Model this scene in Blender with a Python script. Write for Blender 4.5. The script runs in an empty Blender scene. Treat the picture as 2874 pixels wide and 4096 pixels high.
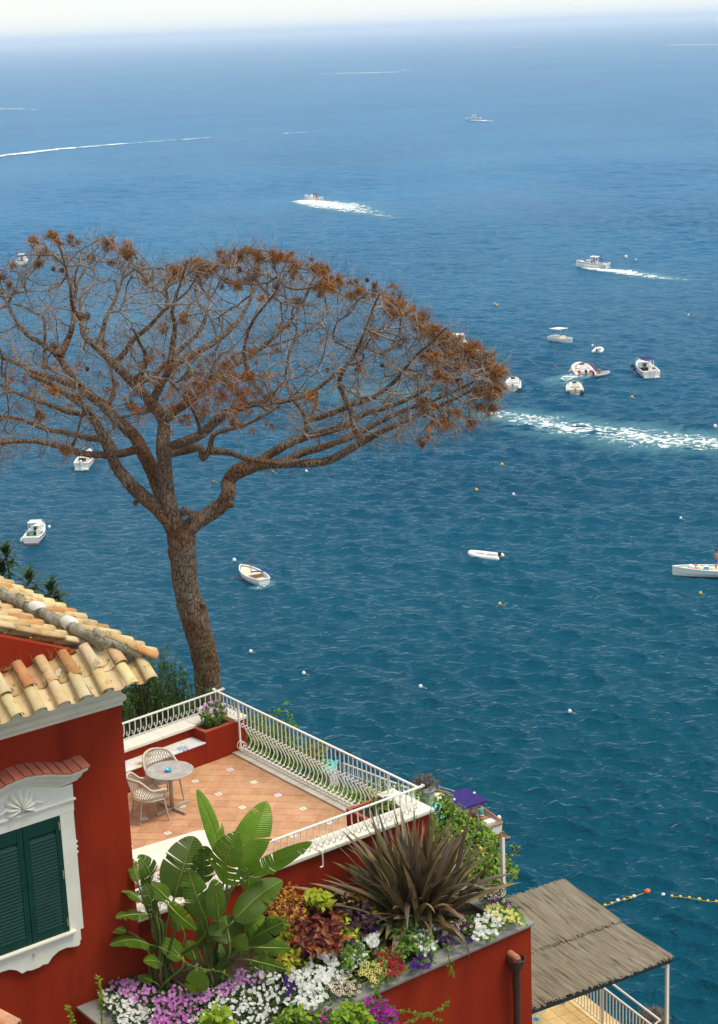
import bpy, bmesh, math, random
import numpy as np
from mathutils import Vector, Matrix

random.seed(7)
rng = np.random.default_rng(7)
scene = bpy.context.scene
col = scene.collection
rad = math.radians

# ------------------------------------------------------------------ camera
# World: X runs along the house front, Y away from it along the terrace, Z up,
# z = 0 is the terrace floor, the camera stands on a road higher up the slope.
SEA_Z = -35.0
CAM_Z = 13.0
PW, PH, FPX = 2874.0, 4096.0, 7130.0
PITCH, ROLL, YAW = rad(15.17), rad(2.27), rad(53.0)
FH = Vector((math.cos(YAW), math.sin(YAW), 0))
UPW = Vector((0, 0, 1))
_rt0 = FH.cross(UPW)
FWD = FH * math.cos(PITCH) - UPW * math.sin(PITCH)
_up0 = _rt0.cross(FWD)
CR = _rt0 * math.cos(ROLL) - _up0 * math.sin(ROLL)
CU = _up0 * math.cos(ROLL) + _rt0 * math.sin(ROLL)
CAM = Vector((0, 0, CAM_Z))
cam_data = bpy.data.cameras.new("camera")
cam_data.sensor_fit = 'VERTICAL'
cam_data.sensor_height = 36.0
cam_data.lens = 36.0 * FPX / PH
cam_data.clip_start = 0.5
cam_data.clip_end = 200000.0
cam = bpy.data.objects.new("camera", cam_data)
col.objects.link(cam)
mw = Matrix((CR, CU, -FWD)).transposed().to_4x4()
mw.translation = CAM
cam.matrix_world = mw
scene.camera = cam

# ------------------------------------------------------------------ sky and sun (thin overcast)
SUN_EL, SUN_AZ = rad(64.0), rad(132.0)      # azimuth clockwise from +Y
world = bpy.data.worlds.new("World")
scene.world = world
world.use_nodes = True
wn = world.node_tree
for n in list(wn.nodes):
    wn.nodes.remove(n)
w_out = wn.nodes.new("ShaderNodeOutputWorld")
w_bg = wn.nodes.new("ShaderNodeBackground")
w_sky = wn.nodes.new("ShaderNodeTexSky")
w_sky.sky_type = 'NISHITA'
w_sky.sun_disc = False
w_sky.sun_elevation = SUN_EL
w_sky.sun_rotation = SUN_AZ
w_sky.altitude = 50
w_sky.air_density = 1.0
w_sky.dust_density = 0.35
w_sky.ozone_density = 1.0
w_mix = wn.nodes.new("ShaderNodeMixRGB")
w_mix.inputs[0].default_value = 0.64
w_mix.inputs[2].default_value = (6.2, 6.55, 6.6, 1)     # thin even cloud veil
w_bg.inputs[1].default_value = 0.122
wn.links.new(w_sky.outputs[0], w_mix.inputs[1])
wn.links.new(w_mix.outputs[0], w_bg.inputs[0])
wn.links.new(w_bg.outputs[0], w_out.inputs[0])

sun_data = bpy.data.lights.new("sun", 'SUN')
sun_data.energy = 2.4
sun_data.angle = rad(22)
sun_data.color = (1.0, 0.91, 0.76)
sun = bpy.data.objects.new("sun", sun_data)
col.objects.link(sun)
sd = Vector((math.sin(SUN_AZ) * math.cos(SUN_EL), math.cos(SUN_AZ) * math.cos(SUN_EL), math.sin(SUN_EL)))
sun.rotation_euler = sd.to_track_quat('Z', 'Y').to_euler()
sun.location = (0, 0, 60)

vs = scene.view_settings
vs.view_transform = 'Standard'
vs.look = 'None'
vs.exposure = 0.46
vs.gamma = 1.0
vs.use_curve_mapping = False
scene.cycles.max_bounces = 6
scene.cycles.transparent_max_bounces = 12
scene.cycles.volume_bounces = 1
scene.cycles.use_denoising = True


# ------------------------------------------------------------------ points in space from the survey of the view
def ray(px, py):
    return (FWD * FPX + CR * (px - PW / 2) - CU * (py - PH / 2)).normalized()
def at_z(px, py, z):
    d = ray(px, py); return CAM + d * ((z - CAM.z) / d.z)
def at_y(px, py, y):
    d = ray(px, py); return CAM + d * (y / d.y)
def at_d(px, py, dist):
    d = ray(px, py); return CAM + d * (dist / d.dot(FH))
def depth(p):
    return (Vector(p) - CAM).dot(FH)


# ------------------------------------------------------------------ mesh helpers
class MB:
    def __init__(s):
        s.v = []; s.f = []; s.m = []; s.mi = 0
    def add(s, vs_, fs):
        n = len(s.v)
        s.v.extend([(p[0], p[1], p[2]) for p in vs_])
        s.f.extend([tuple(i + n for i in f) for f in fs])
        s.m.extend([s.mi] * len(fs))
        return s
    def box(s, x0, x1, y0, y1, z0, z1):
        return s.hexa([(x0, y0, z0), (x1, y0, z0), (x1, y1, z0), (x0, y1, z0)],
                      [(x0, y0, z1), (x1, y0, z1), (x1, y1, z1), (x0, y1, z1)])
    def hexa(s, lo, hi):
        return s.add(list(lo) + list(hi), [(3, 2, 1, 0), (4, 5, 6, 7), (0, 1, 5, 4), (1, 2, 6, 5), (2, 3, 7, 6), (3, 0, 4, 7)])
    def obox(s, c, ux, uy, uz):
        c, ux, uy, uz = Vector(c), Vector(ux), Vector(uy), Vector(uz)
        lo = [c - ux - uy - uz, c + ux - uy - uz, c + ux + uy - uz, c - ux + uy - uz]
        return s.hexa(lo, [p + uz * 2 for p in lo])
    def prism(s, poly, off):
        """poly: list of 3D points, extruded by off (with caps)"""
        n = len(poly); off = Vector(off)
        vs_ = [Vector(p) for p in poly] + [Vector(p) + off for p in poly]
        fs = [tuple(range(n))[::-1], tuple(range(n, 2 * n))]
        fs += [(i, (i + 1) % n, n + (i + 1) % n, n + i) for i in range(n)]
        return s.add(vs_, fs)
    def tube(s, path, r, n=8, cap=True, flat=1.0):
        P = [Vector(p) for p in path]; m = len(P)
        R_ = r if hasattr(r, '__len__') else [r] * m
        vs_ = []; ref = None
        for i in range(m):
            t = (P[min(i + 1, m - 1)] - P[max(i - 1, 0)])
            if t.length < 1e-9: t = Vector((0, 0, 1))
            t.normalize()
            if ref is None:
                ref = Vector((0, 0, 1)) if abs(t.z) < .9 else Vector((1, 0, 0))
                a = t.cross(ref).normalized()
            else:
                a = (a - t * a.dot(t))
                if a.length < 1e-6: a = t.orthogonal()
                a.normalize()
            b = t.cross(a)
            for k in range(n):
                th = 2 * math.pi * k / n
                vs_.append(P[i] + (a * math.cos(th) + b * math.sin(th) * flat) * R_[i])
        fs = [(i * n + k, i * n + (k + 1) % n, (i + 1) * n + (k + 1) % n, (i + 1) * n + k) for i in range(m - 1) for k in range(n)]
        if cap:
            fs.append(tuple(range(n))[::-1]); fs.append(tuple((m - 1) * n + k for k in range(n)))
        return s.add(vs_, fs)
    def lathe(s, prof, c=(0, 0, 0), n=20, ax=None):
        c = Vector(c); vs_ = []
        for r_, z_ in prof:
            for k in range(n):
                th = 2 * math.pi * k / n
                vs_.append(c + Vector((r_ * math.cos(th), r_ * math.sin(th), z_)))
        m = len(prof)
        fs = [(i * n + k, i * n + (k + 1) % n, (i + 1) * n + (k + 1) % n, (i + 1) * n + k) for i in range(m - 1) for k in range(n)]
        fs.append(tuple(range(n))[::-1]); fs.append(tuple((m - 1) * n + k for k in range(n)))
        return s.add(vs_, fs)
    def ball(s, c, r, n=10, m=6, sq=(1, 1, 1)):
        c = Vector(c); vs_ = [c + Vector((0, 0, -r * sq[2]))]
        for i in range(1, m):
            ph = -math.pi / 2 + math.pi * i / m
            for k in range(n):
                th = 2 * math.pi * k / n
                vs_.append(c + Vector((r * sq[0] * math.cos(ph) * math.cos(th), r * sq[1] * math.cos(ph) * math.sin(th), r * sq[2] * math.sin(ph))))
        vs_.append(c + Vector((0, 0, r * sq[2])))
        fs = [(0, 1 + (k + 1) % n, 1 + k) for k in range(n)]
        for i in range(m - 2):
            a = 1 + i * n
            fs += [(a + k, a + (k + 1) % n, a + n + (k + 1) % n, a + n + k) for k in range(n)]
        a = 1 + (m - 2) * n; e = len(vs_) - 1
        fs += [(a + k, a + (k + 1) % n, e) for k in range(n)]
        return s.add(vs_, fs)
    def mesh(s, name, mats, smooth=False):
        me = bpy.data.meshes.new(name)
        me.from_pydata(s.v, [], s.f)
        mats = mats if isinstance(mats, (list, tuple)) else [mats]
        for mm in mats: me.materials.append(mm)
        if len(mats) > 1: me.polygons.foreach_set("material_index", s.m)
        if smooth: me.polygons.foreach_set("use_smooth", [True] * len(s.f))
        me.update()
        return me
    def build(s, name, mats, parent=None, smooth=False, local=False, bevel=0.0, kind=None):
        o = bpy.data.objects.new(name, s.mesh(name, mats, smooth))
        col.objects.link(o)
        if bevel:
            bv = o.modifiers.new("bevel", 'BEVEL'); bv.width = bevel; bv.segments = 2; bv.limit_method = 'ANGLE'
        hang(o, parent, local)
        if kind: o["kind"] = kind
        return o

def hang(o, parent, local=False):
    if parent is None: return o
    o.parent = parent
    if not local and parent.type == 'EMPTY':
        o.matrix_parent_inverse = Matrix.Translation(parent.location).inverted()
    return o
def piece(name, me, parent, mtx, local=False):
    """a further piece that shares mesh data"""
    o = bpy.data.objects.new(name, me); col.objects.link(o)
    o.matrix_basis = mtx
    return hang(o, parent, local)
def tag(o, label=None, cat=None, group=None, kind=None):
    if label: o["label"] = label
    if cat: o["category"] = cat
    if group: o["group"] = group
    if kind: o["kind"] = kind
    return o
def thing(name, label, cat, loc=(0, 0, 0), rz=0.0, group=None):
    o = bpy.data.objects.new(name, None); col.objects.link(o)
    o.empty_display_size = .2
    o.location = loc; o.rotation_euler = (0, 0, rz)
    return tag(o, label, cat, group)
def setting(name, mb, mats, **k):
    return tag(mb.build(name, mats, **k), kind="structure")
def smooth_path(pts, n=6):
    """Catmull-Rom through points"""
    P = [Vector(p) for p in pts]; out = []
    for i in range(len(P) - 1):
        p0 = P[max(i - 1, 0)]; p1 = P[i]; p2 = P[i + 1]; p3 = P[min(i + 2, len(P) - 1)]
        for k in range(n):
            t = k / n
            out.append(.5 * ((2 * p1) + (p2 - p0) * t + (2 * p0 - 5 * p1 + 4 * p2 - p3) * t * t + (3 * p1 - p0 - 3 * p2 + p3) * t ** 3))
    out.append(P[-1])
    return out


# ------------------------------------------------------------------ materials
MATS = {}
def mat(name, c=(.5, .5, .5), c2=None, rough=.6, spec=.3, scale=4., detail=6., bump=0., bscale=30., bdist=.02,
        rand=0., hue=0., metal=0., spots=None, sscale=3., sth=(.55, .7), stretch=None, sheen=0., trans=0., lo=.35, hi=.65):
    if name in MATS: return MATS[name]
    m = bpy.data.materials.new(name); MATS[name] = m
    m.use_nodes = True
    nt = m.node_tree; N = nt.nodes; L = nt.links
    b = N["Principled BSDF"]
    b.inputs["Roughness"].default_value = rough
    b.inputs["Specular IOR Level"].default_value = spec
    b.inputs["Metallic"].default_value = metal
    geo = N.new("ShaderNodeNewGeometry")
    vec = geo.outputs["Position"]
    if stretch:
        mp = N.new("ShaderNodeMapping"); mp.inputs["Scale"].default_value = stretch
        L.new(vec, mp.inputs["Vector"]); vec = mp.outputs[0]
    def noise(sc, det=detail, rg=.6):
        n = N.new("ShaderNodeTexNoise"); n.inputs["Scale"].default_value = sc
        n.inputs["Detail"].default_value = det; n.inputs["Roughness"].default_value = rg
        L.new(vec, n.inputs["Vector"]); return n.outputs["Fac"]
    def ramp(src, a, b_):
        r = N.new("ShaderNodeMapRange"); r.inputs[1].default_value = a; r.inputs[2].default_value = b_
        L.new(src, r.inputs[0]); return r.outputs[0]
    def mix(f, a, b_):
        x = N.new("ShaderNodeMixRGB")
        if hasattr(f, 'links') or not isinstance(f, (int, float)): L.new(f, x.inputs[0])
        else: x.inputs[0].default_value = f
        for i, q in ((1, a), (2, b_)):
            if isinstance(q, tuple): x.inputs[i].default_value = q + (1,) if len(q) == 3 else q
            else: L.new(q, x.inputs[i])
        return x.outputs[0]
    if c2 is None: c2 = tuple(min(1, q * 1.15) for q in c)
    out = mix(ramp(noise(scale), lo, hi), c, c2)
    if spots is not None:
        out = mix(ramp(noise(sscale, 8., .7), *sth), out, spots)
    if rand or hue:
        oi = N.new("ShaderNodeObjectInfo")
        hs = N.new("ShaderNodeHueSaturation")
        v = N.new("ShaderNodeMapRange"); v.inputs[3].default_value = 1 - rand; v.inputs[4].default_value = 1 + rand
        L.new(oi.outputs["Random"], v.inputs[0]); L.new(v.outputs[0], hs.inputs["Value"])
        if hue:
            mu = N.new("ShaderNodeMath"); mu.operation = 'MULTIPLY'; mu.inputs[1].default_value = 7.13
            fr = N.new("ShaderNodeMath"); fr.operation = 'FRACT'
            L.new(oi.outputs["Random"], mu.inputs[0]); L.new(mu.outputs[0], fr.inputs[0])
            h = N.new("ShaderNodeMapRange"); h.inputs[3].default_value = .5 - hue; h.inputs[4].default_value = .5 + hue
            L.new(fr.outputs[0], h.inputs[0]); L.new(h.outputs[0], hs.inputs["Hue"])
        L.new(out, hs.inputs["Color"]); out = hs.outputs[0]
    L.new(out, b.inputs["Base Color"])
    if bump:
        bp = N.new("ShaderNodeBump"); bp.inputs["Strength"].default_value = bump; bp.inputs["Distance"].default_value = bdist
        L.new(noise(bscale), bp.inputs["Height"]); L.new(bp.outputs[0], b.inputs["Normal"])
    if trans:
        tr = N.new("ShaderNodeBsdfTranslucent"); L.new(out, tr.inputs["Color"])
        ms = N.new("ShaderNodeMixShader"); ms.inputs[0].default_value = trans
        o = N["Material Output"]
        L.new(b.outputs[0], ms.inputs[1]); L.new(tr.outputs[0], ms.inputs[2]); L.new(ms.outputs[0], o.inputs["Surface"])
    return m

RED = mat("red_stucco", (.235, .021, .007), (.30, .030, .010), rough=.9, spec=.06, stretch=(1, 1, .32), scale=1.1, detail=9, bump=.35, bscale=60, bdist=.01, spots=(.165, .015, .007), sscale=1.7, sth=(.50, .74))
REDTOP = mat("red_cement", (.36, .085, .05), (.42, .11, .065), rough=.9, spec=.1, scale=5, bump=.3, bscale=70, bdist=.006)
WHITE = mat("white_plaster", (.70, .68, .58), (.76, .74, .65), rough=.75, spec=.2, scale=3, bump=.15, bscale=40, bdist=.006, spots=(.62, .61, .53), sscale=2.2, sth=(.52, .8))
CORN = mat("cornice_plaster", (.64, .60, .48), (.72, .68, .56), rough=.8, spec=.15, scale=2, bump=.15, bscale=40, bdist=.006, spots=(.5, .5, .43), sscale=1.7, sth=(.55, .8))
MARBLE = mat("marble_coping", (.74, .69, .56), (.80, .76, .65), rough=.45, spec=.35, scale=2.6, spots=(.62, .57, .45), sscale=3.5, sth=(.55, .85))
RAIL = mat("white_enamel", (.78, .75, .68), (.82, .80, .74), rough=.4, spec=.4, scale=8, spots=(.66, .60, .52), sscale=6, sth=(.6, .85))
CONC = mat("pale_concrete", (.50, .46, .37), (.58, .54, .45), rough=.9, spec=.1, scale=3, bump=.3, bscale=50, bdist=.005, spots=(.40, .36, .28), sscale=2.5, sth=(.5, .75))
SLATE = mat("grey_stone", (.20, .195, .175), (.26, .255, .23), rough=.75, spec=.25, scale=2.2, bump=.2, bscale=40, bdist=.004, spots=(.16, .165, .165), sscale=4, sth=(.5, .75))
SOIL = mat("soil", (.035, .024, .016), (.06, .042, .028), rough=1, spec=.05, scale=9, bump=1, bscale=25, bdist=.04)

# ================================================================== LARGE STRUCTURE
# ------------------------------------------------------------------ sea
def sea_material():
    m = bpy.data.materials.new("sea_water"); m.use_nodes = True
    nt = m.node_tree; N = nt.nodes; L = nt.links
    b = N["Principled BSDF"]
    geo = N.new("ShaderNodeNewGeometry")
    def mapping(rz, sc):
        vr = N.new("ShaderNodeVectorRotate"); vr.rotation_type = 'Z_AXIS'; vr.inputs["Angle"].default_value = rad(rz)
        L.new(geo.outputs["Position"], vr.inputs["Vector"])
        mp = N.new("ShaderNodeMapping"); mp.inputs["Scale"].default_value = sc
        L.new(vr.outputs[0], mp.inputs["Vector"]); return mp.outputs[0]
    def noise(vec, sc, det, rg=.55, dist=0., typ='FBM'):
        n = N.new("ShaderNodeTexNoise"); n.noise_type = typ
        n.inputs["Scale"].default_value = sc; n.inputs["Detail"].default_value = det; n.inputs["Roughness"].default_value = rg
        n.inputs["Distortion"].default_value = dist
        L.new(vec, n.inputs["Vector"]); return n.outputs["Fac"]
    def math_(op, a, b_):
        x = N.new("ShaderNodeMath"); x.operation = op
        for i, q in ((0, a), (1, b_)):
            if isinstance(q, (int, float)): x.inputs[i].default_value = q
            else: L.new(q, x.inputs[i])
        return x.outputs[0]
    # crests lie across the line of sight, a little askew
    v1 = mapping(54, (.48, 1.0, 1)); v2 = mapping(30, (.55, 1.0, 1)); v3 = mapping(62, (.62, 1, 1))
    def ridge(src):      # sharp crests, rounded troughs
        a = math_('SUBTRACT', src, .5); a = math_('ABSOLUTE', a, 0); a = math_('MULTIPLY', a, 2.0)
        return math_('SUBTRACT', 1.0, a)
    h1 = ridge(noise(v1, .20, 4, .55, .5))
    h2 = ridge(noise(v2, .95, 3, .55, .8))
    h3 = noise(v3, 2.8, 5, .62, .4)
    dist = N.new("ShaderNodeVectorMath"); dist.operation = 'DISTANCE'; dist.inputs[1].default_value = (0, 0, SEA_Z); L.new(geo.outputs["Position"], dist.inputs[0])
    far = N.new("ShaderNodeMapRange"); far.inputs[1].default_value = 500; far.inputs[2].default_value = 1000; L.new(dist.outputs["Value"], far.inputs[0])
    h = math_('MULTIPLY', math_('MULTIPLY', h1, 2.2), far.outputs[0])
    h = math_('ADD', h, math_('MULTIPLY', h2, .55))
    h = math_('ADD', h, math_('MULTIPLY', h3, .22))
    bp = N.new("ShaderNodeBump"); bp.inputs["Strength"].default_value = 1.0; bp.inputs["Distance"].default_value = .55
    L.new(h, bp.inputs["Height"])
    # water body colour: dark teal near shore, brighter and bluer with distance, darker noise patches
    wv = mapping(10, (1, 1, 1))
    pat = noise(wv, .012, 4, .6)
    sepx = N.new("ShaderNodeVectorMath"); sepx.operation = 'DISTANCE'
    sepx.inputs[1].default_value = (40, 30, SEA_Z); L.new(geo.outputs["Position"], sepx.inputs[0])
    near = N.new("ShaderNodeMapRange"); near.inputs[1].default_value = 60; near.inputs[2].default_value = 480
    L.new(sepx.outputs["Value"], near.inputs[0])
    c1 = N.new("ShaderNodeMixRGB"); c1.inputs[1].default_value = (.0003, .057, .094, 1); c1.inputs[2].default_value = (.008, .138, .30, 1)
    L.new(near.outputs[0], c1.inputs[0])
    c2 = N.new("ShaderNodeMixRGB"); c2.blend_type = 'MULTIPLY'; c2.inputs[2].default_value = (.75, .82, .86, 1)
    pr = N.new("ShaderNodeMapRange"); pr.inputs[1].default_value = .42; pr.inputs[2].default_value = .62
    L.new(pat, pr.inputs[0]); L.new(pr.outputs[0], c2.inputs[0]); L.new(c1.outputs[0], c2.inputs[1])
    N.remove(b)
    bp2 = N.new("ShaderNodeBump"); bp2.inputs["Strength"].default_value = 1.0; bp2.inputs["Distance"].default_value = .45
    L.new(h, bp2.inputs["Height"])
    fr = N.new("ShaderNodeFresnel"); fr.inputs["IOR"].default_value = 1.333; L.new(bp2.outputs[0], fr.inputs["Normal"])
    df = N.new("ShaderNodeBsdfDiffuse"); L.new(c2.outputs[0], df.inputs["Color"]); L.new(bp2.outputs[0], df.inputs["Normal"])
    gl = N.new("ShaderNodeBsdfGlossy"); gl.inputs["Roughness"].default_value = .12; gl.inputs["Color"].default_value = (.80, .92, 1.0, 1); L.new(bp2.outputs[0], gl.inputs["Normal"])
    ms = N.new("ShaderNodeMixShader")
    L.new(math_('MINIMUM', math_('MULTIPLY', math_('POWER', fr.outputs[0], 1.8), 1.0), .62), ms.inputs[0]); L.new(df.outputs[0], ms.inputs[1]); L.new(gl.outputs[0], ms.inputs[2])
    L.new(ms.outputs[0], N["Material Output"].inputs["Surface"])
    return m
SEA_R = 90000.0
def sea_mesh():
    """one sheet to the horizon; real wind waves within about a kilometre of the shore"""
    fine = np.arange(-17.0, 17.01, .085)
    coarse_r = np.arange(17.0, 180.0, 7.0)[1:]; coarse_l = -coarse_r[::-1]
    ang = np.radians(np.concatenate([coarse_l, fine, coarse_r]) * -1) + YAW
    r = [25.0]
    while r[-1] < 1100: r.append(r[-1] + .10 + .00105 * r[-1])
    while r[-1] < SEA_R: r.append(r[-1] * 1.12 + 2)
    r[-1] = SEA_R; r = np.array(r); nr, na = len(r), len(ang)
    RR_, AA = np.meshgrid(r, ang, indexing='ij')
    X = RR_ * np.cos(AA); Y = RR_ * np.sin(AA); Z = np.full_like(X, 0.0); DX = np.zeros_like(X); DY = np.zeros_like(X)
    off = np.abs(np.degrees(AA - YAW)); fade = np.clip((1050 - RR_) / 450, 0, 1) * np.clip((17 - off) / 1.5, 0, 1)
    act = np.where(fade.max(1) > 0)[0].max() + 1
    g = np.random.default_rng(3); n = 90
    lam = np.exp(np.linspace(np.log(.8), np.log(17), n)); wind = YAW + math.radians(180 - 24)
    th = wind + g.normal(0, .50, n); ph = g.uniform(0, 2 * np.pi, n)
    slope = .054 * np.where(lam < 2.2, 1.3, np.where(lam < 3.6, .8, np.where(lam < 7, .34, .16))) * g.uniform(.6, 1.4, n)
    x, y = X[:act], Y[:act]
    step = (.10 + .00105 * RR_[:act])
    lump = .75 + .5 * np.sin(x * .021 + 1.0) * np.sin(y * .027 + .4) + .25 * np.sin(x * .061 - y * .043)
    for l, t, p, s_ in zip(lam, th, ph, slope):
        k = 2 * np.pi / l; a = s_ / k
        w = np.clip(l / step / 2.6 - 1, 0, 1) if l < 6 else 1.0
        q = k * (x * math.cos(t) + y * math.sin(t)) + p
        c_, sn = np.cos(q), np.sin(q)
        Z[:act] += a * w * sn; DX[:act] += a * w * c_ * math.cos(t); DY[:act] += a * w * c_ * math.sin(t)
    Z[:act] *= lump; Z *= fade
    X = X + .9 * DX * fade; Y = Y + .9 * DY * fade
    co = np.stack([X, Y, Z + SEA_Z], -1).reshape(-1, 3).astype(np.float32)
    i = np.arange(nr - 1)[:, None] * na; j = np.arange(na - 1)[None, :]
    q = np.stack([i + j, i + na + j, i + na + j + 1, i + j + 1], -1).reshape(-1, 4)
    i0 = np.arange(nr - 1) * na; q2 = np.stack([i0 + na - 1, i0 + 2 * na - 1, i0 + na, i0], -1)      # close the ring
    q = np.concatenate([q, q2]).astype(np.int32)[:, ::-1]
    me = bpy.data.meshes.new("sea"); nf = len(q)
    me.vertices.add(len(co)); me.vertices.foreach_set("co", co.ravel())
    me.loops.add(nf * 4); me.loops.foreach_set("vertex_index", np.ascontiguousarray(q).ravel())
    me.polygons.add(nf); me.polygons.foreach_set("loop_start", np.arange(nf, dtype=np.int32) * 4)
    me.polygons.foreach_set("use_smooth", np.ones(nf, dtype=bool))
    me.update(calc_edges=True); me.validate()
    return me
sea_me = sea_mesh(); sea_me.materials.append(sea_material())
sea_ob = bpy.data.objects.new("sea", sea_me); col.objects.link(sea_ob); tag(sea_ob, kind="structure")

# ------------------------------------------------------------------ air: even haze over the water
hm = bpy.data.materials.new("haze_air"); hm.use_nodes = True
hn = hm.node_tree
for n in list(hn.nodes):
    if n.type != 'OUTPUT_MATERIAL': hn.nodes.remove(n)
pv = hn.nodes.new("ShaderNodeVolumePrincipled")
pv.inputs["Color"].default_value = (.86, .92, 1.0, 1)
pv.inputs["Density"].default_value = 0.00014
pv.inputs["Anisotropy"].default_value = .2
hn.links.new(pv.outputs[0], hn.nodes["Material Output"].inputs["Volume"])
mb = MB(); mb.box(-SEA_R * .98, SEA_R * .98, -SEA_R * .98, SEA_R * .98, SEA_Z - 1.0, 40.0)
tag(mb.build("haze", hm), kind="stuff")

# ------------------------------------------------------------------ cliff the houses stand on (falls straight to the sea)
ROCK = mat("cliff_rock", (.20, .17, .13), (.30, .27, .22), rough=.95, spec=.1, scale=.5, bump=1, bscale=1.5, bdist=.5, spots=(.06, .08, .03), sscale=.35, sth=(.5, .62))
def cliff():
    prof = [(-60, 9.5), (-25, 9.0), (-6, 8.2), (2, 3.0), (6, -6.2), (14, -7.1), (19.5, -7.1), (23.6, -7.15), (25.2, -8.5), (26.2, -16), (27.4, -26), (28.6, -36.5)]
    ys = np.linspace(-45, 75, 61)
    nz = rng.normal(0, 1, (len(ys), len(prof)))
    vs_ = []
    for j, y in enumerate(ys):
        for i, (x, z) in enumerate(prof):
            w = .0 if i in (4, 5, 6) else .45 if i > 7 else .25 if i == 7 else .5
            bend = 0 if y < 35 else -.012 * (y - 35) ** 2
            vs_.append((x + w * nz[j, i] + bend, y, z + .25 * w * nz[j, (i + 3) % len(prof)]))
    m_ = len(prof)
    fs = [(j * m_ + i, j * m_ + i + 1, (j + 1) * m_ + i + 1, (j + 1) * m_ + i) for j in range(len(ys) - 1) for i in range(m_ - 1)]
    mb = MB(); mb.add(vs_, fs)
    setting("cliff", mb, ROCK)
cliff()
# garden ledge behind the terrace where the pine is rooted
GARDEN = mat("garden_earth", (.09, .075, .04), (.14, .115, .06), rough=1, spec=.05, scale=2.5, bump=.8, bscale=9, bdist=.05, spots=(.05, .09, .02), sscale=2, sth=(.5, .6))
mb = MB(); mb.hexa([(2, 27.25, -7.3), (18.2, 27.25, -7.3), (18.8, 33, -7.3), (2, 33, -7.3)], [(2, 27.25, .05), (17.5, 27.25, .05), (17.95, 31.5, -.4), (2, 32.5, -.2)])
setting("garden_ledge", mb, GARDEN)
mb = MB(); mb.prism([(17.32, 22.2, -7.3), (18.9, 22.2, -7.3), (20.35, 24.4, -7.3), (20.75, 26.2, -7.3), (19.95, 33.5, -7.3), (17.32, 33.5, -7.3)], (0, 0, 4.6))
setting("lower_garden", mb, GARDEN)

# ------------------------------------------------------------------ house
XH, YH = 11.36, 20.8
house = thing("red_house", "dark red stucco house with tiled roof and green shuttered window", "house", (8.5, 24, -7))
mb = MB(); mb.box(4.0, XH, YH, 27.2, -7.2, 4.58)
mb.prism([(9.0, YH + .08, 4.58), (11.12, YH + .08, 4.58), (10.78, YH + .08, 4.90), (9.0, YH + .08, 5.68)], (0, .22, 0))
mb.build("wall", RED, house)

def cornice_run(prof, name, material, parent):
    """profile (p, z) swept round the front right corner of the house"""
    mb = MB(); n = len(prof); vs_ = []
    for p, z in prof: vs_.append((4.0, YH - p, z))
    for p, z in prof: vs_.append((XH + p, YH - p, z))
    for p, z in prof: vs_.append((XH + p, 27.2, z))
    fs = []
    for k in range(2):
        fs += [(k * n + i, k * n + i + 1, (k + 1) * n + i + 1, (k + 1) * n + i) for i in range(n - 1)]
    fs.append(tuple(range(n))); fs.append(tuple(range(2 * n, 3 * n))[::-1])
    mb.add(vs_, fs); return mb.build(name, material, parent)
cprof = [(-.01, 3.985), (.022, 3.985), (.022, 4.03), (.05, 4.045), (.066, 4.075), (.066, 4.11), (.05, 4.14), (.03, 4.15), (.016, 4.17), (.014, 4.22),
         (.03, 4.265), (.07, 4.295), (.13, 4.315), (.20, 4.322), (.215, 4.322), (.215, 4.415), (.24, 4.43), (.28, 4.465), (.30, 4.50), (.315, 4.53), (.315, 4.565), (-.01, 4.585)]
cornice_run(cprof, "cornice", CORN, house)

# --- roof tiles
def tile_mat(name, c, c2, sp):
    return mat(name, c, c2, rough=.9, spec=.12, scale=5, bump=.5, bscale=45, bdist=.006, rand=.16, hue=.012, spots=sp, sscale=7, sth=(.56, .68))
TILES = [tile_mat("tile_straw", (.52, .39, .19), (.62, .49, .27), (.20, .14, .08)),
         tile_mat("tile_ochre", (.46, .30, .135), (.54, .38, .19), (.15, .10, .06)),
         tile_mat("tile_orange", (.43, .19, .075), (.50, .26, .11), (.12, .08, .05)),
         tile_mat("tile_pale", (.56, .44, .24), (.64, .52, .31), (.25, .18, .11))]
def barrel(L_, r0, r1, concave, seg=7, th=.014):
    """barrel tile along -y (r0 upper end, r1 lower end), open half tube"""
    vs_ = []; rows = 4
    for i in range(rows):
        t = i / (rows - 1); r = r0 + (r1 - r0) * t; y = -L_ * t
        for lay in (0, 1):
            rr = r - th * lay
            for k in range(seg + 1):
                a = math.pi * (k / seg)
                x = -rr * math.cos(a); z = rr * math.sin(a) * .82
                if concave: z = -z
                vs_.append((x, y, z))
    n = seg + 1; fs = []
    for i in range(rows - 1):
        a = i * 2 * n; b_ = a + 2 * n
        for k in range(seg):
            fs.append((a + k, a + k + 1, b_ + k + 1, b_ + k))
            fs.append((a + n + k + 1, a + n + k, b_ + n + k, b_ + n + k + 1))
        fs.append((a, b_, b_ + n, a + n)); fs.append((a + seg, a + n + seg, b_ + n + seg, b_ + seg))
    for a in (0, (rows - 1) * 2 * n):
        for k in range(seg): fs.append((a + k, a + n + k, a + n + k + 1, a + k + 1))
    mb = MB(); mb.add(vs_, fs); return mb
roof = bpy.data.objects.new("roof", None); col.objects.link(roof); hang(roof, house)
COVER = [barrel(.44, .082, .098, False).mesh("cover_tile", m_, True) for m_ in TILES]
PAN = [barrel(.44, .128, .112, True).mesh("pan_tile", m_, True) for m_ in TILES]
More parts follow.
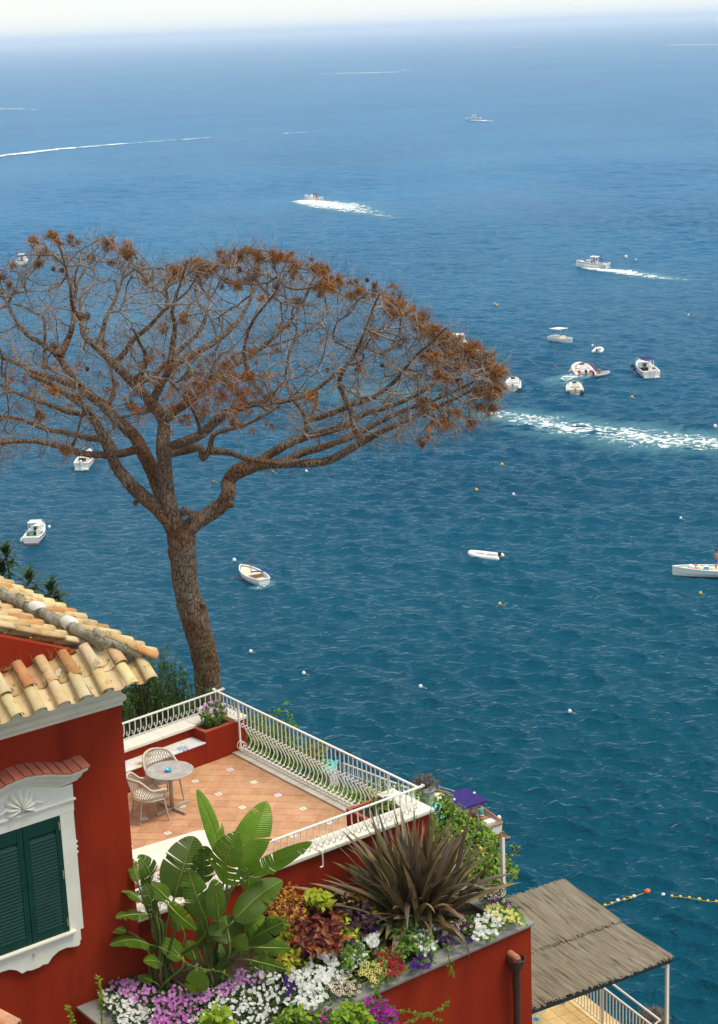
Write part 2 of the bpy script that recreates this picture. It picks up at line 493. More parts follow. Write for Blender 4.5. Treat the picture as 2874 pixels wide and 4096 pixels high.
def place_tile(meshes, p, down, parent=roof, jitter=.012, wts=(.4, .3, .15, .15), nm="roof_tile"):
    """p = upper end, down = direction of fall (unit, 3D)"""
    d = Vector(down).normalized()
    side = d.cross(Vector((0, 0, 1))).normalized()
    upv = side.cross(d).normalized()
    m3 = Matrix((-side, -d, upv)).transposed() if False else Matrix((side * -1, d * -1, upv)).transposed()
    if m3.determinant() < 0: m3 = Matrix((side, d * -1, upv)).transposed()
    m4 = m3.to_4x4()
    m4 = m4 @ Matrix.Rotation(random.uniform(-.05, .05), 4, 'Z') @ Matrix.Rotation(random.uniform(-.03, .03), 4, 'X')
    m4.translation = Vector(p) + Vector((random.uniform(-jitter, jitter), random.uniform(-jitter, jitter), random.uniform(-.006, .008)))
    return piece(nm, random.choices(meshes, wts)[0], parent, m4)
# front skirt: two courses above the cornice, falling towards -Y
SL = .72
dn = Vector((0, -1, -SL)).normalized()
for i in range(13):
    x = 11.58 - .345 * i
    for row in range(2):
        y0 = YH + .06 - row * .29; z0 = 4.90 - row * .29 * SL
        if i == 0 and row == 0: continue
        place_tile(PAN, (x - .172, y0, z0 + .055), dn, wts=(.35, .2, .02, .43) if row else (.35, .35, .1, .2))
        place_tile(COVER, (x, y0, z0 + .035 + .02 * (1 - row)), dn, wts=(.45, .2, .03, .32) if row else (.25, .45, .14, .16))
# right slope: courses falling towards +X; the left part sits lower, behind the mortar roll
S2 = .40
dx = Vector((1, 0, -S2)).normalized()
ZR = lambda x: 4.63 + S2 * (11.90 - x)
ZL = lambda x: 4.98 - .44 * (x - 10.71)
for j in range(19):
    y = 20.64 + .335 * j
    for r_ in range(2):
        x0 = 11.10 + .36 * r_
        if j == 0 and r_ == 0: continue
        place_tile(PAN, (x0, y + .167, ZR(x0) + .035), dx, wts=(.3, .3, .3, .1))
        place_tile(COVER, (x0, y, ZR(x0) + .03 + .015 * (1 - r_)), dx, wts=(.45, .2, .1, .25) if r_ else (.1, .4, .45, .05))
    if j >= 1:
        for r_ in range(5):
            x0 = 9.30 + .37 * r_
            if y < 21.05: continue
            place_tile(PAN, (x0, y + .167, ZL(x0) + .015), dx, wts=(.3, .3, .3, .1))
            place_tile(COVER, (x0, y, ZL(x0) + .015), dx, wts=(.3, .4, .2, .1))
# under-roof deck so nothing shows through
mb = MB()
mb.hexa([(4.0, YH + .3, 4.55), (11.70, YH + .3, 4.55), (11.70, 27.1, 4.55), (4.0, 27.1, 4.55)],
        [(4.0, YH + .3, ZL(9) - .0), (11.72, YH + .3, 4.66), (11.72, 27.1, 4.66), (4.0, 27.1, ZL(9))])
mb.build("roof_deck", CONC, roof)
# mortar roll and patches
MORTAR = mat("old_mortar", (.26, .23, .16), (.42, .38, .29), rough=1, spec=.05, scale=9, detail=10, bump=1, bscale=30, bdist=.03, spots=(.12, .10, .06), sscale=5, sth=(.5, .62))
MORTW = mat("fresh_mortar", (.62, .60, .53), (.72, .70, .64), rough=1, spec=.05, scale=9, bump=.8, bscale=30, bdist=.02)
pts = []
for k in range(40):
    y = 20.78 + 6.2 * k / 39
    pts.append((11.13 + .02 * math.sin(k * 1.3), y, ZR(11.13) + .045 + .012 * math.sin(k * 2.1) - (.05 if k < 2 else 0)))
mb = MB(); mb.tube(pts, [.088 + .012 * math.sin(k * 1.7) for k in range(40)], 10); roll = mb.build("mortar_roll", MORTAR, roof, smooth=True)
for k0, k1 in ((5, 8), (11, 14)):
    seg = [(p[0] + .012, p[1], p[2] + .013) for p in pts[k0:k1]]
    seg = smooth_path(seg, 4); n_ = len(seg)
    mb = MB(); mb.tube(seg, [.06 + .05 * math.sin(math.pi * (i + .4) / n_) for i in range(n_)], 9)
    mb.build("mortar_patch", MORTW, roll, smooth=True)
mb = MB()
mb.tube(smooth_path([(11.06, 20.92, 5.05), (11.22, 20.76, 4.96), (11.40, 20.62, 4.86), (11.60, 20.50, 4.76)], 5), [.12 - .003 * i for i in range(16)], 9)
mb.build("hip_mortar", MORTAR, roof, smooth=True)
# two hip tiles on the corner
place_tile(COVER, (11.20, 20.80, 5.06), Vector((1, -.75, -.62)).normalized(), wts=(.1, .2, .7, 0), nm="hip_tile")
place_tile(COVER, (11.44, 20.62, 4.90), Vector((1, -.75, -.62)).normalized(), wts=(0, .3, .7, 0), nm="hip_tile")

# --- window
YW = YH
win = bpy.data.objects.new("window", None); col.objects.link(win); hang(win, house)
mb = MB()
# white surround (plate with a square hole), thickness 5 cm
def slab_xz(mb, poly, y0, y1):
    mb.prism([(p[0], y0, p[1]) for p in poly], (0, y1 - y0, 0))
CX = 9.665
def sym(right):        # right half outline from top to bottom -> closed polygon about CX
    return right + [(2 * CX - x, z) for x, z in right[::-1]]
hx = .585
mb.box(CX + hx, CX + .80, YW - .05, YW + .02, .86, 2.66)
mb.box(CX - .80, CX - hx, YW - .05, YW + .02, .86, 2.66)
slab_xz(mb, sym([(CX, 3.34), (CX + .25, 3.34), (CX + .50, 3.20), (CX + .66, 3.06), (CX + .82, 3.06), (CX + .81, 2.664), (CX, 2.664)]), YW - .052, YW + .02)
apr = [(CX, .855), (CX + .745, .855), (CX + .745, .70), (CX + .715, .685), (CX + .73, .66), (CX + .70, .62), (CX + .62, .63), (CX + .50, .66), (CX + .38, .65), (CX + .28, .60), (CX + .20, .52), (CX + .12, .535), (CX + .06, .515), (CX, .515)]
slab_xz(mb, sym(apr), YW - .055, YW + .02)
for s_ in (1, -1):       # small scroll ears at the sides
    for zz in (2.20, 2.12, 2.04):
        mb.prism([(CX + s_ * .80, YW - .04, zz - .035), (CX + s_ * .835, YW - .04, zz - .01), (CX + s_ * .80, YW - .04, zz + .035)], (0, .05, 0))
sur = mb.build("surround", WHITE, win)
# sill
mb = MB(); mb.box(CX - .66, CX + .66, YW - .11, YW + .01, .858, .895); mb.build("sill", MARBLE, win, bevel=.006)
# thin moulding above the shutters
mb = MB(); mb.box(CX - .84, CX + .84, YW - .085, YW - .045, 2.825, 2.865); mb.build("moulding", WHITE, win, bevel=.012)
# arched hood: profile swept along the arch line
def hood():
    line = []
    for k in range(0, 25):
        t = -1 + 2 * k / 24
        if abs(t) < .72: z = 3.275 + .155 * math.cos(t / .72 * math.pi / 2) ** 1.1
        else: z = 3.275 - .0 + .03 * (abs(t) - .72) / .28
        line.append((CX + t * .97, z))
    prof = [(.055, -.20), (.07, -.20), (.085, -.185), (.085, -.165), (.12, -.15), (.15, -.11), (.17, -.075), (.17, -.05), (.21, -.045), (.25, -.02), (.265, .01), (.265, .03)]
    mb = MB(); n = len(prof); vs_ = []
    for i, (x, z) in enumerate(line):
        for p, dz in prof:
            # mouldings return slightly inwards at both ends
            xx = CX + (x - CX) * (1 - (.265 - p) * .42)
            vs_.append((xx, YW - p, z + dz))
        vs_.append((CX + (x - CX), YW + .01, z + .03)); vs_.append((CX + (x - CX) * .88, YW + .01, z - .20))
    m_ = n + 2; fs = []
    for i in range(len(line) - 1):
        for k in range(m_):
            a, b_ = i * m_ + k, i * m_ + (k + 1) % m_
            fs.append((a, b_, b_ + m_, a + m_))
    fs.append(tuple(range(m_))[::-1]); fs.append(tuple((len(line) - 1) * m_ + k for k in range(m_)))
    mb.add(vs_, fs); o = mb.build("hood", WHITE, win)
    TR = mat("hood_tile", (.33, .095, .06), (.40, .13, .085), rough=.85, spec=.15, scale=6, rand=.12)
    def top(x):
        xs = [p[0] for p in line]; zs = [p[1] for p in line]
        return float(np.interp(x, xs, zs)) + .032
    xs = np.linspace(CX - 1.0, CX + 1.0, 15)
    for a, b_ in zip(xs[:-1], xs[1:]):
        z0, z1 = top(a), top(b_)
        mb = MB(); g = .004; lift = .012
        mb.hexa([(a + g, YW - .285, z0 + lift), (b_ - g, YW - .285, z1), (b_ - g, YW, z1 + .07), (a + g, YW, z0 + .07 + lift)],
                [(a + g, YW - .285, z0 + .022 + lift), (b_ - g, YW - .285, z1 + .022), (b_ - g, YW, z1 + .092), (a + g, YW, z0 + .092 + lift)])
        mb.build("hood_tile", TR, o)
hood()
# shell ornament: lobed fan with ribs
def shell():
    mb = MB(); c = Vector((CX, YW - .055, 2.965)); lobes = 9; NA = 73; NRr = 7; vs_ = [(c.x, c.y - .05, c.z)]
    for j in range(1, NRr + 1):
        for i in range(NA):
            a = rad(-42) + rad(264) * i / (NA - 1)
            ph = lobes * (i / (NA - 1)); lob = abs(math.sin(math.pi * ph))
            big = .225 + .035 * math.sin(a) ** 2
            rr = big * (j / NRr) * (.84 + .16 * lob ** .6)
            h_ = .015 + .055 * lob ** .7 * math.sin(math.pi * min(1, .15 + .8 * j / NRr)) + .03 * (1 - j / NRr)
            if j == NRr: h_ = 0
            vs_.append((c.x + rr * math.cos(a) * 1.08, c.y - h_, c.z + rr * math.sin(a) * .98))
    fs = [(0, i + 2, i + 1) for i in range(NA - 1)]
    for j in range(NRr - 1):
        a = 1 + j * NA
        fs += [(a + i, a + i + 1, a + NA + i + 1, a + NA + i) for i in range(NA - 1)]
    mb.add(vs_, fs)
    mb.ball((CX - .03, YW - .075, 2.925), .035, 10, 6); mb.ball((CX + .035, YW - .075, 2.925), .03, 10, 6)
    for s_ in (1, -1):
        mb.tube(smooth_path([(CX + s_ * .20, YW - .06, 3.0), (CX + s_ * .30, YW - .065, 2.95), (CX + s_ * .38, YW - .06, 2.955), (CX + s_ * .49, YW - .055, 2.985)], 5), [.035 - .0019 * i for i in range(16)], 7)
    mb.build("shell_ornament", WHITE, win, smooth=True)
shell()
# shutters
GREEN = mat("green_shutter_paint", (.0024, .036, .027), (.0034, .045, .034), rough=.45, spec=.2, scale=3, bump=.15, bscale=30, bdist=.004)
slat_me = None
BRASS = mat("brass", (.55, .47, .24), rough=.35, metal=.7)
mb = MB(); mb.box(CX - hx, CX + hx, YW - .012, YW + .012, .896, 2.662); mb.build("shutter_recess", GREEN, win)
for s_ in (-1, 1):
    x0, x1 = (CX - hx + .004, CX - .004) if s_ < 0 else (CX + .004, CX + hx - .004)
    mb = MB(); ya, yb_ = YW - .058, YW - .014
    mb.box(x0, x0 + .085, ya, yb_, .90, 2.655); mb.box(x1 - .085, x1, ya, yb_, .90, 2.655)
    mb.box(x0 + .085, x1 - .085, ya + .003, yb_ - .002, .90, 1.04); mb.box(x0 + .085, x1 - .085, ya + .003, yb_ - .002, 2.46, 2.655)
    sh = mb.build("shutter", GREEN, win, bevel=.006)
    if slat_me is None:
        q = MB(); w_ = (x1 - x0) / 2 - .088
        q.hexa([(-w_, -.024, -.034), (w_, -.024, -.034), (w_, -.014, -.034), (-w_, -.014, -.034)], [(-w_, .014, .030), (w_, .014, .030), (w_, .022, .030), (-w_, .022, .030)])
        slat_me = q.mesh("slat", GREEN)
    for k in range(27):
        piece("slat", slat_me, sh, Matrix.Translation(((x0 + x1) / 2, YW - .036, 1.072 + k * .0512)))
    for zz in (2.52, 1.78, 1.05):
        xx = x1 - .028 if s_ > 0 else x0 + .028
        mb = MB(); mb.box(xx - .010, xx + .010, ya - .012, ya - .001, zz - .055, zz + .055); mb.tube([(xx, ya - .012, zz - .06), (xx, ya - .012, zz + .06)], .008, 8)
        mb.build("hinge", BRASS, sh)
mb = MB(); mb.tube([(CX, YW - .055, .745), (CX, YW - .085, .74)], [.014, .02], 10); mb.build("shutter_stop", CONC, win)

# ------------------------------------------------------------------ terrace
TERRA = mat("terracotta_floor", (.47, .235, .115), (.58, .325, .18), rough=.6, spec=.25, scale=3.2, detail=4, lo=.3, hi=.7, rand=.10, hue=.008, spots=(.62, .38, .20), sscale=5.5, sth=(.5, .78))
GROUT = mat("grout", (.56, .40, .25), (.64, .48, .31), rough=.95, spec=.1, scale=6)
BACK_O = Vector((16.84, 26.97, 0)); _ba = rad(5.1)
BU = Vector((math.cos(_ba), math.sin(_ba), 0)); BV = Vector((-math.sin(_ba), math.cos(_ba), 0))
def bk(u, v, z): return BACK_O + BU * u + BV * v + Vector((0, 0, z))
def bbox(mb, u0, u1, v0, v1, z0, z1):
    lo = [bk(u0, v0, z0), bk(u1, v0, z0), bk(u1, v1, z0), bk(u0, v1, z0)]
    return mb.hexa(lo, [p + Vector((0, 0, z1 - z0)) for p in lo])

mb = MB()
fl = [(XH - .05, 21.12), (16.70, 21.12), (16.70, 26.40), (XH - .05, 25.85)]
mb.hexa([(x, y, -.25) for x, y in fl], [(x, y, -.006) for x, y in fl])
floor = setting("terrace_floor", mb, GROUT)
def clip(poly, rect):
    for a, b_, c_ in rect:      # keep a*x+b*y<=c
        out = []
        for i in range(len(poly)):
            p, q = poly[i], poly[(i + 1) % len(poly)]
            dp, dq = a * p[0] + b_ * p[1] - c_, a * q[0] + b_ * q[1] - c_
            if dp <= 0: out.append(p)
            if (dp < 0) != (dq < 0) and dp != dq:
                t = dp / (dp - dq); out.append((p[0] + (q[0] - p[0]) * t, p[1] + (q[1] - p[1]) * t))
        poly = out
        if len(poly) < 3: return []
    return poly
hs = .19 - .0065
dia = [(hs, 0), (0, hs), (-hs, 0), (0, -hs)]
q = MB(); q.prism([(x, y, -.012) for x, y in dia[::-1]][::-1], (0, 0, .012)); tile_me = q.mesh("floor_tile", TERRA)
tm = bpy.data.materials.new("tmp")
OX, OY = 16.20, 25.72         # a decorated tile sits here, repeat .76 m
k_ = math.tan(_ba)
rect = [(1, 0, 16.628), (-1, 0, -(XH + .0)), (0, -1, -21.14), (-k_, 1, 26.31 - k_ * 16.8)]
for i in range(-32, 10):
    for j in range(-32, 16):
        if (i + j) % 2 == 0: continue
        cx, cy = OX + .19 * i, OY + .19 * j
        if cx < XH - .2 or cx > 16.9 or cy < 20.9 or cy > 26.6: continue
        poly = [(cx + x, cy + y) for x, y in dia]
        cl = clip(poly, rect)
        if not cl: continue
        if len(cl) == 4 and all(abs(a[0] - b_[0]) + abs(a[1] - b_[1]) < 1e-6 for a, b_ in zip(cl, poly)):
            piece("floor_tile", tile_me, floor, Matrix.Translation((cx, cy, random.uniform(-.001, .001))))
        else:
            mb = MB(); mb.prism([(x, y, -.012) for x, y in cl], (0, 0, .012)); mb.build("floor_tile", TERRA, floor)
bpy.data.materials.remove(tm)

def deco_material(name, a, b_, ground=(.76, .75, .70), r=.05):
    """painted rosette on a glazed tile, in the tile's own coordinates"""
    m = bpy.data.materials.new(name); m.use_nodes = True
    N = m.node_tree.nodes; L = m.node_tree.links; B = N["Principled BSDF"]; B.inputs["Roughness"].default_value = .25
    tc = N.new("ShaderNodeTexCoord"); sep = N.new("ShaderNodeSeparateXYZ"); L.new(tc.outputs["Object"], sep.inputs[0])
    def mth(op, x, y=0.):
        q = N.new("ShaderNodeMath"); q.operation = op
        for i, v in ((0, x), (1, y)):
            if isinstance(v, (int, float)): q.inputs[i].default_value = v
            else: L.new(v, q.inputs[i])
        return q.outputs[0]
    X, Y = sep.outputs[0], sep.outputs[1]
    d = mth('SQRT', mth('ADD', mth('MULTIPLY', X, X), mth('MULTIPLY', Y, Y)))
    ang = mth('ARCTAN2', Y, X)
    pet = mth('ABSOLUTE', mth('SINE', mth('MULTIPLY', ang, 4.0)))
    lim = mth('MULTIPLY', mth('ADD', mth('MULTIPLY', pet, .6), .4), r)
    inside = mth('LESS_THAN', d, lim); core = mth('LESS_THAN', d, r * .38)
    m1 = N.new("ShaderNodeMixRGB"); m1.inputs[1].default_value = ground + (1,); m1.inputs[2].default_value = a + (1,); L.new(inside, m1.inputs[0])
    m2 = N.new("ShaderNodeMixRGB"); m2.inputs[2].default_value = b_ + (1,); L.new(m1.outputs[0], m2.inputs[1]); L.new(core, m2.inputs[0])
    L.new(m2.outputs[0], B.inputs["Base Color"]); return m
DECO = [deco_material("inlay_blue", (.38, .46, .62), (.20, .28, .50), r=.04), deco_material("inlay_yellow", (.62, .52, .20), (.42, .42, .16), r=.04)]
dme = []
for dm in DECO:
    q = MB(); q.box(-.054, .054, -.054, .054, -.010, .0028); dme.append(q.mesh("inlay_tile", dm))
for i in range(-6, 1):
    for j in range(-6, 1):
        cx, cy = OX + .76 * i, OY + .76 * j
        if cx > XH + .1 and cy > 21.2 and cy < 26.25 + k_ * (cx - 16.8):
            piece("inlay_tile", dme[(i + j) % 2], floor, Matrix.Translation((cx, cy, 0)))

terr = thing("terrace_walls", "red stucco terrace walls with pale marble coping, bench and corner planters", "terrace", (14, 24, -7))
mb = MB()
mb.box(XH + .002, 16.92, 20.88, 21.16, -7.2, .60)              # front parapet and retaining wall
mb.box(16.66, 16.92, 21.16, 27.0, -7.2, -.008)                 # right retaining wall
bbox(mb, -5.7, .10, -.24, .12, -7.0, .60)                      # back parapet
mb.box(15.95, 16.915, 21.16, 21.84, -.20, .595)                # near corner planter
bbox(mb, -.86, .10, -.64, -.24, -.2, .595)                     # far corner planter
mb.build("wall", RED, terr)
mb = MB(); bbox(mb, -5.6, -.862, -.635, -.242, -.1, .40); bench = mb.build("bench", RED, terr)
WT = mat("bench_tile_white", (.74, .74, .71), (.79, .79, .77), rough=.22, spec=.5, scale=3, rand=.03)
BT = [deco_material("bench_tile_yellow", (.62, .44, .08), (.18, .26, .42), r=.13), deco_material("bench_tile_blue", (.22, .36, .60), (.60, .52, .22), r=.13)]
for i in range(15):
    for j in range(2):
        u1 = -.866 - .312 * i; v0 = -.655 + .207 * j
        c_ = bk(u1 - .155, v0 + .102, 0)
        q = MB(); q.box(-.153, .153, -.1015, .1015, 0, .022)
        m_ = WT
        if j == 0 and i in (1, 4, 7): m_ = BT[(i + 1) // 2 % 2]
        if j == 1 and i in (3, 6): m_ = BT[1 - i % 2]
        o = bpy.data.objects.new("bench_tile", q.mesh("bench_tile", m_)); col.objects.link(o)
        o.matrix_basis = Matrix.Translation((c_.x, c_.y, .4)) @ Matrix.Rotation(_ba, 4, 'Z'); hang(o, bench)
# coping slabs
def coping(mbf, n, parent=terr):
    return mbf.build("coping_slab", MARBLE, parent, bevel=.008)
for i in range(5):
    mb = MB(); bbox(mb, -4.6 + .76 * i, -4.6 + .76 * (i + 1) - .004, -.30, .16, .602, .66); coping(mb, i)
mb = MB(); bbox(mb, -.796, -.16, -.27, .16, .602, .66); coping(mb, 0)
mb = MB(); bbox(mb, -.157, .14, -.655, .16, .602, .66); coping(mb, 0)
for i in range(4):
    x0 = XH + .01 + 1.13 * i
    mb = MB(); mb.box(x0, x0 + 1.126, 20.80, 21.22, .602, .66); coping(mb, i)
    mb = MB(); mb.box(x0, x0 + 1.126, 20.84, 20.90, .572, .6015); mb.build("coping_moulding", MARBLE, terr)
mb = MB(); mb.box(15.89, 16.98, 20.80, 21.22, .602, .66); coping(mb, 0)
mb = MB(); mb.box(15.89, 16.96, 20.84, 20.90, .572, .6015); mb.build("coping_moulding", MARBLE, terr)
mb = MB(); mb.box(16.62, 16.98, 21.224, 21.90, .602, .66); coping(mb, 0)
# planter rims (plain red cement) round the soil
for (u0, u1, v0, v1) in ((-.86, -.16, -.64, -.575), (-.86, -.795, -.575, -.305), (-.16 - .06, -.16, -.575, -.275)):
    mb = MB(); bbox(mb, u0, u1, v0, v1, .598, .622); mb.build("planter_rim", REDTOP, terr)
mb = MB(); bbox(mb, -.795, -.22, -.575, -.305, .58, .606); mb.build("planter_soil", SOIL, terr)
mb = MB(); mb.box(15.95, 16.615, 21.78, 21.845, .598, .622); mb.box(15.95, 16.01, 21.225, 21.78, .598, .622); mb.build("planter_rim", REDTOP, terr)
mb = MB(); mb.box(16.01, 16.615, 21.225, 21.78, .58, .606); mb.build("planter_soil", SOIL, terr)
# kerb along the sea side
mb = MB(); mb.box(16.632, 16.93, 21.85, 26.31, -.2, .035); mb.build("kerb", CONC, terr, bevel=.01)

# --- railings: balusters bow outwards and curl at the foot
def rail(name, label, A, B, out, zt, prof, spacing, posts, ends, curl=None, bar=None, skip=lambda t: False, foot=None, shift=0.):
    A, B, out = Vector(A), Vector(B), Vector(out).normalized()
    d = (B - A); Ln = d.length; d.normalize()
    t_ = thing(name, label, "railing", (A + B) / 2)
    mb = MB(); mb.obox((A + B) / 2 + Vector((0, 0, zt - .014)), d * (Ln / 2), out * .022, Vector((0, 0, .014)))
    mb.build("top_rail", RAIL, t_, bevel=.008)
    q = MB()
    pp = smooth_path([out * o_ + Vector((0, 0, z)) for o_, z in prof], 5)
    q.tube(pp, .0105, 6, flat=1.0)
    if curl: q.tube(smooth_path([out * o_ + Vector((0, 0, z)) for o_, z in curl], 5), .009, 6)
    if foot: q.tube([out * o_ + Vector((0, 0, z)) for o_, z in foot], .011, 6)
    me = q.mesh("baluster", RAIL, True)
    n = int(Ln / spacing)
    for i in range(n + 1):
        t = shift + i * spacing
        if t > Ln - .03 or t < .02: continue
        if skip(t): continue
        if any(abs(t - p_) < .03 for p_, _ in posts): continue
        piece("baluster", me, t_, Matrix.Translation(A + d * t))
    for p_, z0 in posts:
        mb = MB(); mb.obox(A + d * p_ + Vector((0, 0, (zt - .02 + z0) / 2)), d * .017, out * .017, Vector((0, 0, (zt - .02 - z0) / 2)))
        mb.build("post", RAIL, t_, bevel=.005)
    for e_, s_ in ends:       # rolled rail ends that pass the corner
        P = A + d * e_ + Vector((0, 0, zt - .01))
        mb = MB(); mb.obox(P + d * (.05 * s_) + Vector((0, 0, -.004)), d * .05, out * .02, Vector((0, 0, .013)))
        mb.tube([P + d * (.105 * s_) - out * .03 + Vector((0, 0, .006)), P + d * (.105 * s_) + out * .03 + Vector((0, 0, .006))], .018, 10)
        mb.build("rail_end", RAIL, t_, smooth=False)
    if bar:
        z0, z1, o0, o1, b0, b1 = bar
        mb = MB(); mb.obox(A + d * ((b0 + b1) / 2) + out * ((o0 + o1) / 2) + Vector((0, 0, (z0 + z1) / 2)), d * ((b1 - b0) / 2), out * ((o1 - o0) / 2), Vector((0, 0, (z1 - z0) / 2)))
        mb.build("bottom_bar", RAIL, t_)
    return t_
ZT = 1.04
short = [(0, ZT - .02), (0, .90), (.005, .84), (.03, .775), (.065, .735), (.10, .733), (.118, .757), (.108, .782), (.088, .778)]
sfoot = [(.062, .735), (.062, .66)]
tall = [(0, ZT - .02), (0, .68), (.004, .60), (.035, .50), (.09, .40), (.135, .30), (.14, .22), (.105, .15), (.05, .115), (0, .12), (-.03, .15), (-.024, .185), (.01, .19), (.03, .165)]
tcurl = [(0, .58), (-.03, .565), (-.052, .59), (-.046, .625), (-.02, .632), (-.006, .61)]
rb = rail("terrace_railing", "white railing on marble coping along the back of the terrace, by the pine", bk(-4.5, 0, 0), bk(0, 0, 0), BV, ZT, short, .1245, [], [(4.5, 1)], foot=sfoot, shift=.06)
RX = 16.79
rr = rail("terrace_railing", "white seaward railing of tall bellied balusters between the two corners", (RX, 26.97, 0), (RX, 20.98, 0), (1, 0, 0), ZT, tall, .1245,
          [(.72, .035), (5.20, .66)], [(0, -1)], curl=tcurl, bar=(.075, .11, -.012, .016, .72, 5.1), skip=lambda t: t < .70 or t > 5.0)
# short balusters on the two coping corners of the seaward railing
q = MB(); q.tube(smooth_path([(o_, 0, z) for o_, z in short], 5), .0085, 6); q.tube([(o_, 0, z) for o_, z in sfoot], .011, 6); sme = q.mesh("baluster", RAIL, True)
for t in (.10, .22, .345, .47, .595, 5.10, 5.23, 5.48, 5.60, 5.73, 5.86):
    piece("baluster", sme, rr, Matrix.Translation((RX, 26.97 - t, 0)))
mb = MB(); mb.obox((RX, 23.88, .055), (.018, 0, 0), (0, .018, 0), (0, 0, .022)); mb.build("post_foot", RAIL, rr)
for yy in (26.25, 26.17):      # scroll rings at the foot of the first post
    mb = MB(); mb.tube([(RX - .012 + .075 * math.cos(a), yy - .02, .17 + .075 * math.sin(a)) for a in np.linspace(0, 2 * math.pi, 17)], .0075, 6, cap=False); mb.build("ring_scroll", RAIL, rr, smooth=True)
rf = rail("terrace_railing", "white railing on marble coping along the near side, above the flower bed", (XH + .02, 20.95, 0), (RX, 20.98, 0), (0, -1, 0), ZT, short, .1245, [], [(RX - XH - .02, 1)], foot=sfoot, shift=.05)
mb = MB(); mb.tube(smooth_path([(14.62, 20.86, .67), (14.66, 20.78, .665), (14.67, 20.765, .60), (14.67, 20.765, .44), (14.655, 20.76, .41), (14.61, 20.76, .415)], 4), .013, 8)
tag(mb.build("overflow_pipe", RAIL, None, smooth=True), "thin white bent pipe hanging over the near coping of the terrace", "pipe")

# ------------------------------------------------------------------ raised flower bed in front of the house
ZB = -.33
bed = thing("flower_bed", "red walled flower bed with grey stone coping in front of the terrace", "planter", (13.8, 19.5, -7))
mb = MB()
mb.box(10.30, 16.79, 18.32, 18.56, -7.2, ZB - .05)
mb.box(16.55, 16.79, 18.56, 20.87, -7.2, ZB - .05)
mb.box(10.30, 10.54, 18.56, 20.79, -7.2, ZB - .05)
mb.build("wall", RED, bed)
for i in range(5):
    x0 = 10.26 + 1.315 * i
    mb = MB(); mb.box(x0, x0 + 1.312, 18.27, 18.60, ZB - .047, ZB); mb.build("coping_slab", SLATE, bed, bevel=.006)
mb = MB(); mb.box(16.50, 16.835, 18.604, 20.87, ZB - .047, ZB); mb.build("coping_slab", SLATE, bed, bevel=.006)
mb = MB(); mb.box(10.26, 10.66, 18.604, 20.79, ZB - .047, ZB); mb.build("coping_slab", SLATE, bed, bevel=.006)
mb = MB(); mb.box(10.55, 16.54, 18.57, 20.86, -1.0, ZB - .05); mb.build("soil", SOIL, bed)
# downpipe with hopper and clay spout
PIPE = mat("brown_downpipe", (.045, .020, .014), (.065, .030, .020), rough=.45, spec=.35, scale=6)
dp = thing("downpipe", "dark brown downpipe with hopper head on the flower bed wall", "downpipe", (16.37, 18.2, -4))
mb = MB(); px_, py_ = 16.37, 18.20
mb.tube([(px_, py_, -.95), (px_, py_, -7)], .058, 14); mb.tube([(px_, py_, -1.10), (px_, py_, -1.20)], .066, 14); mb.build("pipe", PIPE, dp, smooth=False)
mb = MB(); mb.lathe([(.06, -.98), (.065, -.95), (.135, -.82), (.14, -.76), (.145, -.755), (.145, -.735), (.128, -.735), (.12, -.80), (.05, -.93)], (px_, py_, 0), 20); mb.build("hopper", PIPE, dp, smooth=True)
CLAY = mat("clay_pipe", (.42, .15, .08), (.5, .2, .11), rough=.7)
mb = MB()
seg = [(px_ - .02, 18.40, -.70), (px_ - .03, 18.12, -.72)]
mb.tube(seg, .062, 14, cap=False); mb.tube([seg[1], (px_ - .03, 18.13, -.7201)], [.062, .05], 14, cap=False); mb.tube(seg[::-1], .048, 14, cap=True)
mb.build("spout", CLAY, dp, smooth=True)

# ------------------------------------------------------------------ lower garden edge: railing, pedestals, pots
def bars(name, label, A, B, zt, zb, n, rails=((0, .02),), posts=(0., 1.), rb=.010, cat="railing"):
    A, B = Vector(A), Vector(B); t_ = thing(name, label, cat, (A + B) / 2)
    for dz, r in rails:
        mb = MB(); mb.tube([A + Vector((0, 0, zt + dz)), B + Vector((0, 0, zt + dz))], r, 8); mb.build("rail_bar", RAIL, t_)
    q = MB(); q.tube([(0, 0, zb), (0, 0, zt)], rb, 6); me = q.mesh("baluster", RAIL)
    for i in range(1, n): piece("baluster", me, t_, Matrix.Translation(A.lerp(B, i / n)))
    q = MB(); q.tube([(0, 0, zb - .08), (0, 0, zt)], .022, 8); me = q.mesh("post", RAIL)
    for p_ in posts: piece("post", me, t_, Matrix.Translation(A.lerp(B, p_)))
    return t_
bars("garden_railing", "thin white railing at the edge of the lower garden, left of the turquoise pedestal", (19.72, 31.2, 0), (20.16, 28.55, 0), -1.70, -2.35, 16, rails=((0, .024), (-.20, .016)), posts=(0, .5, 1))
bars("garden_railing", "thin white railing at the edge of the lower garden, behind the shrubs near the urn", (20.24, 27.75, 0), (20.46, 25.7, 0), -1.70, -2.5, 17, rails=((0, .024), (-.20, .016)), posts=(0, .5, 1))
TURQ = mat("turquoise_tile", (.09, .55, .52), (.12, .62, .58), rough=.3, spec=.4, scale=3)
PEDW = mat("pedestal_plaster", (.55, .52, .47), (.62, .60, .55), rough=.85, scale=3, spots=(.45, .42, .36), sscale=2)
def pedestal(label, c, rz, hx_, hy_, zt):
    t_ = thing("pedestal", label, "pedestal", (c[0], c[1], -2.7), rz)
    mb = MB(); mb.box(-hx_ + .03, hx_ - .03, -hy_ + .03, hy_ - .03, 0, zt + 2.7 - .05); mb.build("body", PEDW, t_, local=True)
    mb = MB(); mb.box(-hx_, hx_, -hy_, hy_, zt + 2.7 - .05, zt + 2.7); mb.build("top", TURQ, t_, local=True, bevel=.01)
    return t_
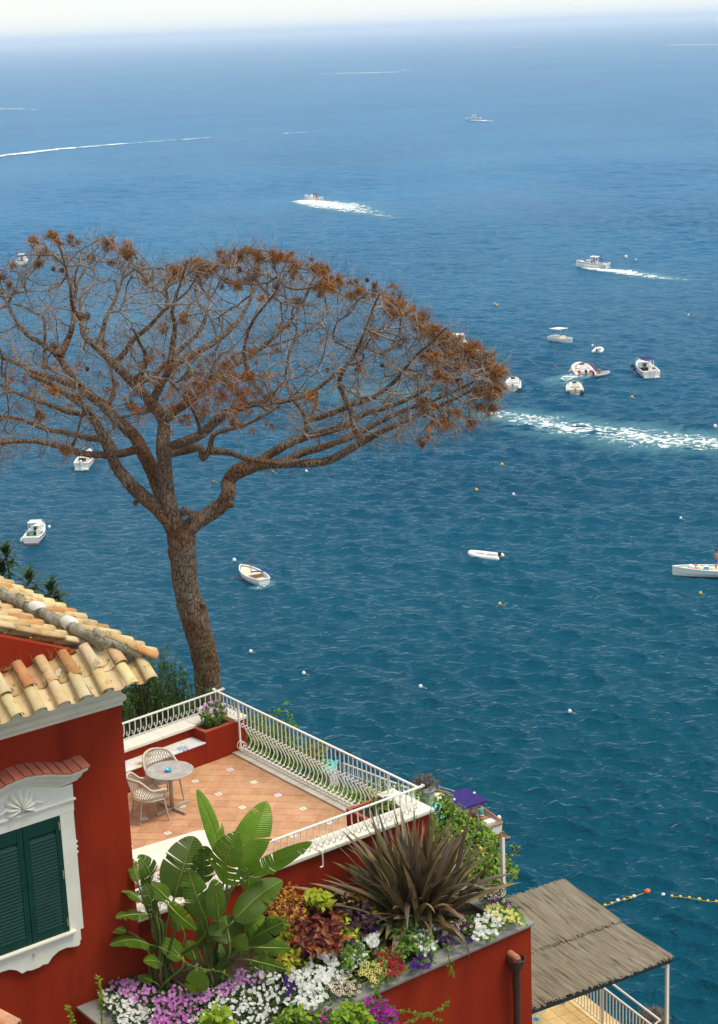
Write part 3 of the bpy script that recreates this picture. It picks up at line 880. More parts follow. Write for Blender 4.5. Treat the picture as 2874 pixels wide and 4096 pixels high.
pedestal("white pedestal with turquoise top seen through the middle of the seaward railing", (20.10, 28.45, 0), rad(40), .36, .36, -1.93)
pedestal("turquoise topped pedestal under the stone urn beyond the near terrace corner", (20.0, 24.75, 0), rad(10), .34, .55, -1.62)
def dry_bush(mb, c, r, n, seed, flat=.8):
    rs = random.Random(seed)
    for i in range(n):
        a = rs.uniform(0, 2 * math.pi); e = rs.uniform(.1, 1.4)
        d = Vector((math.cos(a) * math.cos(e), math.sin(a) * math.cos(e), math.sin(e) * flat)) * r * rs.uniform(.7, 1.1)
        p0 = Vector(c); p1 = p0 + d * .5 + Vector((0, 0, .15 * r)); p2 = p0 + d
        mb.tube([p0, p1, p2], [.008, .006, .003], 3, cap=False)
        for k in range(5):
            q_ = p1.lerp(p2, rs.uniform(.2, 1)); e_ = Vector((rs.gauss(0, 1), rs.gauss(0, 1), rs.gauss(.3, 1))).normalized() * r * .22
            mb.tube([q_, q_ + e_], [.006, .004], 3, cap=False)
DRY = mat("dry_twigs", (.17, .14, .12), (.25, .21, .19), rough=1, spec=.05, scale=20)
URN = mat("urn_stone", (.42, .42, .40), (.55, .55, .53), rough=.7, scale=8, spots=(.25, .28, .30), sscale=9, sth=(.5, .6))
DARKP = mat("black_pot", (.02, .022, .024), rough=.5)
def potted(name, label, c, prof, pm, bush_r, n, seed, bm=DRY, pname="urn"):
    t_ = thing(name, label, "potted plant", c)
    mb = MB(); mb.lathe(prof, c, 20); mb.build(pname, pm, t_, smooth=True)
    mb = MB(); dry_bush(mb, (c[0], c[1], c[2] + prof[-3][1] - .02), bush_r, n, seed); mb.build("dry_branches", bm, t_, kind="stuff")
    return t_
potted("potted_plant", "grey stone urn of dry lavender beyond the near terrace corner", (19.86, 24.62, -1.62),
       [(.12, 0), (.15, .02), (.15, .05), (.09, .09), (.11, .14), (.17, .26), (.19, .38), (.18, .46), (.205, .48), (.205, .52), (.18, .52), (.165, .45), (.05, .42)], URN, .34, 90, 3)
potted("potted_plant", "black pot of dry twigs on the turquoise pedestal behind the railing", (20.08, 28.5, -1.93),
       [(.09, 0), (.11, .02), (.14, .22), (.155, .24), (.155, .27), (.135, .27), (.12, .2), (.05, .2)], DARKP, .27, 70, 4, pname="pot")
# bent black lamp post beside the pedestal
mb = MB(); a0 = at_z(1335, 3085, -2.2)
mb.tube(smooth_path([a0 + Vector((0, 0, -.45)), a0, a0 + Vector((.02, -.06, .35)), a0 + Vector((.10, -.25, .52)), a0 + Vector((.16, -.42, .50))], 5), .022, 7)
tag(mb.build("bent_pipe", DARKP, None, smooth=True), "bent black pipe beside the turquoise pedestal in the lower garden", "pipe")

# white mast with rusty hook by the lower garden
t_ = thing("pole", "slim white metal pole with rusty ring, between citrus tree and reed roof", "pole", (18.0, 20.3, -7))
mb = MB(); mb.obox((18.0, 20.3, -3.51), (.028, 0, 0), (0, .028, 0), (0, 0, 3.5)); mb.build("shaft", RAIL, t_)
RUST = mat("rust", (.20, .10, .03), (.34, .20, .08), rough=.9, scale=30)
mb = MB(); mb.tube([(18.0 + .045 * math.cos(a), 20.3, .045 + .055 * math.sin(a)) for a in np.linspace(0, 2 * math.pi, 15)], .013, 6, cap=False); mb.build("ring", RUST, t_, smooth=True)

# ------------------------------------------------------------------ reed-roofed lower terrace
ZR0 = -3.85
def at_roof(px, py): return at_z(px, py, ZR0)
rB, rC = at_z(2263, 3527, ZR0), at_z(2692, 3820, ZR0 - .05)
ry = (rC - rB); LY = ry.length; ry.normalize()
rx = Vector((0, 0, 1)).cross(ry).normalized() * -1          # pointing to the house side
if rx.dot(Vector((-1, .12, 0))) < 0: rx = -rx
rx = (at_z(2133, 4025, ZR0 - .05) - rC).normalized()
LX = 4.6
def reed_material():
    m = bpy.data.materials.new("reed_grey"); m.use_nodes = True; N = m.node_tree.nodes; L = m.node_tree.links; B_ = N["Principled BSDF"]
    B_.inputs["Roughness"].default_value = .95; B_.inputs["Specular IOR Level"].default_value = .06
    geo = N.new("ShaderNodeNewGeometry"); vr = N.new("ShaderNodeVectorRotate"); vr.rotation_type = 'Z_AXIS'
    vr.inputs["Angle"].default_value = -math.atan2(ry.y, ry.x); L.new(geo.outputs["Position"], vr.inputs["Vector"])
    def streak(sx, sy, det):
        mp = N.new("ShaderNodeMapping"); mp.inputs["Scale"].default_value = (sx, sy, .5); L.new(vr.outputs[0], mp.inputs["Vector"])
        n = N.new("ShaderNodeTexNoise"); n.inputs["Scale"].default_value = 1; n.inputs["Detail"].default_value = det; L.new(mp.outputs[0], n.inputs["Vector"]); return n.outputs["Fac"]
    r1 = N.new("ShaderNodeMapRange"); r1.inputs[1].default_value = .36; r1.inputs[2].default_value = .64; L.new(streak(.9, 30, 3), r1.inputs[0])
    r2 = N.new("ShaderNodeMapRange"); r2.inputs[1].default_value = .56; r2.inputs[2].default_value = .66; L.new(streak(1.3, 13, 4), r2.inputs[0])
    m1 = N.new("ShaderNodeMixRGB"); m1.inputs[1].default_value = (.29, .245, .18, 1); m1.inputs[2].default_value = (.43, .375, .285, 1); L.new(r1.outputs[0], m1.inputs[0])
    m2 = N.new("ShaderNodeMixRGB"); m2.inputs[2].default_value = (.19, .155, .11, 1); L.new(r2.outputs[0], m2.inputs[0]); L.new(m1.outputs[0], m2.inputs[1])
    L.new(m2.outputs[0], B_.inputs["Base Color"]); return m
REED = reed_material()
perg = thing("reed_pergola", "reed mat roof on white posts over the lower terrace", "pergola", (22, 22, -6.5))
def reed_mat(y0, y1, zoff, seed):
    rs = random.Random(seed); mb = MB(); n = 330
    for i in range(n):
        u = LX * (i + rs.uniform(-.3, .3)) / n
        r = rs.uniform(.0105, .016)
        a = y0 + rs.uniform(-.05, .03); b_ = y1 + rs.uniform(-.06, .07)
        m_ = (a + b_) / 2
        pts_ = []
        for k, v in enumerate((a, a + (m_ - a) * .5, m_, m_ + (b_ - m_) * .5, b_)):
            sag = -.05 * math.sin(math.pi * min(1, max(0, v / LY))) + .012 * math.sin(u * 2.3 + seed)
            pts_.append(rB + rx * (u + rs.uniform(-.01, .01)) + ry * v + Vector((0, 0, zoff + sag + rs.uniform(-.006, .010) + rs.choice((0, 0, .006)))))
        mb.tube(pts_, r, 4, cap=True)
    return mb.build("reed_mat", REED, perg, kind="stuff")
reed_mat(-.05, LY * .535, .022, 1)
reed_mat(LY * .50, LY + .03, -.016, 2)
DKB = mat("dark_metal_beam", (.018, .03, .03), (.03, .045, .045), rough=.5)
mb = MB(); e0 = rB + ry * (LY - .02) + Vector((0, 0, -.10)); mb.obox(e0 + rx * LX / 2, rx * (LX / 2), ry * .025, Vector((0, 0, .05))); mb.build("front_beam", DKB, perg)
mb = MB(); e0 = rB + ry * .06 + Vector((0, 0, -.10)); mb.obox(e0 + rx * LX / 2, rx * (LX / 2), ry * .025, Vector((0, 0, .05))); mb.build("back_beam", DKB, perg)
for u in (.03, 1.5, 3.0, LX - .05):
    mb = MB(); mb.obox(rB + rx * u + ry * LY / 2 + Vector((0, 0, -.10)), rx * .02, ry * (LY / 2 - .06), Vector((0, 0, .025))); mb.build("rafter", DKB, perg)
for v in (.08, LY - .05):
    p = rB + rx * .09 + ry * v
    mb = MB(); mb.obox(p + Vector((0, 0, -1.45)), rx * .028, ry * .028, Vector((0, 0, 1.30))); mb.build("post", RAIL, perg)
# yellow tiled floor with its kerb
ZF = -6.55
YT = mat("yellow_glazed_tile", (.62, .40, .13), (.70, .50, .21), rough=.35, spec=.4, scale=3.5, rand=.07, spots=(.55, .32, .09), sscale=5)
YD = deco_material("blue_motif_tile", (.14, .42, .50), (.08, .12, .42), ground=(.66, .48, .20), r=.13)
ra0 = at_z(2408, 3932, ZF + .98); ra1 = at_z(2577, 4062, ZF + .98)
fy = (ra1 - ra0); fy.z = 0; fy.normalize(); fx = Vector((-fy.y, fy.x, 0))
if fx.dot(Vector((-1, 0, 0))) < 0: fx = -fx
f0 = Vector((ra0.x, ra0.y, ZF))
mb = MB(); mb.obox(f0 + fx * 1.9 + fy * .4 + Vector((0, 0, -.11)), fx * 2.3, fy * 3.6, Vector((0, 0, .10))); lf = setting("lower_terrace_floor", mb, GROUT)
q = MB(); q.box(-.146, .146, -.146, .146, -.01, .004); yme = q.mesh("floor_tile", YT)
q = MB(); q.box(-.146, .146, -.146, .146, -.01, .004); dmeY = q.mesh("floor_tile", YD)
rotm = Matrix((fx, fy, Vector((0, 0, 1)))).transposed().to_4x4()
for i in range(13):
    for j in range(-10, 13):
        p = f0 + fx * (-.22 + .30 * i) + fy * (.30 * j)
        m4 = Matrix.Translation(p) @ rotm
        piece("floor_tile", dmeY if (i % 6 in (4,) and j % 4 in (0, 1)) else yme, lf, m4)
bars("deck_railing", "white bar railing on the yellow tiled terrace under the reed roof", f0 - fy * 1.5 + Vector((0, 0, -ZF)) , f0 + fy * 1.72 + Vector((0, 0, -ZF)), ZF + .90, ZF + .10, 29, rails=((0, .024), (-.80, .018)), posts=(.47,), rb=.013)
mb = MB(); mb.tube([f0 + fy * .0 - fx * .16 + Vector((0, 0, .98)), f0 + fy * 1.72 - fx * .16 + Vector((0, 0, .98))], .022, 8)
mb.tube([f0 + fy * 1.70 - fx * .16 + Vector((0, 0, .98)), f0 + fy * 1.70 + Vector((0, 0, .90))], .015, 6); mb.tube([f0 + fy * .06 - fx * .16 + Vector((0, 0, .98)), f0 + fy * .06 + Vector((0, 0, .90))], .015, 6)
tag(mb.build("handrail", RAIL, None), "outer white handrail beside the bar railing of the yellow tiled terrace", "handrail")
mb = MB(); mb.obox(f0 + fx * 1.4 - fy * 1.15 + Vector((0, 0, .22)), fx * .75, fy * .12, Vector((0, 0, .22)))
tag(mb.build("low_wall", WHITE, None, bevel=.01), "low white wall under the reed roof, behind the yellow tiles", "wall")
pb = at_z(2612, 4075, ZF + .45)
potted("potted_plant", "pot of grey dry shrub at the bottom right by the white post", (pb.x, pb.y, ZF),
       [(.13, 0), (.15, .02), (.19, .32), (.21, .34), (.21, .38), (.18, .38), (.16, .3), (.05, .3)], TURQ, .36, 220, 9, pname="pot")

# ------------------------------------------------------------------ table, chairs, daybed
TAUPE = mat("taupe_metal", (.40, .355, .285), (.46, .41, .33), rough=.5, spec=.3, scale=8)
ROPE = mat("rope_weave", (.52, .46, .35), (.62, .56, .45), rough=.85, spec=.1, scale=40)
CUSH = mat("cushion_cloth", (.66, .61, .53), (.72, .68, .60), rough=.95, spec=.05, scale=10, bump=.2, bscale=200, bdist=.002)
STONE = mat("table_stone", (.36, .33, .30), (.47, .44, .40), rough=.5, spec=.3, scale=7, detail=9, spots=(.28, .26, .235), sscale=10, sth=(.5, .65))
tb = at_z(691, 3238, 0)
tb.z = 0
table = thing("round_table", "round grey stone topped bistro table on crossed metal foot", "table", tb)
mb = MB(); mb.lathe([(.0, .725), (.405, .725), (.415, .732), (.415, .740), (.405, .747), (.0, .747)], tb, 40); mb.build("table_top", STONE, table)
mb = MB(); mb.tube([tb + Vector((0, 0, .03)), tb + Vector((0, 0, .725))], .036, 14); mb.build("column", TAUPE, table, smooth=True)
for a in (rad(8), rad(98)):
    d_ = Vector((math.cos(a), math.sin(a), 0)); n_ = Vector((-d_.y, d_.x, 0))
    mb = MB(); mb.obox(tb + Vector((0, 0, .026 if a < 1 else .027)), d_ * .36, n_ * .022, Vector((0, 0, .024))); mb.build("foot_bar", TAUPE, table, bevel=.004)
ash = at_z(675, 3083, .76); ash.z = .748
mb = MB(); mb.lathe([(.03, 0), (.05, .01), (.062, .035), (.060, .05), (.052, .05), (.045, .03), (.0, .02)], ash, 18)
BLUEG = mat("blue_glaze", (.06, .36, .60), (.10, .46, .68), rough=.2, spec=.5)
tag(mb.build("ashtray", BLUEG, None, smooth=True), "small blue glazed bowl on the round stone table", "bowl")
def chair(label, c, ang):
    t_ = thing("woven_armchair", label, "chair", (c.x, c.y, 0), ang, "rope chairs round the stone table")
    S = 64
    def plan(u):       # u -1..1 along the U from one arm tip round the back to the other
        th = u * rad(125)
        if abs(u) < .62:
            a = u / .62 * math.pi / 2
            return Vector((-.27 * math.cos(a), .285 * math.sin(a), 0))
        return Vector((.0 + (abs(u) - .62) / .38 * .21, math.copysign(.285 - .02 * ((abs(u) - .62) / .38), u), 0))
    def top(u):
        a = abs(u)
        if a < .30: return .835 - .02 * (a / .3) ** 2
        if a < .62:
            w = (a - .30) / .32; w = w * w * (3 - 2 * w); return .815 - .19 * w
        return .625 - .02 * ((a - .62) / .38)
    def pt(u, v):       # v 0 bottom .. 1 top
        p = plan(u); z0 = .43; z = z0 + (top(u) - z0) * v
        fl = 1 + .10 * v
        lean = -.07 * v * max(0, 1 - abs(u) / .5)
        return Vector((p.x * fl + lean, p.y * fl, z))
    mb = MB()
    rim = [pt(u, 1) for u in np.linspace(-1, 1, 33)]
    end0 = [pt(-1, v) for v in (0, .4, .8)]; end1 = [pt(1, v) for v in (.8, .4, 0)]
    mb.tube(smooth_path(end0 + rim + end1, 2), .021, 8); mb.tube([pt(u, 0) for u in np.linspace(-1, 1, 29)], .018, 8)
    mb.build("rope_rim", ROPE, t_, smooth=True, local=True)
    mb = MB(); K = 34
    for i in range(-4, K + 4):
        for sgn in (1, -1):
            pts_ = []
            for v in np.linspace(0, 1, 8):
                u = -1 + 2 * (i + .5 + sgn * 3.2 * (v - .5)) / K
                if -1 < u < 1: pts_.append(pt(u, v))
            if len(pts_) > 1: mb.tube(pts_, .0064, 4, cap=False)
    mb.build("rope_weave", ROPE, t_, local=True)
    mb = MB()
    pl = [plan(u) for u in np.linspace(-1, 1, 25)]
    out = [(p.x * .95, p.y * .93) for p in pl] + [(.25, .20), (.27, 0), (.25, -.20)]
    mb.prism([(x, y, .40) for x, y in out], (0, 0, .075)); mb.build("cushion", CUSH, t_, local=True, bevel=.02)
    for sx, sy in ((.20, .23), (.20, -.23), (-.19, .19), (-.19, -.19)):
        mb = MB(); mb.tube([(sx, sy, .42), (sx * 1.18 + (.02 if sx > 0 else -.03), sy * 1.12, .0)], [.022, .0145], 8); mb.build("leg", TAUPE, t_, local=True)
    return t_
def gp(a, b_): return at_z(480 + a * .3684, 2900 + b_ * .3684, 0)
A_, B_, C_, D_ = gp(160, 995), gp(243, 1090), gp(503, 1040), gp(410, 930)
f_ = ((C_ + D_) / 2 - (A_ + B_) / 2)
chair("woven rope armchair with pale cushion at the left of the stone table", (A_ + B_ + C_ + D_) / 4, math.atan2(f_.y, f_.x))
E2, F2 = gp(663, 830), gp(620, 722)
c2 = Vector((14.60, 25.42, 0))
chair("woven rope armchair between the stone table and the tiled bench", c2, math.atan2(-.95, -.05))
# daybed
db = thing("daybed", "big cream upholstered daybed on the terrace behind the bird of paradise", "daybed", (12.8, 22.3, 0))
CREAM = mat("cream_cloth", (.74, .70, .58), (.78, .75, .64), rough=.95, spec=.05, scale=3, bump=.25, bscale=6, bdist=.03)
def round_poly(pts_, r=.18, n=5):
    out = []
    for i in range(len(pts_)):
        p0, p1, p2 = [Vector(pts_[(i + k) % len(pts_)]) for k in (-1, 0, 1)]
        a = p1 + (p0 - p1).normalized() * r; b_ = p1 + (p2 - p1).normalized() * r
        for k in range(n + 1):
            t = k / n; out.append((a * (1 - t) ** 2 + p1 * 2 * t * (1 - t) + b_ * t * t))
    return out
rp = round_poly([(12.0, 23.22, 0), (13.92, 23.06, 0), (13.98, 22.72, 0), (13.42, 21.72, 0), (12.0, 21.62, 0)], .16)
mb = MB(); mb.prism([(p.x, p.y, .27) for p in rp], (0, 0, .23)); mb.build("mattress", CREAM, db, bevel=.045)
mb = MB(); mb.prism([(12.7 + (p.x - 12.7) * .95, 22.4 + (p.y - 22.4) * .95, .06) for p in rp], (0, 0, .20)); mb.build("base", CUSH, db)
for (x, y, a, tl) in ((12.55, 22.35, .3, .5), (12.75, 22.05, .9, .35), (12.25, 22.65, -.2, .5)):
    o = MB().ball((0, 0, 0), .24, 16, 10, (1.0, .72, .36)).build("pillow", CREAM, None, smooth=True)
    o.location = (x, y, .585); o.rotation_euler = (tl, .15, a); hang(o, db)

# ================================================================== PLANTS
def leafmat(name, c, c2, rough=.45, spec=.3, trans=.25, scale=9., rand=0.):
    return mat(name, c, c2, rough=rough, spec=spec, trans=trans, scale=scale, detail=3, rand=rand, lo=.3, hi=.7)
def add_leaf(mb, p, d, nrm, L_, W_, fold=.18, droop=.12):
    d = d.normalized(); s_ = d.cross(nrm)
    if s_.length < 1e-5: s_ = d.orthogonal()
    s_.normalize(); n_ = s_.cross(d).normalized()
    if n_.dot(nrm) < 0: n_ = -n_
    m_ = p + d * L_ * .48 + n_ * (.04 * L_)
    t_ = p + d * L_ - n_ * droop * L_
    a = m_ + s_ * W_ * .5 + n_ * fold * W_; b_ = m_ - s_ * W_ * .5 + n_ * fold * W_
    mb.add([p, a, m_, b_, t_], [(0, 1, 2), (0, 2, 3), (1, 4, 2), (2, 4, 3)])
def rvec(rs):
    while True:
        v = Vector((rs.uniform(-1, 1), rs.uniform(-1, 1), rs.uniform(-1, 1)))
        if .01 < v.length < 1: return v
def leaf_cloud(mb, cs, n, L_, W_, seed, up=.45, nm=1):
    """cs: list of (centre, (rx, ry, rz)); leaves on and inside the ellipsoids, facing outwards and up"""
    rs = random.Random(seed); wts = [r[0] * r[1] + r[1] * r[2] for _, r in cs]
    for _ in range(n):
        c, r = rs.choices(cs, wts)[0]
        v = rvec(rs); v = v.normalized() * (rs.uniform(.25, 1) ** .45)
        p = Vector(c) + Vector((v.x * r[0], v.y * r[1], v.z * r[2]))
        o = (v.normalized() + Vector((0, 0, up)) + rvec(rs) * .7).normalized()
        d = (o.cross(rvec(rs)).normalized() + o * rs.uniform(-.1, .6)).normalized()
        if nm > 1: mb.mi = rs.randrange(nm)
        k = rs.uniform(.65, 1.25)
        add_leaf(mb, p, d, o, L_ * k, W_ * k)
    mb.mi = 0
def in_poly(x, y, poly):
    c = False; j = len(poly) - 1
    for i in range(len(poly)):
        xi, yi = poly[i]; xj, yj = poly[j]
        if (yi > y) != (yj > y) and x < (xj - xi) * (y - yi) / (yj - yi) + xi: c = not c
        j = i
    return c
def poly_pts(poly, n, rs):
    xs = [p[0] for p in poly]; ys = [p[1] for p in poly]; out = []
    while len(out) < n:
        x, y = rs.uniform(min(xs), max(xs)), rs.uniform(min(ys), max(ys))
        if in_poly(x, y, poly): out.append((x, y))
    return out
def z4(p): return (300 + p[0] * .6207, 3100 + p[1] * .6207)
def z5(p): return (1200 + p[0] * .6207, 3000 + p[1] * .6207)
def zP(p): return (1000 + p[0] * .4345, 3600 + p[1] * .4345)
def zQ(p): return (300 + p[0] * .3724, 3500 + p[1] * .3724)

# ------------------------------------------------------------------ bird of paradise with big torn leaves
STREL = bpy.data.materials.new("strelitzia_leaf")
def strel_mat(m):
    m.use_nodes = True; N = m.node_tree.nodes; L = m.node_tree.links; B = N["Principled BSDF"]
    B.inputs["Roughness"].default_value = .38; B.inputs["Specular IOR Level"].default_value = .4
    uv = N.new("ShaderNodeUVMap"); sep = N.new("ShaderNodeSeparateXYZ"); L.new(uv.outputs[0], sep.inputs[0])
    wv = N.new("ShaderNodeMath"); wv.operation = 'MULTIPLY'; wv.inputs[1].default_value = 230.0; L.new(sep.outputs[0], wv.inputs[0])
    sn = N.new("ShaderNodeMath"); sn.operation = 'SINE'; L.new(wv.outputs[0], sn.inputs[0])
    geo = N.new("ShaderNodeNewGeometry"); nz = N.new("ShaderNodeTexNoise"); nz.inputs["Scale"].default_value = 5; L.new(geo.outputs["Position"], nz.inputs["Vector"])
    mx = N.new("ShaderNodeMixRGB"); mx.inputs[1].default_value = (.050, .140, .008, 1); mx.inputs[2].default_value = (.16, .31, .016, 1)
    L.new(nz.outputs["Fac"], mx.inputs[0])
    oi = N.new("ShaderNodeObjectInfo"); hs = N.new("ShaderNodeHueSaturation"); mr = N.new("ShaderNodeMapRange")
    mr.inputs[3].default_value = .62; mr.inputs[4].default_value = 1.55; L.new(oi.outputs["Random"], mr.inputs[0]); L.new(mr.outputs[0], hs.inputs["Value"])
    hs.inputs["Hue"].default_value = .49
    L.new(mx.outputs[0], hs.inputs["Color"])
    # dry brown edge here and there
    ed = N.new("ShaderNodeMapRange"); ed.inputs[1].default_value = .95; ed.inputs[2].default_value = 1.0; L.new(sep.outputs[1], ed.inputs[0])
    n2 = N.new("ShaderNodeTexNoise"); n2.inputs["Scale"].default_value = 9; L.new(geo.outputs["Position"], n2.inputs["Vector"])
    th = N.new("ShaderNodeMapRange"); th.inputs[1].default_value = .5; th.inputs[2].default_value = .6; L.new(n2.outputs["Fac"], th.inputs[0])
    mu = N.new("ShaderNodeMath"); mu.operation = 'MULTIPLY'; L.new(ed.outputs[0], mu.inputs[0]); L.new(th.outputs[0], mu.inputs[1])
    m2 = N.new("ShaderNodeMixRGB"); m2.inputs[2].default_value = (.16, .11, .03, 1); L.new(mu.outputs[0], m2.inputs[0]); L.new(hs.outputs[0], m2.inputs[1])
    L.new(m2.outputs[0], B.inputs["Base Color"])
    bp = N.new("ShaderNodeBump"); bp.inputs["Strength"].default_value = .6; bp.inputs["Distance"].default_value = .006
    L.new(sn.outputs[0], bp.inputs["Height"]); L.new(bp.outputs[0], B.inputs["Normal"])
    tr = N.new("ShaderNodeBsdfTranslucent"); L.new(m2.outputs[0], tr.inputs["Color"])
    ms = N.new("ShaderNodeMixShader"); ms.inputs[0].default_value = .28
    L.new(B.outputs[0], ms.inputs[1]); L.new(tr.outputs[0], ms.inputs[2]); L.new(ms.outputs[0], N["Material Output"].inputs["Surface"])
strel_mat(STREL)
RIB = mat("strelitzia_rib", (.20, .25, .035), (.30, .33, .06), rough=.45, spec=.35, scale=6)
STALK = mat("strelitzia_stalk", (.06, .10, .018), (.12, .16, .035), rough=.5, spec=.3, scale=5, spots=(.10, .06, .02), sscale=4)
bird = thing("bird_of_paradise", "large bird of paradise plant with torn banana-like leaves in the bed", "plant", at_z(750, 3960, ZB - .05))
def strel_leaf(root, base_px, tip_px, w_px, dd=0., face=0., tear=.35, fold=.25, arch=.06, seed=0, tipdd=0.):
    rs = random.Random(seed)
    rootp = at_z(root[0], root[1], ZB - .05); D0 = depth(rootp)
    b_ = at_d(*z4(base_px), D0 + dd); t_ = at_d(*z4(tip_px), D0 + dd + tipdd)
    ax = (t_ - b_); Ln = ax.length; axn = ax.normalized()
    tocam = (CAM - b_).normalized() + Vector((0, 0, .35))
    n0 = (tocam - axn * tocam.dot(axn)).normalized()
    n0 = Matrix.Rotation(rad(face), 3, axn) @ n0
    side = axn.cross(n0).normalized()
    W_ = w_px * .00235 * .58
    NS = 26
    mid = []
    for i in range(NS + 1):
        t = i / NS
        mid.append(b_ + ax * t + n0 * (arch * Ln * math.sin(math.pi * t)) - Vector((0, 0, 1)) * (.05 * Ln * t ** 3))
    prof = lambda t: ((t + .03) ** .38 * max(0, 1 - t) ** .70) / .52 if t < .99 else .03
    vs_, fs, uvs = [], [], []
    for sg in (1, -1):
        gap = False; dr = rs.uniform(-.1, .1); segs = []
        cur_d = dr; start_shift = 0
        for i in range(NS):
            torn = (rs.random() < tear) and 2 < i < NS - 1
            if torn: cur_d = rs.uniform(-.28, .22)
            segs.append((torn, cur_d))
        for i in range(NS):
            t0, t1 = i / NS, (i + 1) / NS
            torn0 = segs[i][0]; torn1 = segs[i + 1][0] if i + 1 < NS else False
            d_ = segs[i][1]
            idx = []
            for t, torn, q in ((t0, torn0, 1), (t1, torn1, -1)):
                w = W_ * prof(t)
                lead = .16 * Ln / NS * NS * .0 + .30 * w          # veins sweep towards the tip
                g = (.16 / NS * Ln * q * rs.choice((.3, .6, 1.5))) if torn else 0
                for k in (0, .5, 1.0):
                    ang = fold + (.25 + d_) * k * .8
                    m_ = mid[int(round(t * NS))]
                    p = m_ + (side * sg * math.cos(ang) + n0 * math.sin(fold) * (1 - k * .9) - n0 * math.sin(max(-.6, d_ + .15)) * k * .7) * (w * k) + axn * (lead * k + g * k)
                    vs_.append(p); uvs.append((t, k)); idx.append(len(vs_) - 1)
            a = idx
            q1, q2 = (a[0], a[3], a[4], a[1]), (a[1], a[4], a[5], a[2])
            if sg < 0: q1, q2 = q1[::-1], q2[::-1]
            fs += [q1, q2]
    mb = MB(); mb.add(vs_, fs)
    me = mb.mesh("leaf", STREL, True)
    ul = me.uv_layers.new(name="UVMap")
    li = np.empty(len(me.loops), dtype=np.int32); me.loops.foreach_get("vertex_index", li)
    ul.data.foreach_set("uv", np.array(uvs)[li].astype(np.float32).ravel())
    o = bpy.data.objects.new("leaf", me); col.objects.link(o); hang(o, bird)
    mb = MB(); mb.tube([p + n0 * .004 for p in mid[::2]], [.0115 * (1 - .8 * i / (NS / 2)) + .002 for i in range(NS // 2 + 1)], 6); mb.build("midrib", RIB, o, smooth=True)
    start = rootp + Vector((rs.uniform(-.14, .14), rs.uniform(-.12, .12), 0))
    hgt = (b_ - start).length
    c1 = start + Vector((rs.uniform(-.05, .05), rs.uniform(-.05, .05), 1)) * hgt * .45
    c2 = b_ - axn * hgt * .33
    path = [start * (1 - t) ** 3 + c1 * 3 * t * (1 - t) ** 2 + c2 * 3 * t * t * (1 - t) + b_ * t ** 3 for t in np.linspace(0, 1, 12)]
    mb = MB(); mb.tube(path, [.030 - .0015 * i for i in range(12)], 7); mb.build("stalk", STALK, o, smooth=True)
RL, RR = z4((575, 1395)), z4((900, 1375))
LEAVES = [  # root, base, tip, width, depth offset, face, tear, fold
    (RR, (950, 505), (785, 65), 165, .15, 32, .12, .5), (RR, (1060, 600), (1235, 150), 215, .25, 20, .12, .2), (RR, (960, 700), (1050, 345), 205, -.05, -15, .55, .15),
    (RL, (640, 790), (765, 375), 245, .25, 5, .22, .12), (RR, (1130, 640), (1530, 405), 120, .1, 35, .3, .3), (RL, (845, 930), (730, 590), 165, -.1, -15, .4, .2),
    (RR, (925, 930), (890, 655), 150, -.25, 20, .08, .4), (RR, (1030, 935), (1335, 660), 190, -.2, -10, .25, .2), (RL, (485, 700), (408, 505), 140, .1, 25, .35, .25),
    (RL, (405, 690), (350, 518), 80, .2, 30, .35, .2), (RL, (500, 890), (425, 650), 90, .05, 30, .2, .3), (RL, (430, 820), (222, 725), 95, .05, 55, .6, .3),
    (RL, (470, 900), (262, 912), 120, -.05, 45, .3, .35), (RL, (330, 1010), (188, 985), 60, .0, 20, .2, .2), (RL, (480, 1095), (225, 1085), 135, -.1, 35, .2, .3),
    (RL, (600, 800), (485, 690), 110, -.05, 0, .1, .2), (RL, (600, 830), (785, 985), 110, -.2, 40, .25, .3), (RR, (1000, 1090), (965, 900), 210, -.25, 5, .4, .15),
    (RR, (1110, 1070), (1345, 935), 140, -.1, 20, .25, .25), (RR, (1150, 1110), (1390, 1105), 110, -.2, 30, .3, .3), (RR, (1090, 1020), (1225, 900), 130, -.05, -10, .3, .2),
    (RR, (1230, 940), (1392, 968), 70, .05, 20, .15, .2), (RL, (790, 1405), (790, 1235), 140, -.45, 0, .05, .12), (RL, (690, 1190), (545, 1045), 115, -.1, 10, .2, .2),
    (RR, (1140, 1195), (1365, 1245), 85, -.3, 20, .25, .25), (RL, (780, 1190), (725, 1060), 95, .05, 0, .1, .2), (RL, (560, 1220), (440, 1190), 85, -.1, 15, .15, .2),
    (RL, (650, 1080), (470, 1105), 100, .1, 10, .2, .2), (RR, (860, 1120), (800, 900), 120, .3, 0, .3, .2), (RR, (1120, 760), (1160, 455), 150, .4, -20, .3, .2),
    (RR, (820, 700), (840, 440), 150, .45, 10, .5, .2), (RL, (560, 1080), (520, 900), 90, .3, 0, .2, .2), (RR, (1060, 1150), (1095, 1010), 110, -.1, 0, .3, .2), (RL, (700, 1000), (640, 900), 100, .2, 0, .2, .2),
    (RR, (980, 1200), (930, 1080), 90, -.15, 20, .4, .2), (RL, (500, 1330), (410, 1300), 60, -.2, 10, .1, .2)]
for i, (rt_, b0, t0, w0, dd, fc, te, fo) in enumerate(LEAVES):
    strel_leaf(rt_, b0, t0, w0, dd, fc, te, fo, .03 + .05 * (i % 3), 100 + i, tipdd=(.25 if i % 2 else -.25) * (1 if w0 > 90 else .5))
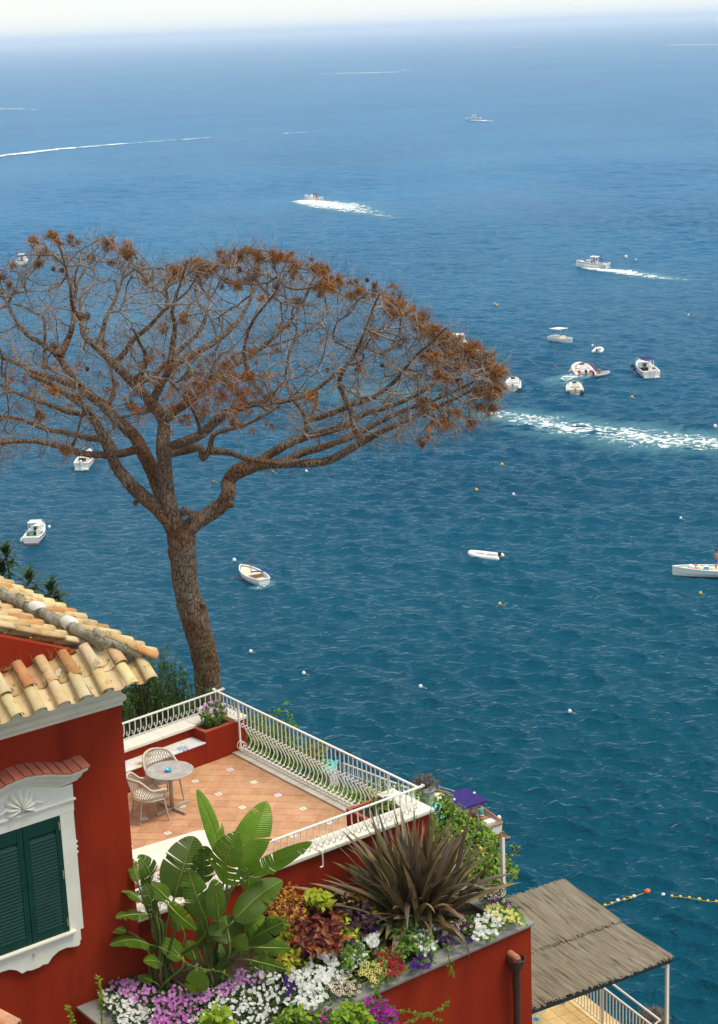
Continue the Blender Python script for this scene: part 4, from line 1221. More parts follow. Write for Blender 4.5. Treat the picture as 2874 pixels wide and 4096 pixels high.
for k in range(16):       # old leaf sheaths and bare stalks at the foot
    rs = random.Random(k); rt_ = RL if k % 2 else RR
    p = at_z(rt_[0], rt_[1], ZB - .05) + Vector((rs.uniform(-.16, .16), rs.uniform(-.14, .14), 0))
    mb = MB(); hh = rs.uniform(.35, .85); mb.tube([p, p + Vector((rs.uniform(-.06, .06), rs.uniform(-.06, .06), hh * .5)), p + Vector((rs.uniform(-.12, .12), rs.uniform(-.12, .12), hh))], [.032, .026, .006], 7)
    mb.build("sheath", mat("dry_sheath", (.13, .075, .03), (.20, .15, .06), rough=.8, scale=8), bird, smooth=True)

# ------------------------------------------------------------------ bronze flax: a fountain of sword leaves
FLAX = [leafmat("flax_bronze", (.115, .072, .030), (.170, .115, .050), .4, .35, .08, 6, .35), leafmat("flax_olive", (.120, .105, .038), (.180, .155, .058), .4, .35, .08, 6, .35),
        leafmat("flax_purple", (.115, .078, .052), (.17, .125, .085), .4, .4, .08, 6, .35), leafmat("flax_tan", (.22, .14, .06), (.30, .20, .095), .5, .3, .1, 6, .25)]
flax = thing("bronze_flax", "big bronze-leaved flax plant with sword-like leaves in the bed corner", "plant", at_z(*z5((740, 1060)), ZB))
FB = at_z(*z5((740, 1075)), ZB)
def blade(p, az, el, Ln, W_, bend, m_, twist):
    d = Vector((math.cos(az) * math.cos(el), math.sin(az) * math.cos(el), math.sin(el)))
    hz = Vector((math.cos(az), math.sin(az), 0)); sd_ = Vector((-math.sin(az), math.cos(az), 0))
    sd_ = (Matrix.Rotation(twist, 3, d) @ sd_)
    n = 9; P = [p]; e = el; cur = p
    for i in range(1, n + 1):
        t = i / n; e = el - bend * t ** 1.7
        cur = cur + (hz * math.cos(e) + Vector((0, 0, 1)) * math.sin(e)) * (Ln / n); P.append(cur)
    vs_, fs = [], []
    for i in range(n + 1):
        t = i / n; w = W_ * (.55 + .6 * t if t < .5 else .85 * (1 - ((t - .5) / .5) ** 1.6) + .02) * .5
        tg = (P[min(i + 1, n)] - P[max(i - 1, 0)]).normalized(); nn = sd_.cross(tg).normalized()
        vs_ += [P[i] - sd_ * w + nn * w * .35, P[i], P[i] + sd_ * w + nn * w * .35]
    for i in range(n):
        a = i * 3; fs += [(a, a + 1, a + 4, a + 3), (a + 1, a + 2, a + 5, a + 4)]
    mb = MB(); mb.add(vs_, fs); mb.build("leaf_blade", m_, flax, smooth=True)
rs = random.Random(11)
for i in range(285):
    az = rs.uniform(0, 2 * math.pi)
    u = rs.random()
    el = rad(88 - 74 * u ** 1.05) + rs.gauss(0, .05)
    Ln = rs.uniform(1.25, 1.95) * (1.0 - .22 * u)
    p = FB + Vector((rs.gauss(0, .20), rs.gauss(0, .15), 0)) + Vector((math.cos(az), math.sin(az), 0)) * .10
    bend = rs.uniform(.15, .75) + (rs.uniform(.4, 1.9) if u > .4 and rs.random() < .5 else 0)
    blade(p, az, el, Ln, rs.uniform(.085, .14), bend, rs.choices(FLAX, (.36, .25, .25, .14))[0], rs.uniform(-.9, .9))

# ------------------------------------------------------------------ flowers
G_MID = leafmat("leaf_green", (.035, .085, .014), (.07, .14, .022))
G_LIME = leafmat("leaf_lime", (.20, .32, .014), (.30, .42, .02), trans=.35)
G_FRESH = leafmat("leaf_fresh", (.10, .22, .015), (.18, .33, .022), trans=.35)
G_DARK = leafmat("leaf_dark", (.014, .042, .010), (.03, .075, .014), rough=.35, spec=.4)
def petal(name, c, c2=None): return mat(name, c, c2 or tuple(min(1, q * 1.1) for q in c), rough=.7, spec=.15, trans=.3, scale=30)
P_WHITE = petal("petal_white", (.78, .77, .72), (.84, .84, .81)); P_PINK = petal("petal_pink", (.60, .22, .56), (.68, .36, .64)); P_HOT = petal("petal_hot_pink", (.58, .10, .50), (.66, .20, .58))
P_PURP = petal("petal_purple", (.05, .012, .14), (.09, .02, .20)); P_RED = petal("petal_red", (.30, .008, .02), (.40, .02, .03)); P_YEL = petal("petal_yellow", (.70, .64, .16), (.76, .72, .28))
P_CREAM = petal("petal_cream", (.74, .68, .50)); P_MAG = petal("petal_magenta", (.42, .015, .34), (.52, .03, .42)); P_WINE = petal("petal_wine", (.14, .01, .05), (.2, .015, .08))
def blossom(mb, p, nrm, r, rs, pm=0, cm=None):
    nrm = nrm.normalized(); a = nrm.orthogonal().normalized(); b_ = nrm.cross(a); ph = rs.uniform(0, 6.28)
    vs_ = [p - nrm * r * .12]; fs = []
    for k in range(5):
        th = ph + k * 2 * math.pi / 5
        for dt, rr in ((-.50, .80), (0, 1.0), (.50, .80)):
            q_ = a * math.cos(th + dt) + b_ * math.sin(th + dt)
            vs_.append(p + q_ * r * rr + nrm * r * rs.uniform(-.08, .16))
        i0 = 1 + k * 3; fs += [(0, i0, i0 + 1), (0, i0 + 1, i0 + 2)]
    mb.mi = pm; mb.add(vs_, fs)
    if cm is not None:
        mb.mi = cm; q = [p + nrm * r * .14 + (a * math.cos(t) + b_ * math.sin(t)) * r * .42 for t in np.linspace(0, 2 * math.pi, 6)[:-1]]
        mb.add(q, [(0, 1, 2, 3, 4)])
    mb.mi = 0
def flowers(name, label, polys, h, nb, size, pms, nl, lm, cat="flowers", seed=0, eye=None, ls=(.07, .035), hl=None, y=None, group="flowering plants in the raised bed"):
    rs = random.Random(seed)
    allp = polys if isinstance(polys[0][0], (tuple, list)) else [polys]
    cx = sum(p[0] for p in allp[0]) / len(allp[0]); cy = sum(p[1] for p in allp[0]) / len(allp[0])
    put = (lambda a, b_, z: at_y(a, b_, y + rs.uniform(-.12, .12))) if y else (lambda a, b_, z: at_z(a, b_, z))
    bp = put(cx, cy, ZB)
    t_ = thing(name, label, cat, bp, group=group)
    mb = MB(); mats_ = lm if isinstance(lm, list) else [lm]
    def spread(poly, k=1.32):
        a_ = sum(p[0] for p in poly) / len(poly); b0 = sum(p[1] for p in poly) / len(poly)
        return [(a_ + (p[0] - a_) * k, b0 + (p[1] - b0) * k) for p in poly]
    for poly in allp:
        for (x, yv) in poly_pts(poly, int(nl * .85) // len(allp), rs) + poly_pts(spread(poly), int(nl * .45) // len(allp), rs):
            p = put(x, yv, ZB + h * rs.uniform(.15, .95))
            o = (Vector((0, 0, 1)) + rvec(rs) * .8 - FH * .35).normalized(); d = (o.cross(rvec(rs))).normalized()
            mb.mi = rs.randrange(len(mats_)); k = rs.uniform(.7, 1.3); add_leaf(mb, p, d, o, ls[0] * k, ls[1] * k)
    mb.build("foliage", mats_, t_, kind="stuff")
    if nb:
        mb = MB(); ms = list(pms) + ([eye] if eye else [])
        pick = []
        for poly in allp:
            cl = poly_pts(poly, max(3, nb // len(allp) // 5), rs)        # blossoms come in loose clusters
            for _ in range(int(nb * 1.15) // len(allp)):
                c = rs.choice(cl); s_ = size * 1100
                q = (c[0] + rs.gauss(0, s_), c[1] + rs.gauss(0, s_ * .6))
                pick.append(poly_pts(spread(poly), 1, rs)[0] if rs.random() < .3 else q if in_poly(q[0], q[1], poly) else poly_pts(poly, 1, rs)[0])
        for (x, yv) in pick:
            p = put(x, yv, ZB + h * rs.uniform(.9, 1.15)) - ray(x, yv) * .03
            o = Vector((0, 0, .75)) - FH * .55 + rvec(rs) * .65
            blossom(mb, p, o, size * rs.uniform(.55, .95), rs, rs.randrange(len(pms)), len(pms) if eye else None)
        mb.build("blossoms", ms, t_, kind="stuff")
    return t_
m4 = lambda pl: [z4(p) for p in pl]; m5 = lambda pl: [z5(p) for p in pl]; mP = lambda pl: [zP(p) for p in pl]; mQ = lambda pl: [zQ(p) for p in pl]
flowers("impatiens", "pale pink impatiens in front of the bird of paradise, next to the house wall", mQ([(370, 1160), (640, 1100), (820, 1220), (800, 1310), (700, 1390), (560, 1330), (450, 1250)]), .18, 95, .036, [P_PINK], 420, [G_MID, G_DARK], seed=21)
flowers("impatiens", "white impatiens at the left end of the bed, on the grey coping", mQ([(305, 1265), (450, 1260), (600, 1340), (810, 1450), (840, 1650), (520, 1650), (420, 1490), (335, 1390)]), .16, 135, .036, [P_WHITE], 620, [G_MID, G_DARK], seed=22)
flowers("impatiens", "bright magenta-pink impatiens at the bottom front of the bed", mQ([(850, 1290), (1050, 1225), (1210, 1260), (1310, 1440), (1290, 1650), (830, 1650), (850, 1430)]), .17, 175, .037, [P_HOT, P_PINK], 650, [G_MID, G_DARK], seed=23)
flowers("impatiens", "pale pink impatiens round the right foot of the bird of paradise", [mQ([(1210, 1275), (1430, 1205), (1640, 1170), (1660, 1260), (1450, 1340), (1300, 1400)]), m4([(960, 1350), (1060, 1270), (1200, 1250), (1220, 1320), (1080, 1350), (990, 1390)])], .17, 130, .036, [P_PINK], 420, [G_MID, G_DARK], seed=24)
flowers("impatiens", "white impatiens in the middle front of the bed, below the pale pink ones", m4([(830, 1500), (940, 1405), (1110, 1340), (1300, 1350), (1370, 1450), (1260, 1560), (1180, 1640), (810, 1640)]), .17, 230, .037, [P_WHITE], 900, [G_MID, G_DARK], seed=25)
flowers("impatiens", "white impatiens beside the lowest right leaf of the bird of paradise", m4([(1150, 1230), (1260, 1215), (1330, 1290), (1270, 1340), (1180, 1300)]), .2, 40, .036, [P_WHITE], 160, G_MID, seed=26)
flowers("petunia", "large white petunias spilling over the coping at the middle of the bed", mP([(340, 640), (560, 590), (720, 620), (880, 680), (760, 790), (690, 890), (640, 1010), (520, 1040), (420, 960), (450, 810), (360, 720)]), .19, 230, .043, [P_WHITE], 650, [G_MID, G_FRESH], seed=27)
flowers("petunia", "cream flowers with dark purple eyes at the coping edge", mP([(700, 720), (880, 690), (1015, 750), (930, 900), (760, 870)]), .16, 75, .036, [P_CREAM], 200, G_MID, seed=28, eye=P_WINE)
flowers("petunia", "few deep purple petunias between the white impatiens and white petunias", mP([(310, 720), (420, 760), (410, 900), (360, 900), (330, 800)]), .18, 26, .042, [P_PURP], 110, G_MID, seed=29)
flowers("petunia", "white petunias below the lime coleus, behind the yellow ones", [mP([(850, 375), (1030, 345), (1060, 470), (1040, 600), (930, 600), (870, 480)]), mP([(1040, 330), (1170, 310), (1190, 400), (1090, 430)]), mP([(600, 490), (800, 480), (790, 600), (690, 590)])], .2, 150, .042, [P_WHITE], 420, [G_MID, G_FRESH], seed=30)
flowers("petunia", "yellow petunias with dark eyes between cream and red flowers", mP([(1040, 570), (1240, 580), (1250, 700), (1140, 780), (1070, 690), (1000, 680)]), .17, 62, .038, [P_YEL], 200, G_FRESH, seed=31, eye=P_WINE)
flowers("petunia", "dark red petunias at the coping edge, middle of the bed front", mP([(1180, 480), (1400, 460), (1400, 640), (1290, 720), (1210, 610)]), .18, 85, .038, [P_RED], 220, [G_MID, G_FRESH], seed=32)
flowers("petunia", "white petunias mixed into the leafy plant below the flax", m5([(730, 1170), (860, 1150), (880, 1290), (800, 1330), (740, 1270)]), .2, 60, .040, [P_WHITE], 180, G_FRESH, seed=33)
flowers("petunia", "dark purple petunias along the coping below the flax", [m5([(880, 1190), (1120, 1130), (1110, 1230), (970, 1260)]), m5([(690, 1390), (780, 1330), (860, 1330), (830, 1400), (730, 1420)]), m5([(440, 1110), (520, 1130), (510, 1210), (440, 1190)])], .17, 110, .040, [P_PURP], 300, [G_MID, G_FRESH], seed=34)
flowers("petunia", "clump of big white petunias near the right end of the coping", m5([(1130, 1085), (1270, 1050), (1295, 1150), (1220, 1215), (1135, 1205)]), .2, 75, .044, [P_WHITE], 170, G_FRESH, seed=35)
flowers("petunia", "clear yellow petunias at the right end of the bed", m5([(1190, 1000), (1300, 1010), (1420, 1060), (1425, 1110), (1300, 1100), (1230, 1050)]), .2, 75, .036, [P_YEL], 220, G_FRESH, seed=36)
flowers("petunia", "purple and white petunias behind the yellow ones at the bed end", m5([(1170, 905), (1300, 880), (1330, 960), (1395, 1020), (1320, 1010), (1210, 980)]), .24, 52, .036, [P_PURP, P_CREAM], 200, G_MID, seed=37, eye=P_WINE)
flowers("petunia", "wine red and cream petunias right under the flax leaves", m5([(890, 1110), (1100, 1090), (1115, 1140), (920, 1190)]), .2, 60, .034, [P_WINE, P_CREAM], 170, G_MID, seed=38, eye=P_WINE)
flowers("leafy_herb", "light green leafy plant growing between white and red petunias below the flax", [m5([(620, 1160), (720, 1090), (830, 1160), (820, 1290), (660, 1320)]), m5([(250, 1290), (380, 1230), (420, 1330), (300, 1440)])], .3, 0, .03, [], 620, [G_FRESH, G_MID], cat="plant", seed=39, ls=(.085, .05))
# coleus
C_RED = [leafmat("coleus_red", (.12, .010, .008), (.20, .025, .012)), leafmat("coleus_maroon", (.045, .006, .008), (.08, .010, .012)), leafmat("coleus_orange", (.20, .045, .010), (.30, .10, .014))]
C_DARK = [leafmat("coleus_purple", (.022, .006, .014), (.045, .012, .026)), leafmat("coleus_violet", (.035, .012, .022), (.06, .018, .035))]
C_LIME = [leafmat("coleus_lime", (.36, .42, .012), (.46, .50, .03), trans=.3), leafmat("coleus_yellowgreen", (.28, .36, .012), (.36, .42, .02), trans=.3)]
C_GOLD = [leafmat("coleus_gold", (.42, .24, .014), (.50, .32, .02)), leafmat("coleus_rust", (.26, .07, .010), (.34, .11, .012)), C_LIME[1]]
def coleus(label, polys, h, n, ms, seed, ls=(.15, .095)):
    return flowers("coleus", label, polys, h, 0, .03, [], n, ms, cat="plant", seed=seed, ls=ls, group="coleus plants in the raised bed")
coleus("red and maroon leaved coleus in the middle of the bed", mP([(410, 240), (560, 130), (720, 60), (850, 190), (860, 370), (760, 420), (560, 470), (420, 400)]), .55, 420, C_RED, 51)
coleus("blackish purple leaved coleus under the left of the flax", mP([(780, 60), (900, 20), (1060, 60), (1100, 200), (1060, 270), (920, 230), (860, 120)]), .5, 300, C_DARK, 52)
coleus("bright lime leaved coleus right of the red coleus", mP([(830, 180), (900, 180), (975, 240), (960, 330), (860, 370), (830, 280)]), .45, 110, C_LIME, 53)
coleus("bright lime leaved coleus behind the dark coleus, against the terrace wall", m4([(1465, 790), (1520, 760), (1630, 770), (1640, 830), (1560, 850)]), .75, 110, C_LIME, 54)
coleus("rust and gold small leaved coleus behind the bird of paradise", [m4([(1230, 780), (1350, 730), (1450, 760), (1470, 900), (1380, 960), (1290, 900)])], .75, 620, C_GOLD[:2] + [C_RED[0]], 55, ls=(.085, .04))
coleus("yellow leaved coleus at the right foot of the bird of paradise", [mP([(270, 440), (400, 420), (475, 540), (400, 610), (300, 580)]), mP([(150, 70), (230, 60), (290, 150), (220, 180)]), mP([(290, 270), (400, 280), (400, 380), (320, 370)])], .4, 230, C_GOLD[:1] + C_LIME, 56, ls=(.13, .055))
coleus("gold and green leaved coleus at the left edge of the flax", m5([(410, 1040), (490, 1020), (500, 1080), (430, 1110)]), .4, 80, C_GOLD[:1] + [G_MID], 57, ls=(.13, .05))
coleus("maroon leaved coleus behind the dark coleus, below the terrace wall", m5([(200, 915), (330, 900), (400, 930), (390, 1000), (260, 970)]), .6, 200, C_RED[1:2] + C_DARK[1:] + C_GOLD[:1], 58, ls=(.11, .05))
# foreground: bougainvillea and creepers in front of the bed wall
flowers("bougainvillea", "magenta bougainvillea at the bottom edge, right of the lime shrub", mP([(1010, 1000), (1080, 930), (1230, 930), (1340, 1070), (1340, 1200), (1080, 1200)]), .2, 210, .038, [P_MAG], 260, [G_MID], seed=61, y=17.4, group="plants below the bed wall")
flowers("bougainvillea", "magenta bougainvillea at the bottom edge, left of the lime shrub", mP([(600, 1040), (720, 1010), (880, 1020), (870, 1200), (620, 1200)]), .2, 120, .036, [P_MAG], 200, [G_MID], seed=62, y=17.5, group="plants below the bed wall")
flowers("vine_shrub", "lime green broad leaved shrub at the bottom between magenta bougainvilleas", mP([(800, 1080), (900, 1000), (1020, 1000), (1080, 1080), (1060, 1200), (790, 1200)]), .2, 0, .03, [], 210, [G_LIME, G_FRESH], cat="shrub", seed=63, y=17.25, ls=(.13, .09), group="plants below the bed wall")
flowers("vine_shrub", "yellow-green shrub at the bottom edge under the white petunias", mP([(290, 1070), (400, 1030), (600, 1060), (620, 1200), (280, 1200)]), .2, 0, .03, [], 420, [G_LIME, G_FRESH, G_MID], cat="shrub", seed=64, y=17.5, ls=(.11, .05), group="plants below the bed wall")
flowers("vine_shrub", "yellow-green shrub at the bottom edge under the white impatiens", mQ([(1400, 1560), (1480, 1440), (1600, 1480), (1680, 1650), (1400, 1660)]), .2, 0, .03, [], 130, [G_LIME], cat="shrub", seed=65, y=17.7, ls=(.12, .08), group="plants below the bed wall")
VINE = mat("vine_stem", (.10, .12, .025), (.16, .17, .04), rough=.7, scale=8)
def creeper(label, pts_, y, seed, n=46, ls=(.055, .03), lm=None, dy=0., cat="creeper"):
    rs = random.Random(seed)
    P = [at_y(a, b_, y + dy * i / max(1, len(pts_) - 1)) for i, (a, b_) in enumerate(pts_)]
    t_ = thing("creeper", label, cat, P[0]); path = smooth_path(P, 8)
    mb = MB(); mb.tube(path, [.011 - .008 * i / len(path) for i in range(len(path))], 5); mb.build("stem", VINE, t_)
    mb = MB()
    for _ in range(n):
        i = rs.randrange(2, len(path)); p = path[i]; tg = (path[i] - path[i - 1]).normalized()
        o = (Vector((0, 0, .6)) - FH * .6 + rvec(rs) * .8).normalized()
        add_leaf(mb, p, (tg * .4 + rvec(rs)).normalized(), o, ls[0] * rs.uniform(.6, 1.3), ls[1] * rs.uniform(.7, 1.2))
    mb.build("leaves", lm or G_FRESH, t_, kind="stuff")
creeper("long thin creeper arching across the stalks of the bird of paradise", [zQ(p) for p in ((900, 770), (1100, 880), (1300, 990), (1611, 1060), (1900, 1300), (2150, 1520))], 19.0, 71, 90)
creeper("thin creeper sprig crossing the red bed wall at the bottom", [zP(p) for p in ((1100, 1000), (1280, 1010), (1450, 1030), (1611, 1060), (1750, 1110))], 17.6, 72, 70)
creeper("thin creeper sprig reaching up to the right over the red bed wall", [zP(p) for p in ((1380, 1160), (1500, 1100), (1620, 1060), (1760, 1000), (1830, 950))], 17.6, 73, 70)
creeper("single upright sprig in front of the bed coping below the yellow petunias", [zP(p) for p in ((1140, 980), (1160, 880), (1190, 780), (1240, 560))], 17.9, 74, 26, ls=(.07, .045))
creeper("tall thin weed standing before the left coping of the bed", [zQ(p) for p in ((295, 1660), (285, 1400), (270, 1250), (258, 1115))], 18.6, 75, 70, ls=(.075, .022), lm=G_LIME, cat="weed")
creeper("short thin weed at the bottom left in front of the house wall", [(300, 4120), (290, 4075), (275, 4032)], 18.0, 76, 34, ls=(.06, .025), lm=G_LIME, cat="weed")
creeper("grassy sprig trailing over the bed coping below the flax", [z5(p) for p in ((940, 1250), (960, 1330), (970, 1400), (985, 1450))], 18.2, 77, 40, ls=(.11, .014), cat="weed")
creeper("wiry weed with yellow flower beside the white pole", [z5(p) for p in ((1300, 960), (1330, 880), (1370, 830), (1400, 800))], 19.0, 78, 26, ls=(.05, .02), cat="weed")
# clay roof corner at the bottom left, close to the camera
NT = mat("near_clay_tile", (.46, .20, .10), (.58, .32, .18), rough=.85, scale=8, bump=.4, bscale=30, bdist=.01, spots=(.36, .22, .14), sscale=9)
p0 = at_y(-40, 4150, 14.5)
t_ = thing("clay_roof_corner", "corner of an orange clay tiled roof at the bottom left", "roof", p0 + Vector((-.6, 0, -1.6)))
for k in range(3):
    q0, q1 = at_y(-190 - 95 * k, 3985 + 14 * k, 14.6), at_y(62 - 105 * k, 4118 + 14 * k, 14.1)
    dn_ = (q1 - q0); L0 = dn_.length; me_ = barrel(L0, .115, .13, False, 9, .02).mesh("roof_tile", NT, True)
    place_tile([me_], q0, dn_.normalized(), parent=t_, wts=(1,), jitter=.002)
mb = MB(); mb.box(p0.x - 1.6, p0.x - .1, p0.y - .4, p0.y + .5, p0.z - 1.6, p0.z - .12); mb.build("wall", RED, t_)

# ------------------------------------------------------------------ shrubs and trees round the terrace
def shrub(name, label, cs, n, ls, lm, seed, base, cat="shrub", group=None, stems=7):
    t_ = thing(name, label, cat, base, group=group); rs = random.Random(seed)
    mb = MB(); leaf_cloud(mb, cs, n, ls[0], ls[1], seed, nm=len(lm)); mb.build("foliage", lm, t_, kind="stuff")
    mb = MB()
    for c, r in cs:
        for _ in range(stems):
            v = rvec(rs); e = Vector(c) + Vector((v.x * r[0], v.y * r[1], v.z * r[2])) * .7
            mb.tube([Vector(base) + Vector((rs.uniform(-.1, .1), rs.uniform(-.1, .1), 0)), (Vector(base) + e) / 2 + Vector((0, 0, .15)), e], [.02, .014, .005], 5)
    mb.build("stems", mat("shrub_wood", (.10, .075, .05), (.16, .12, .08), rough=.9, scale=10), t_)
    return t_
GS = "bright green shrubs in the lower garden"; LS = "bright green shrub behind the seaward railing, in the lower garden"
rs = random.Random(5)
for i in range(7):
    y = 22.7 + i * 1.22; x = 17.95 + .12 * (i % 2)
    zt = -.40 + .10 * (i % 3) - (.55 if i in (2, 3) else 0)
    shrub("garden_shrub", LS, [((x, y, zt - .55), (.80, .75, .60)), ((x + .85, y + .3, zt - .95), (.75, .65, .55)), ((x - .3, y - .2, zt - .3), (.45, .45, .42)), ((x + .1, y + .4, zt - 1.3), (.8, .7, .7)), ((x + 1.4, y + .6, zt - 1.5), (.6, .6, .5))], 3000, (.125, .058), [G_FRESH, G_LIME, G_LIME, G_MID], 300 + i, (x, y, -2.7), group=GS)
shrub("tall_shrub", "tall leafy shoots rising behind the far end of the seaward railing", [((18.9, 27.9, -.75), (.3, .3, .75)), ((18.95, 27.0, -1.0), (.35, .35, .5)), ((18.7, 28.6, -1.1), (.4, .4, .5))], 520, (.13, .06), [G_FRESH, G_LIME], 320, (18.8, 27.7, -2.7))
cit = []
rsq = random.Random(77)
for (qx, qy, yy, r_) in ((1780, 3215, 21.9, .20), (1815, 3275, 21.9, .28), (1860, 3318, 21.9, .30), (1902, 3335, 21.9, .28), (1932, 3372, 21.8, .30), (1890, 3392, 21.6, .40), (1962, 3405, 21.8, .24), (1962, 3462, 21.5, .30), (1870, 3460, 21.4, .45), (1780, 3330, 21.8, .45), (1780, 3400, 21.5, .45), (2005, 3440, 21.6, .15), (2045, 3480, 21.5, .14), (1995, 3362, 21.8, .11), (1940, 3510, 21.3, .35), (2060, 3400, 21.7, .08)):
    cit.append((at_y(qx, qy, yy), (r_, r_, r_ * .9)))
ct = shrub("lemon_tree", "bright green lemon tree beyond the near terrace corner, beside the flax", cit, 4300, (.11, .058), [G_FRESH, G_LIME, G_LIME, G_MID], 330, (18.4, 22.3, -2.7), cat="tree", stems=4)
LEM = mat("lemon_peel", (.68, .46, .03), (.74, .54, .06), rough=.45)
for q in ((1922, 3396), (1975, 3470), (1850, 3330)):
    p = at_y(q[0], q[1], 21.25); mb = MB(); mb.ball(p, .036, 10, 8, (1, 1, 1.3)); mb.build("lemon", LEM, ct, smooth=True)
# dark upright shrub behind the back railing
def upright(name, label, base_list, lm, seed, ls, group=None):
    rs = random.Random(seed); t_ = thing(name, label, "shrub", base_list[0][0], group=group); ml = MB(); ms = MB()
    for b_, h_, n in base_list:
        for _ in range(n):
            p = Vector(b_) + Vector((rs.gauss(0, .22), rs.gauss(0, .2), 0)); tip = p + Vector((rs.gauss(0, .22), rs.gauss(0, .18), h_ * rs.uniform(.55, 1.05)))
            ms.tube([p, tip], [.014, .004], 4)
            for k in range(34):
                t = rs.uniform(.25, 1); q = p.lerp(tip, t); a = rs.uniform(0, 6.28)
                d = Vector((math.cos(a), math.sin(a), rs.uniform(.2, 1.0))).normalized(); ml.mi = rs.randrange(len(lm))
                add_leaf(ml, q, d, (d.cross(Vector((0, 0, 1))).cross(d)) + rvec(rs) * .4, ls[0] * rs.uniform(.7, 1.2), ls[1] * rs.uniform(.8, 1.2))
    ml.build("foliage", lm, t_, kind="stuff"); ms.build("stems", VINE, t_)
    return t_
G_PIT = leafmat("leaf_pittosporum", (.040, .115, .014), (.08, .18, .022))
upright("evergreen_shrub", "dark green upright shrub behind the back railing, beside the house", [((15.0, 28.0, -.1), 1.45, 30), ((15.5, 28.3, -.1), 1.75, 36)], [G_PIT, G_MID], 340, (.10, .042))
upright("evergreen_shrub", "green upright shrub behind the back railing, left of the pine trunk", [((16.1, 28.3, -.1), 1.95, 40), ((16.6, 28.4, -.1), 1.6, 34), ((16.35, 27.8, -.1), .8, 22), ((17.0, 28.2, -.1), .85, 14)], [G_PIT, G_MID, G_PIT], 341, (.10, .042))
# broad glossy leaves over the roof on the left
G_MAG = leafmat("leaf_glossy", (.012, .050, .008), (.035, .085, .012), rough=.28, spec=.5, trans=.1)
def rosettes():
    rs = random.Random(8)
    heads = [(25, 2195, .5), (10, 2270, .45), (118, 2300, .5), (205, 2345, .55), (-60, 2180, .5), (225, 2385, .4)]
    base = at_d(-40, 2500, 36.5); base.z = -.2
    t_ = thing("rubber_tree", "glossy broad leaved tree showing over the tiled roof at the left edge", "tree", base)
    mb = MB(); lf = MB()
    for a, b_, L_ in heads:
        p = at_d(a, b_ + 25, 36.5 + rs.uniform(-.5, .5))
        mb.tube(smooth_path([base + Vector((0, 0, .5)), (base + p) / 2 + Vector((rs.uniform(-.3, .3), 0, .2)), p], 4), [.05 - .004 * i for i in range(9)], 6)
        for k in range(19):
            az = k * 2.4; el = rad(75 - 5.5 * k)
            d = Vector((math.cos(az) * math.cos(el), math.sin(az) * math.cos(el), math.sin(el)))
            add_leaf(lf, p - Vector((0, 0, .008 * k)), d, Vector((0, 0, 1)) + d * .2, L_ * rs.uniform(.75, 1.05), .155, .2, .25)
    mb.tube([base, base + Vector((0, 0, .6))], [.09, .06], 8)
    mb.build("branches", mat("shrub_wood"), t_); lf.build("leaves", G_MAG, t_, kind="stuff", smooth=True)
rosettes()
# planter plants
t_ = shrub("geranium", "green plant with pink and white flowers in the far corner planter", [((bk(-.5, -.44, .78)), (.26, .2, .17)), ((bk(-.36, -.40, .86)), (.16, .14, .14))], 430, (.09, .045), [G_MID, G_FRESH], 350, bk(-.5, -.44, .61), cat="plant", stems=5)
mb = MB(); rs = random.Random(3)
for _ in range(34):
    v = rvec(rs); p = bk(-.48, -.42, .84) + Vector((v.x * .32, v.y * .26, abs(v.z) * .2)); blossom(mb, p, Vector((0, 0, .6)) - FH * .6 + rvec(rs) * .5, .035, rs, rs.choice((0, 0, 1)))
mb.build("blossoms", [P_PINK, P_WHITE], t_, kind="stuff")
shrub("green_shrub", "green leafy plant in the planter at the near terrace corner", [((16.40, 21.45, .70), (.20, .20, .10))], 230, (.08, .035), [G_MID, G_FRESH, G_LIME], 351, (16.3, 21.5, .61), cat="plant", stems=5)
# trough of red and white flowers on the terrace by the house corner
tp = at_y(610, 3540, 21.45); tp.z = max(tp.z, .40)
tr = thing("flower_trough", "white trough of red and white flowers beside the house corner", "flower box", tp)
mb = MB(); mb.box(tp.x - .42, tp.x + .30, tp.y - .11, tp.y + .11, tp.z - .26, tp.z - .04); mb.build("trough", WHITE, tr, bevel=.01)
mb = MB(); mb.box(tp.x - .35, tp.x + .25, tp.y - .09, tp.y + .09, .0, tp.z - .262); mb.build("stand", WHITE, tr)
mb = MB(); leaf_cloud(mb, [(tp + Vector((-.05, 0, .0)), (.36, .13, .09))], 190, .07, .04, 5); mb.build("foliage", G_MID, tr, kind="stuff")
mb = MB(); rs = random.Random(4)
for _ in range(60): blossom(mb, tp + Vector((rs.uniform(-.4, .28), rs.uniform(-.12, .12), rs.uniform(.03, .12))), Vector((0, 0, 1)) - FH * .5 + rvec(rs) * .5, .035, rs, rs.randrange(2))
mb.build("blossoms", [P_RED, P_WHITE], tr, kind="stuff")
# little weeds and a scrap of plastic on the tiles
rs = random.Random(9); mb = MB(); ml = MB()
for _ in range(70):
    u = rs.random()
    if rs.random() < .5: p = Vector((rs.uniform(9.2, 11.3), rs.choice((20.83, 20.6)), 0)); p.z = 4.93 - .72 * (20.9 - p.y) + .03
    else:
        p = Vector((rs.uniform(11.2, 11.7), rs.uniform(20.8, 26), 0)); p.z = ZR(p.x) + .02
    for k in range(3):
        d = Vector((rs.gauss(0, .5), rs.gauss(0, .5), 1)).normalized() * rs.uniform(.05, .2)
        ml.tube([p, p + d * .6 + rvec(rs) * .02, p + d + rvec(rs) * .05], [.003, .002, .0015], 3, cap=False)
    if rs.random() < .45: 
        for k in range(6): add_leaf(mb, p, (rvec(rs) + Vector((0, 0, .8))).normalized(), rvec(rs), .06, .012)
wt = thing("roof_weeds", "dry weeds and grass tufts growing between the roof tiles", "weeds", (10.5, 21, 4.9))
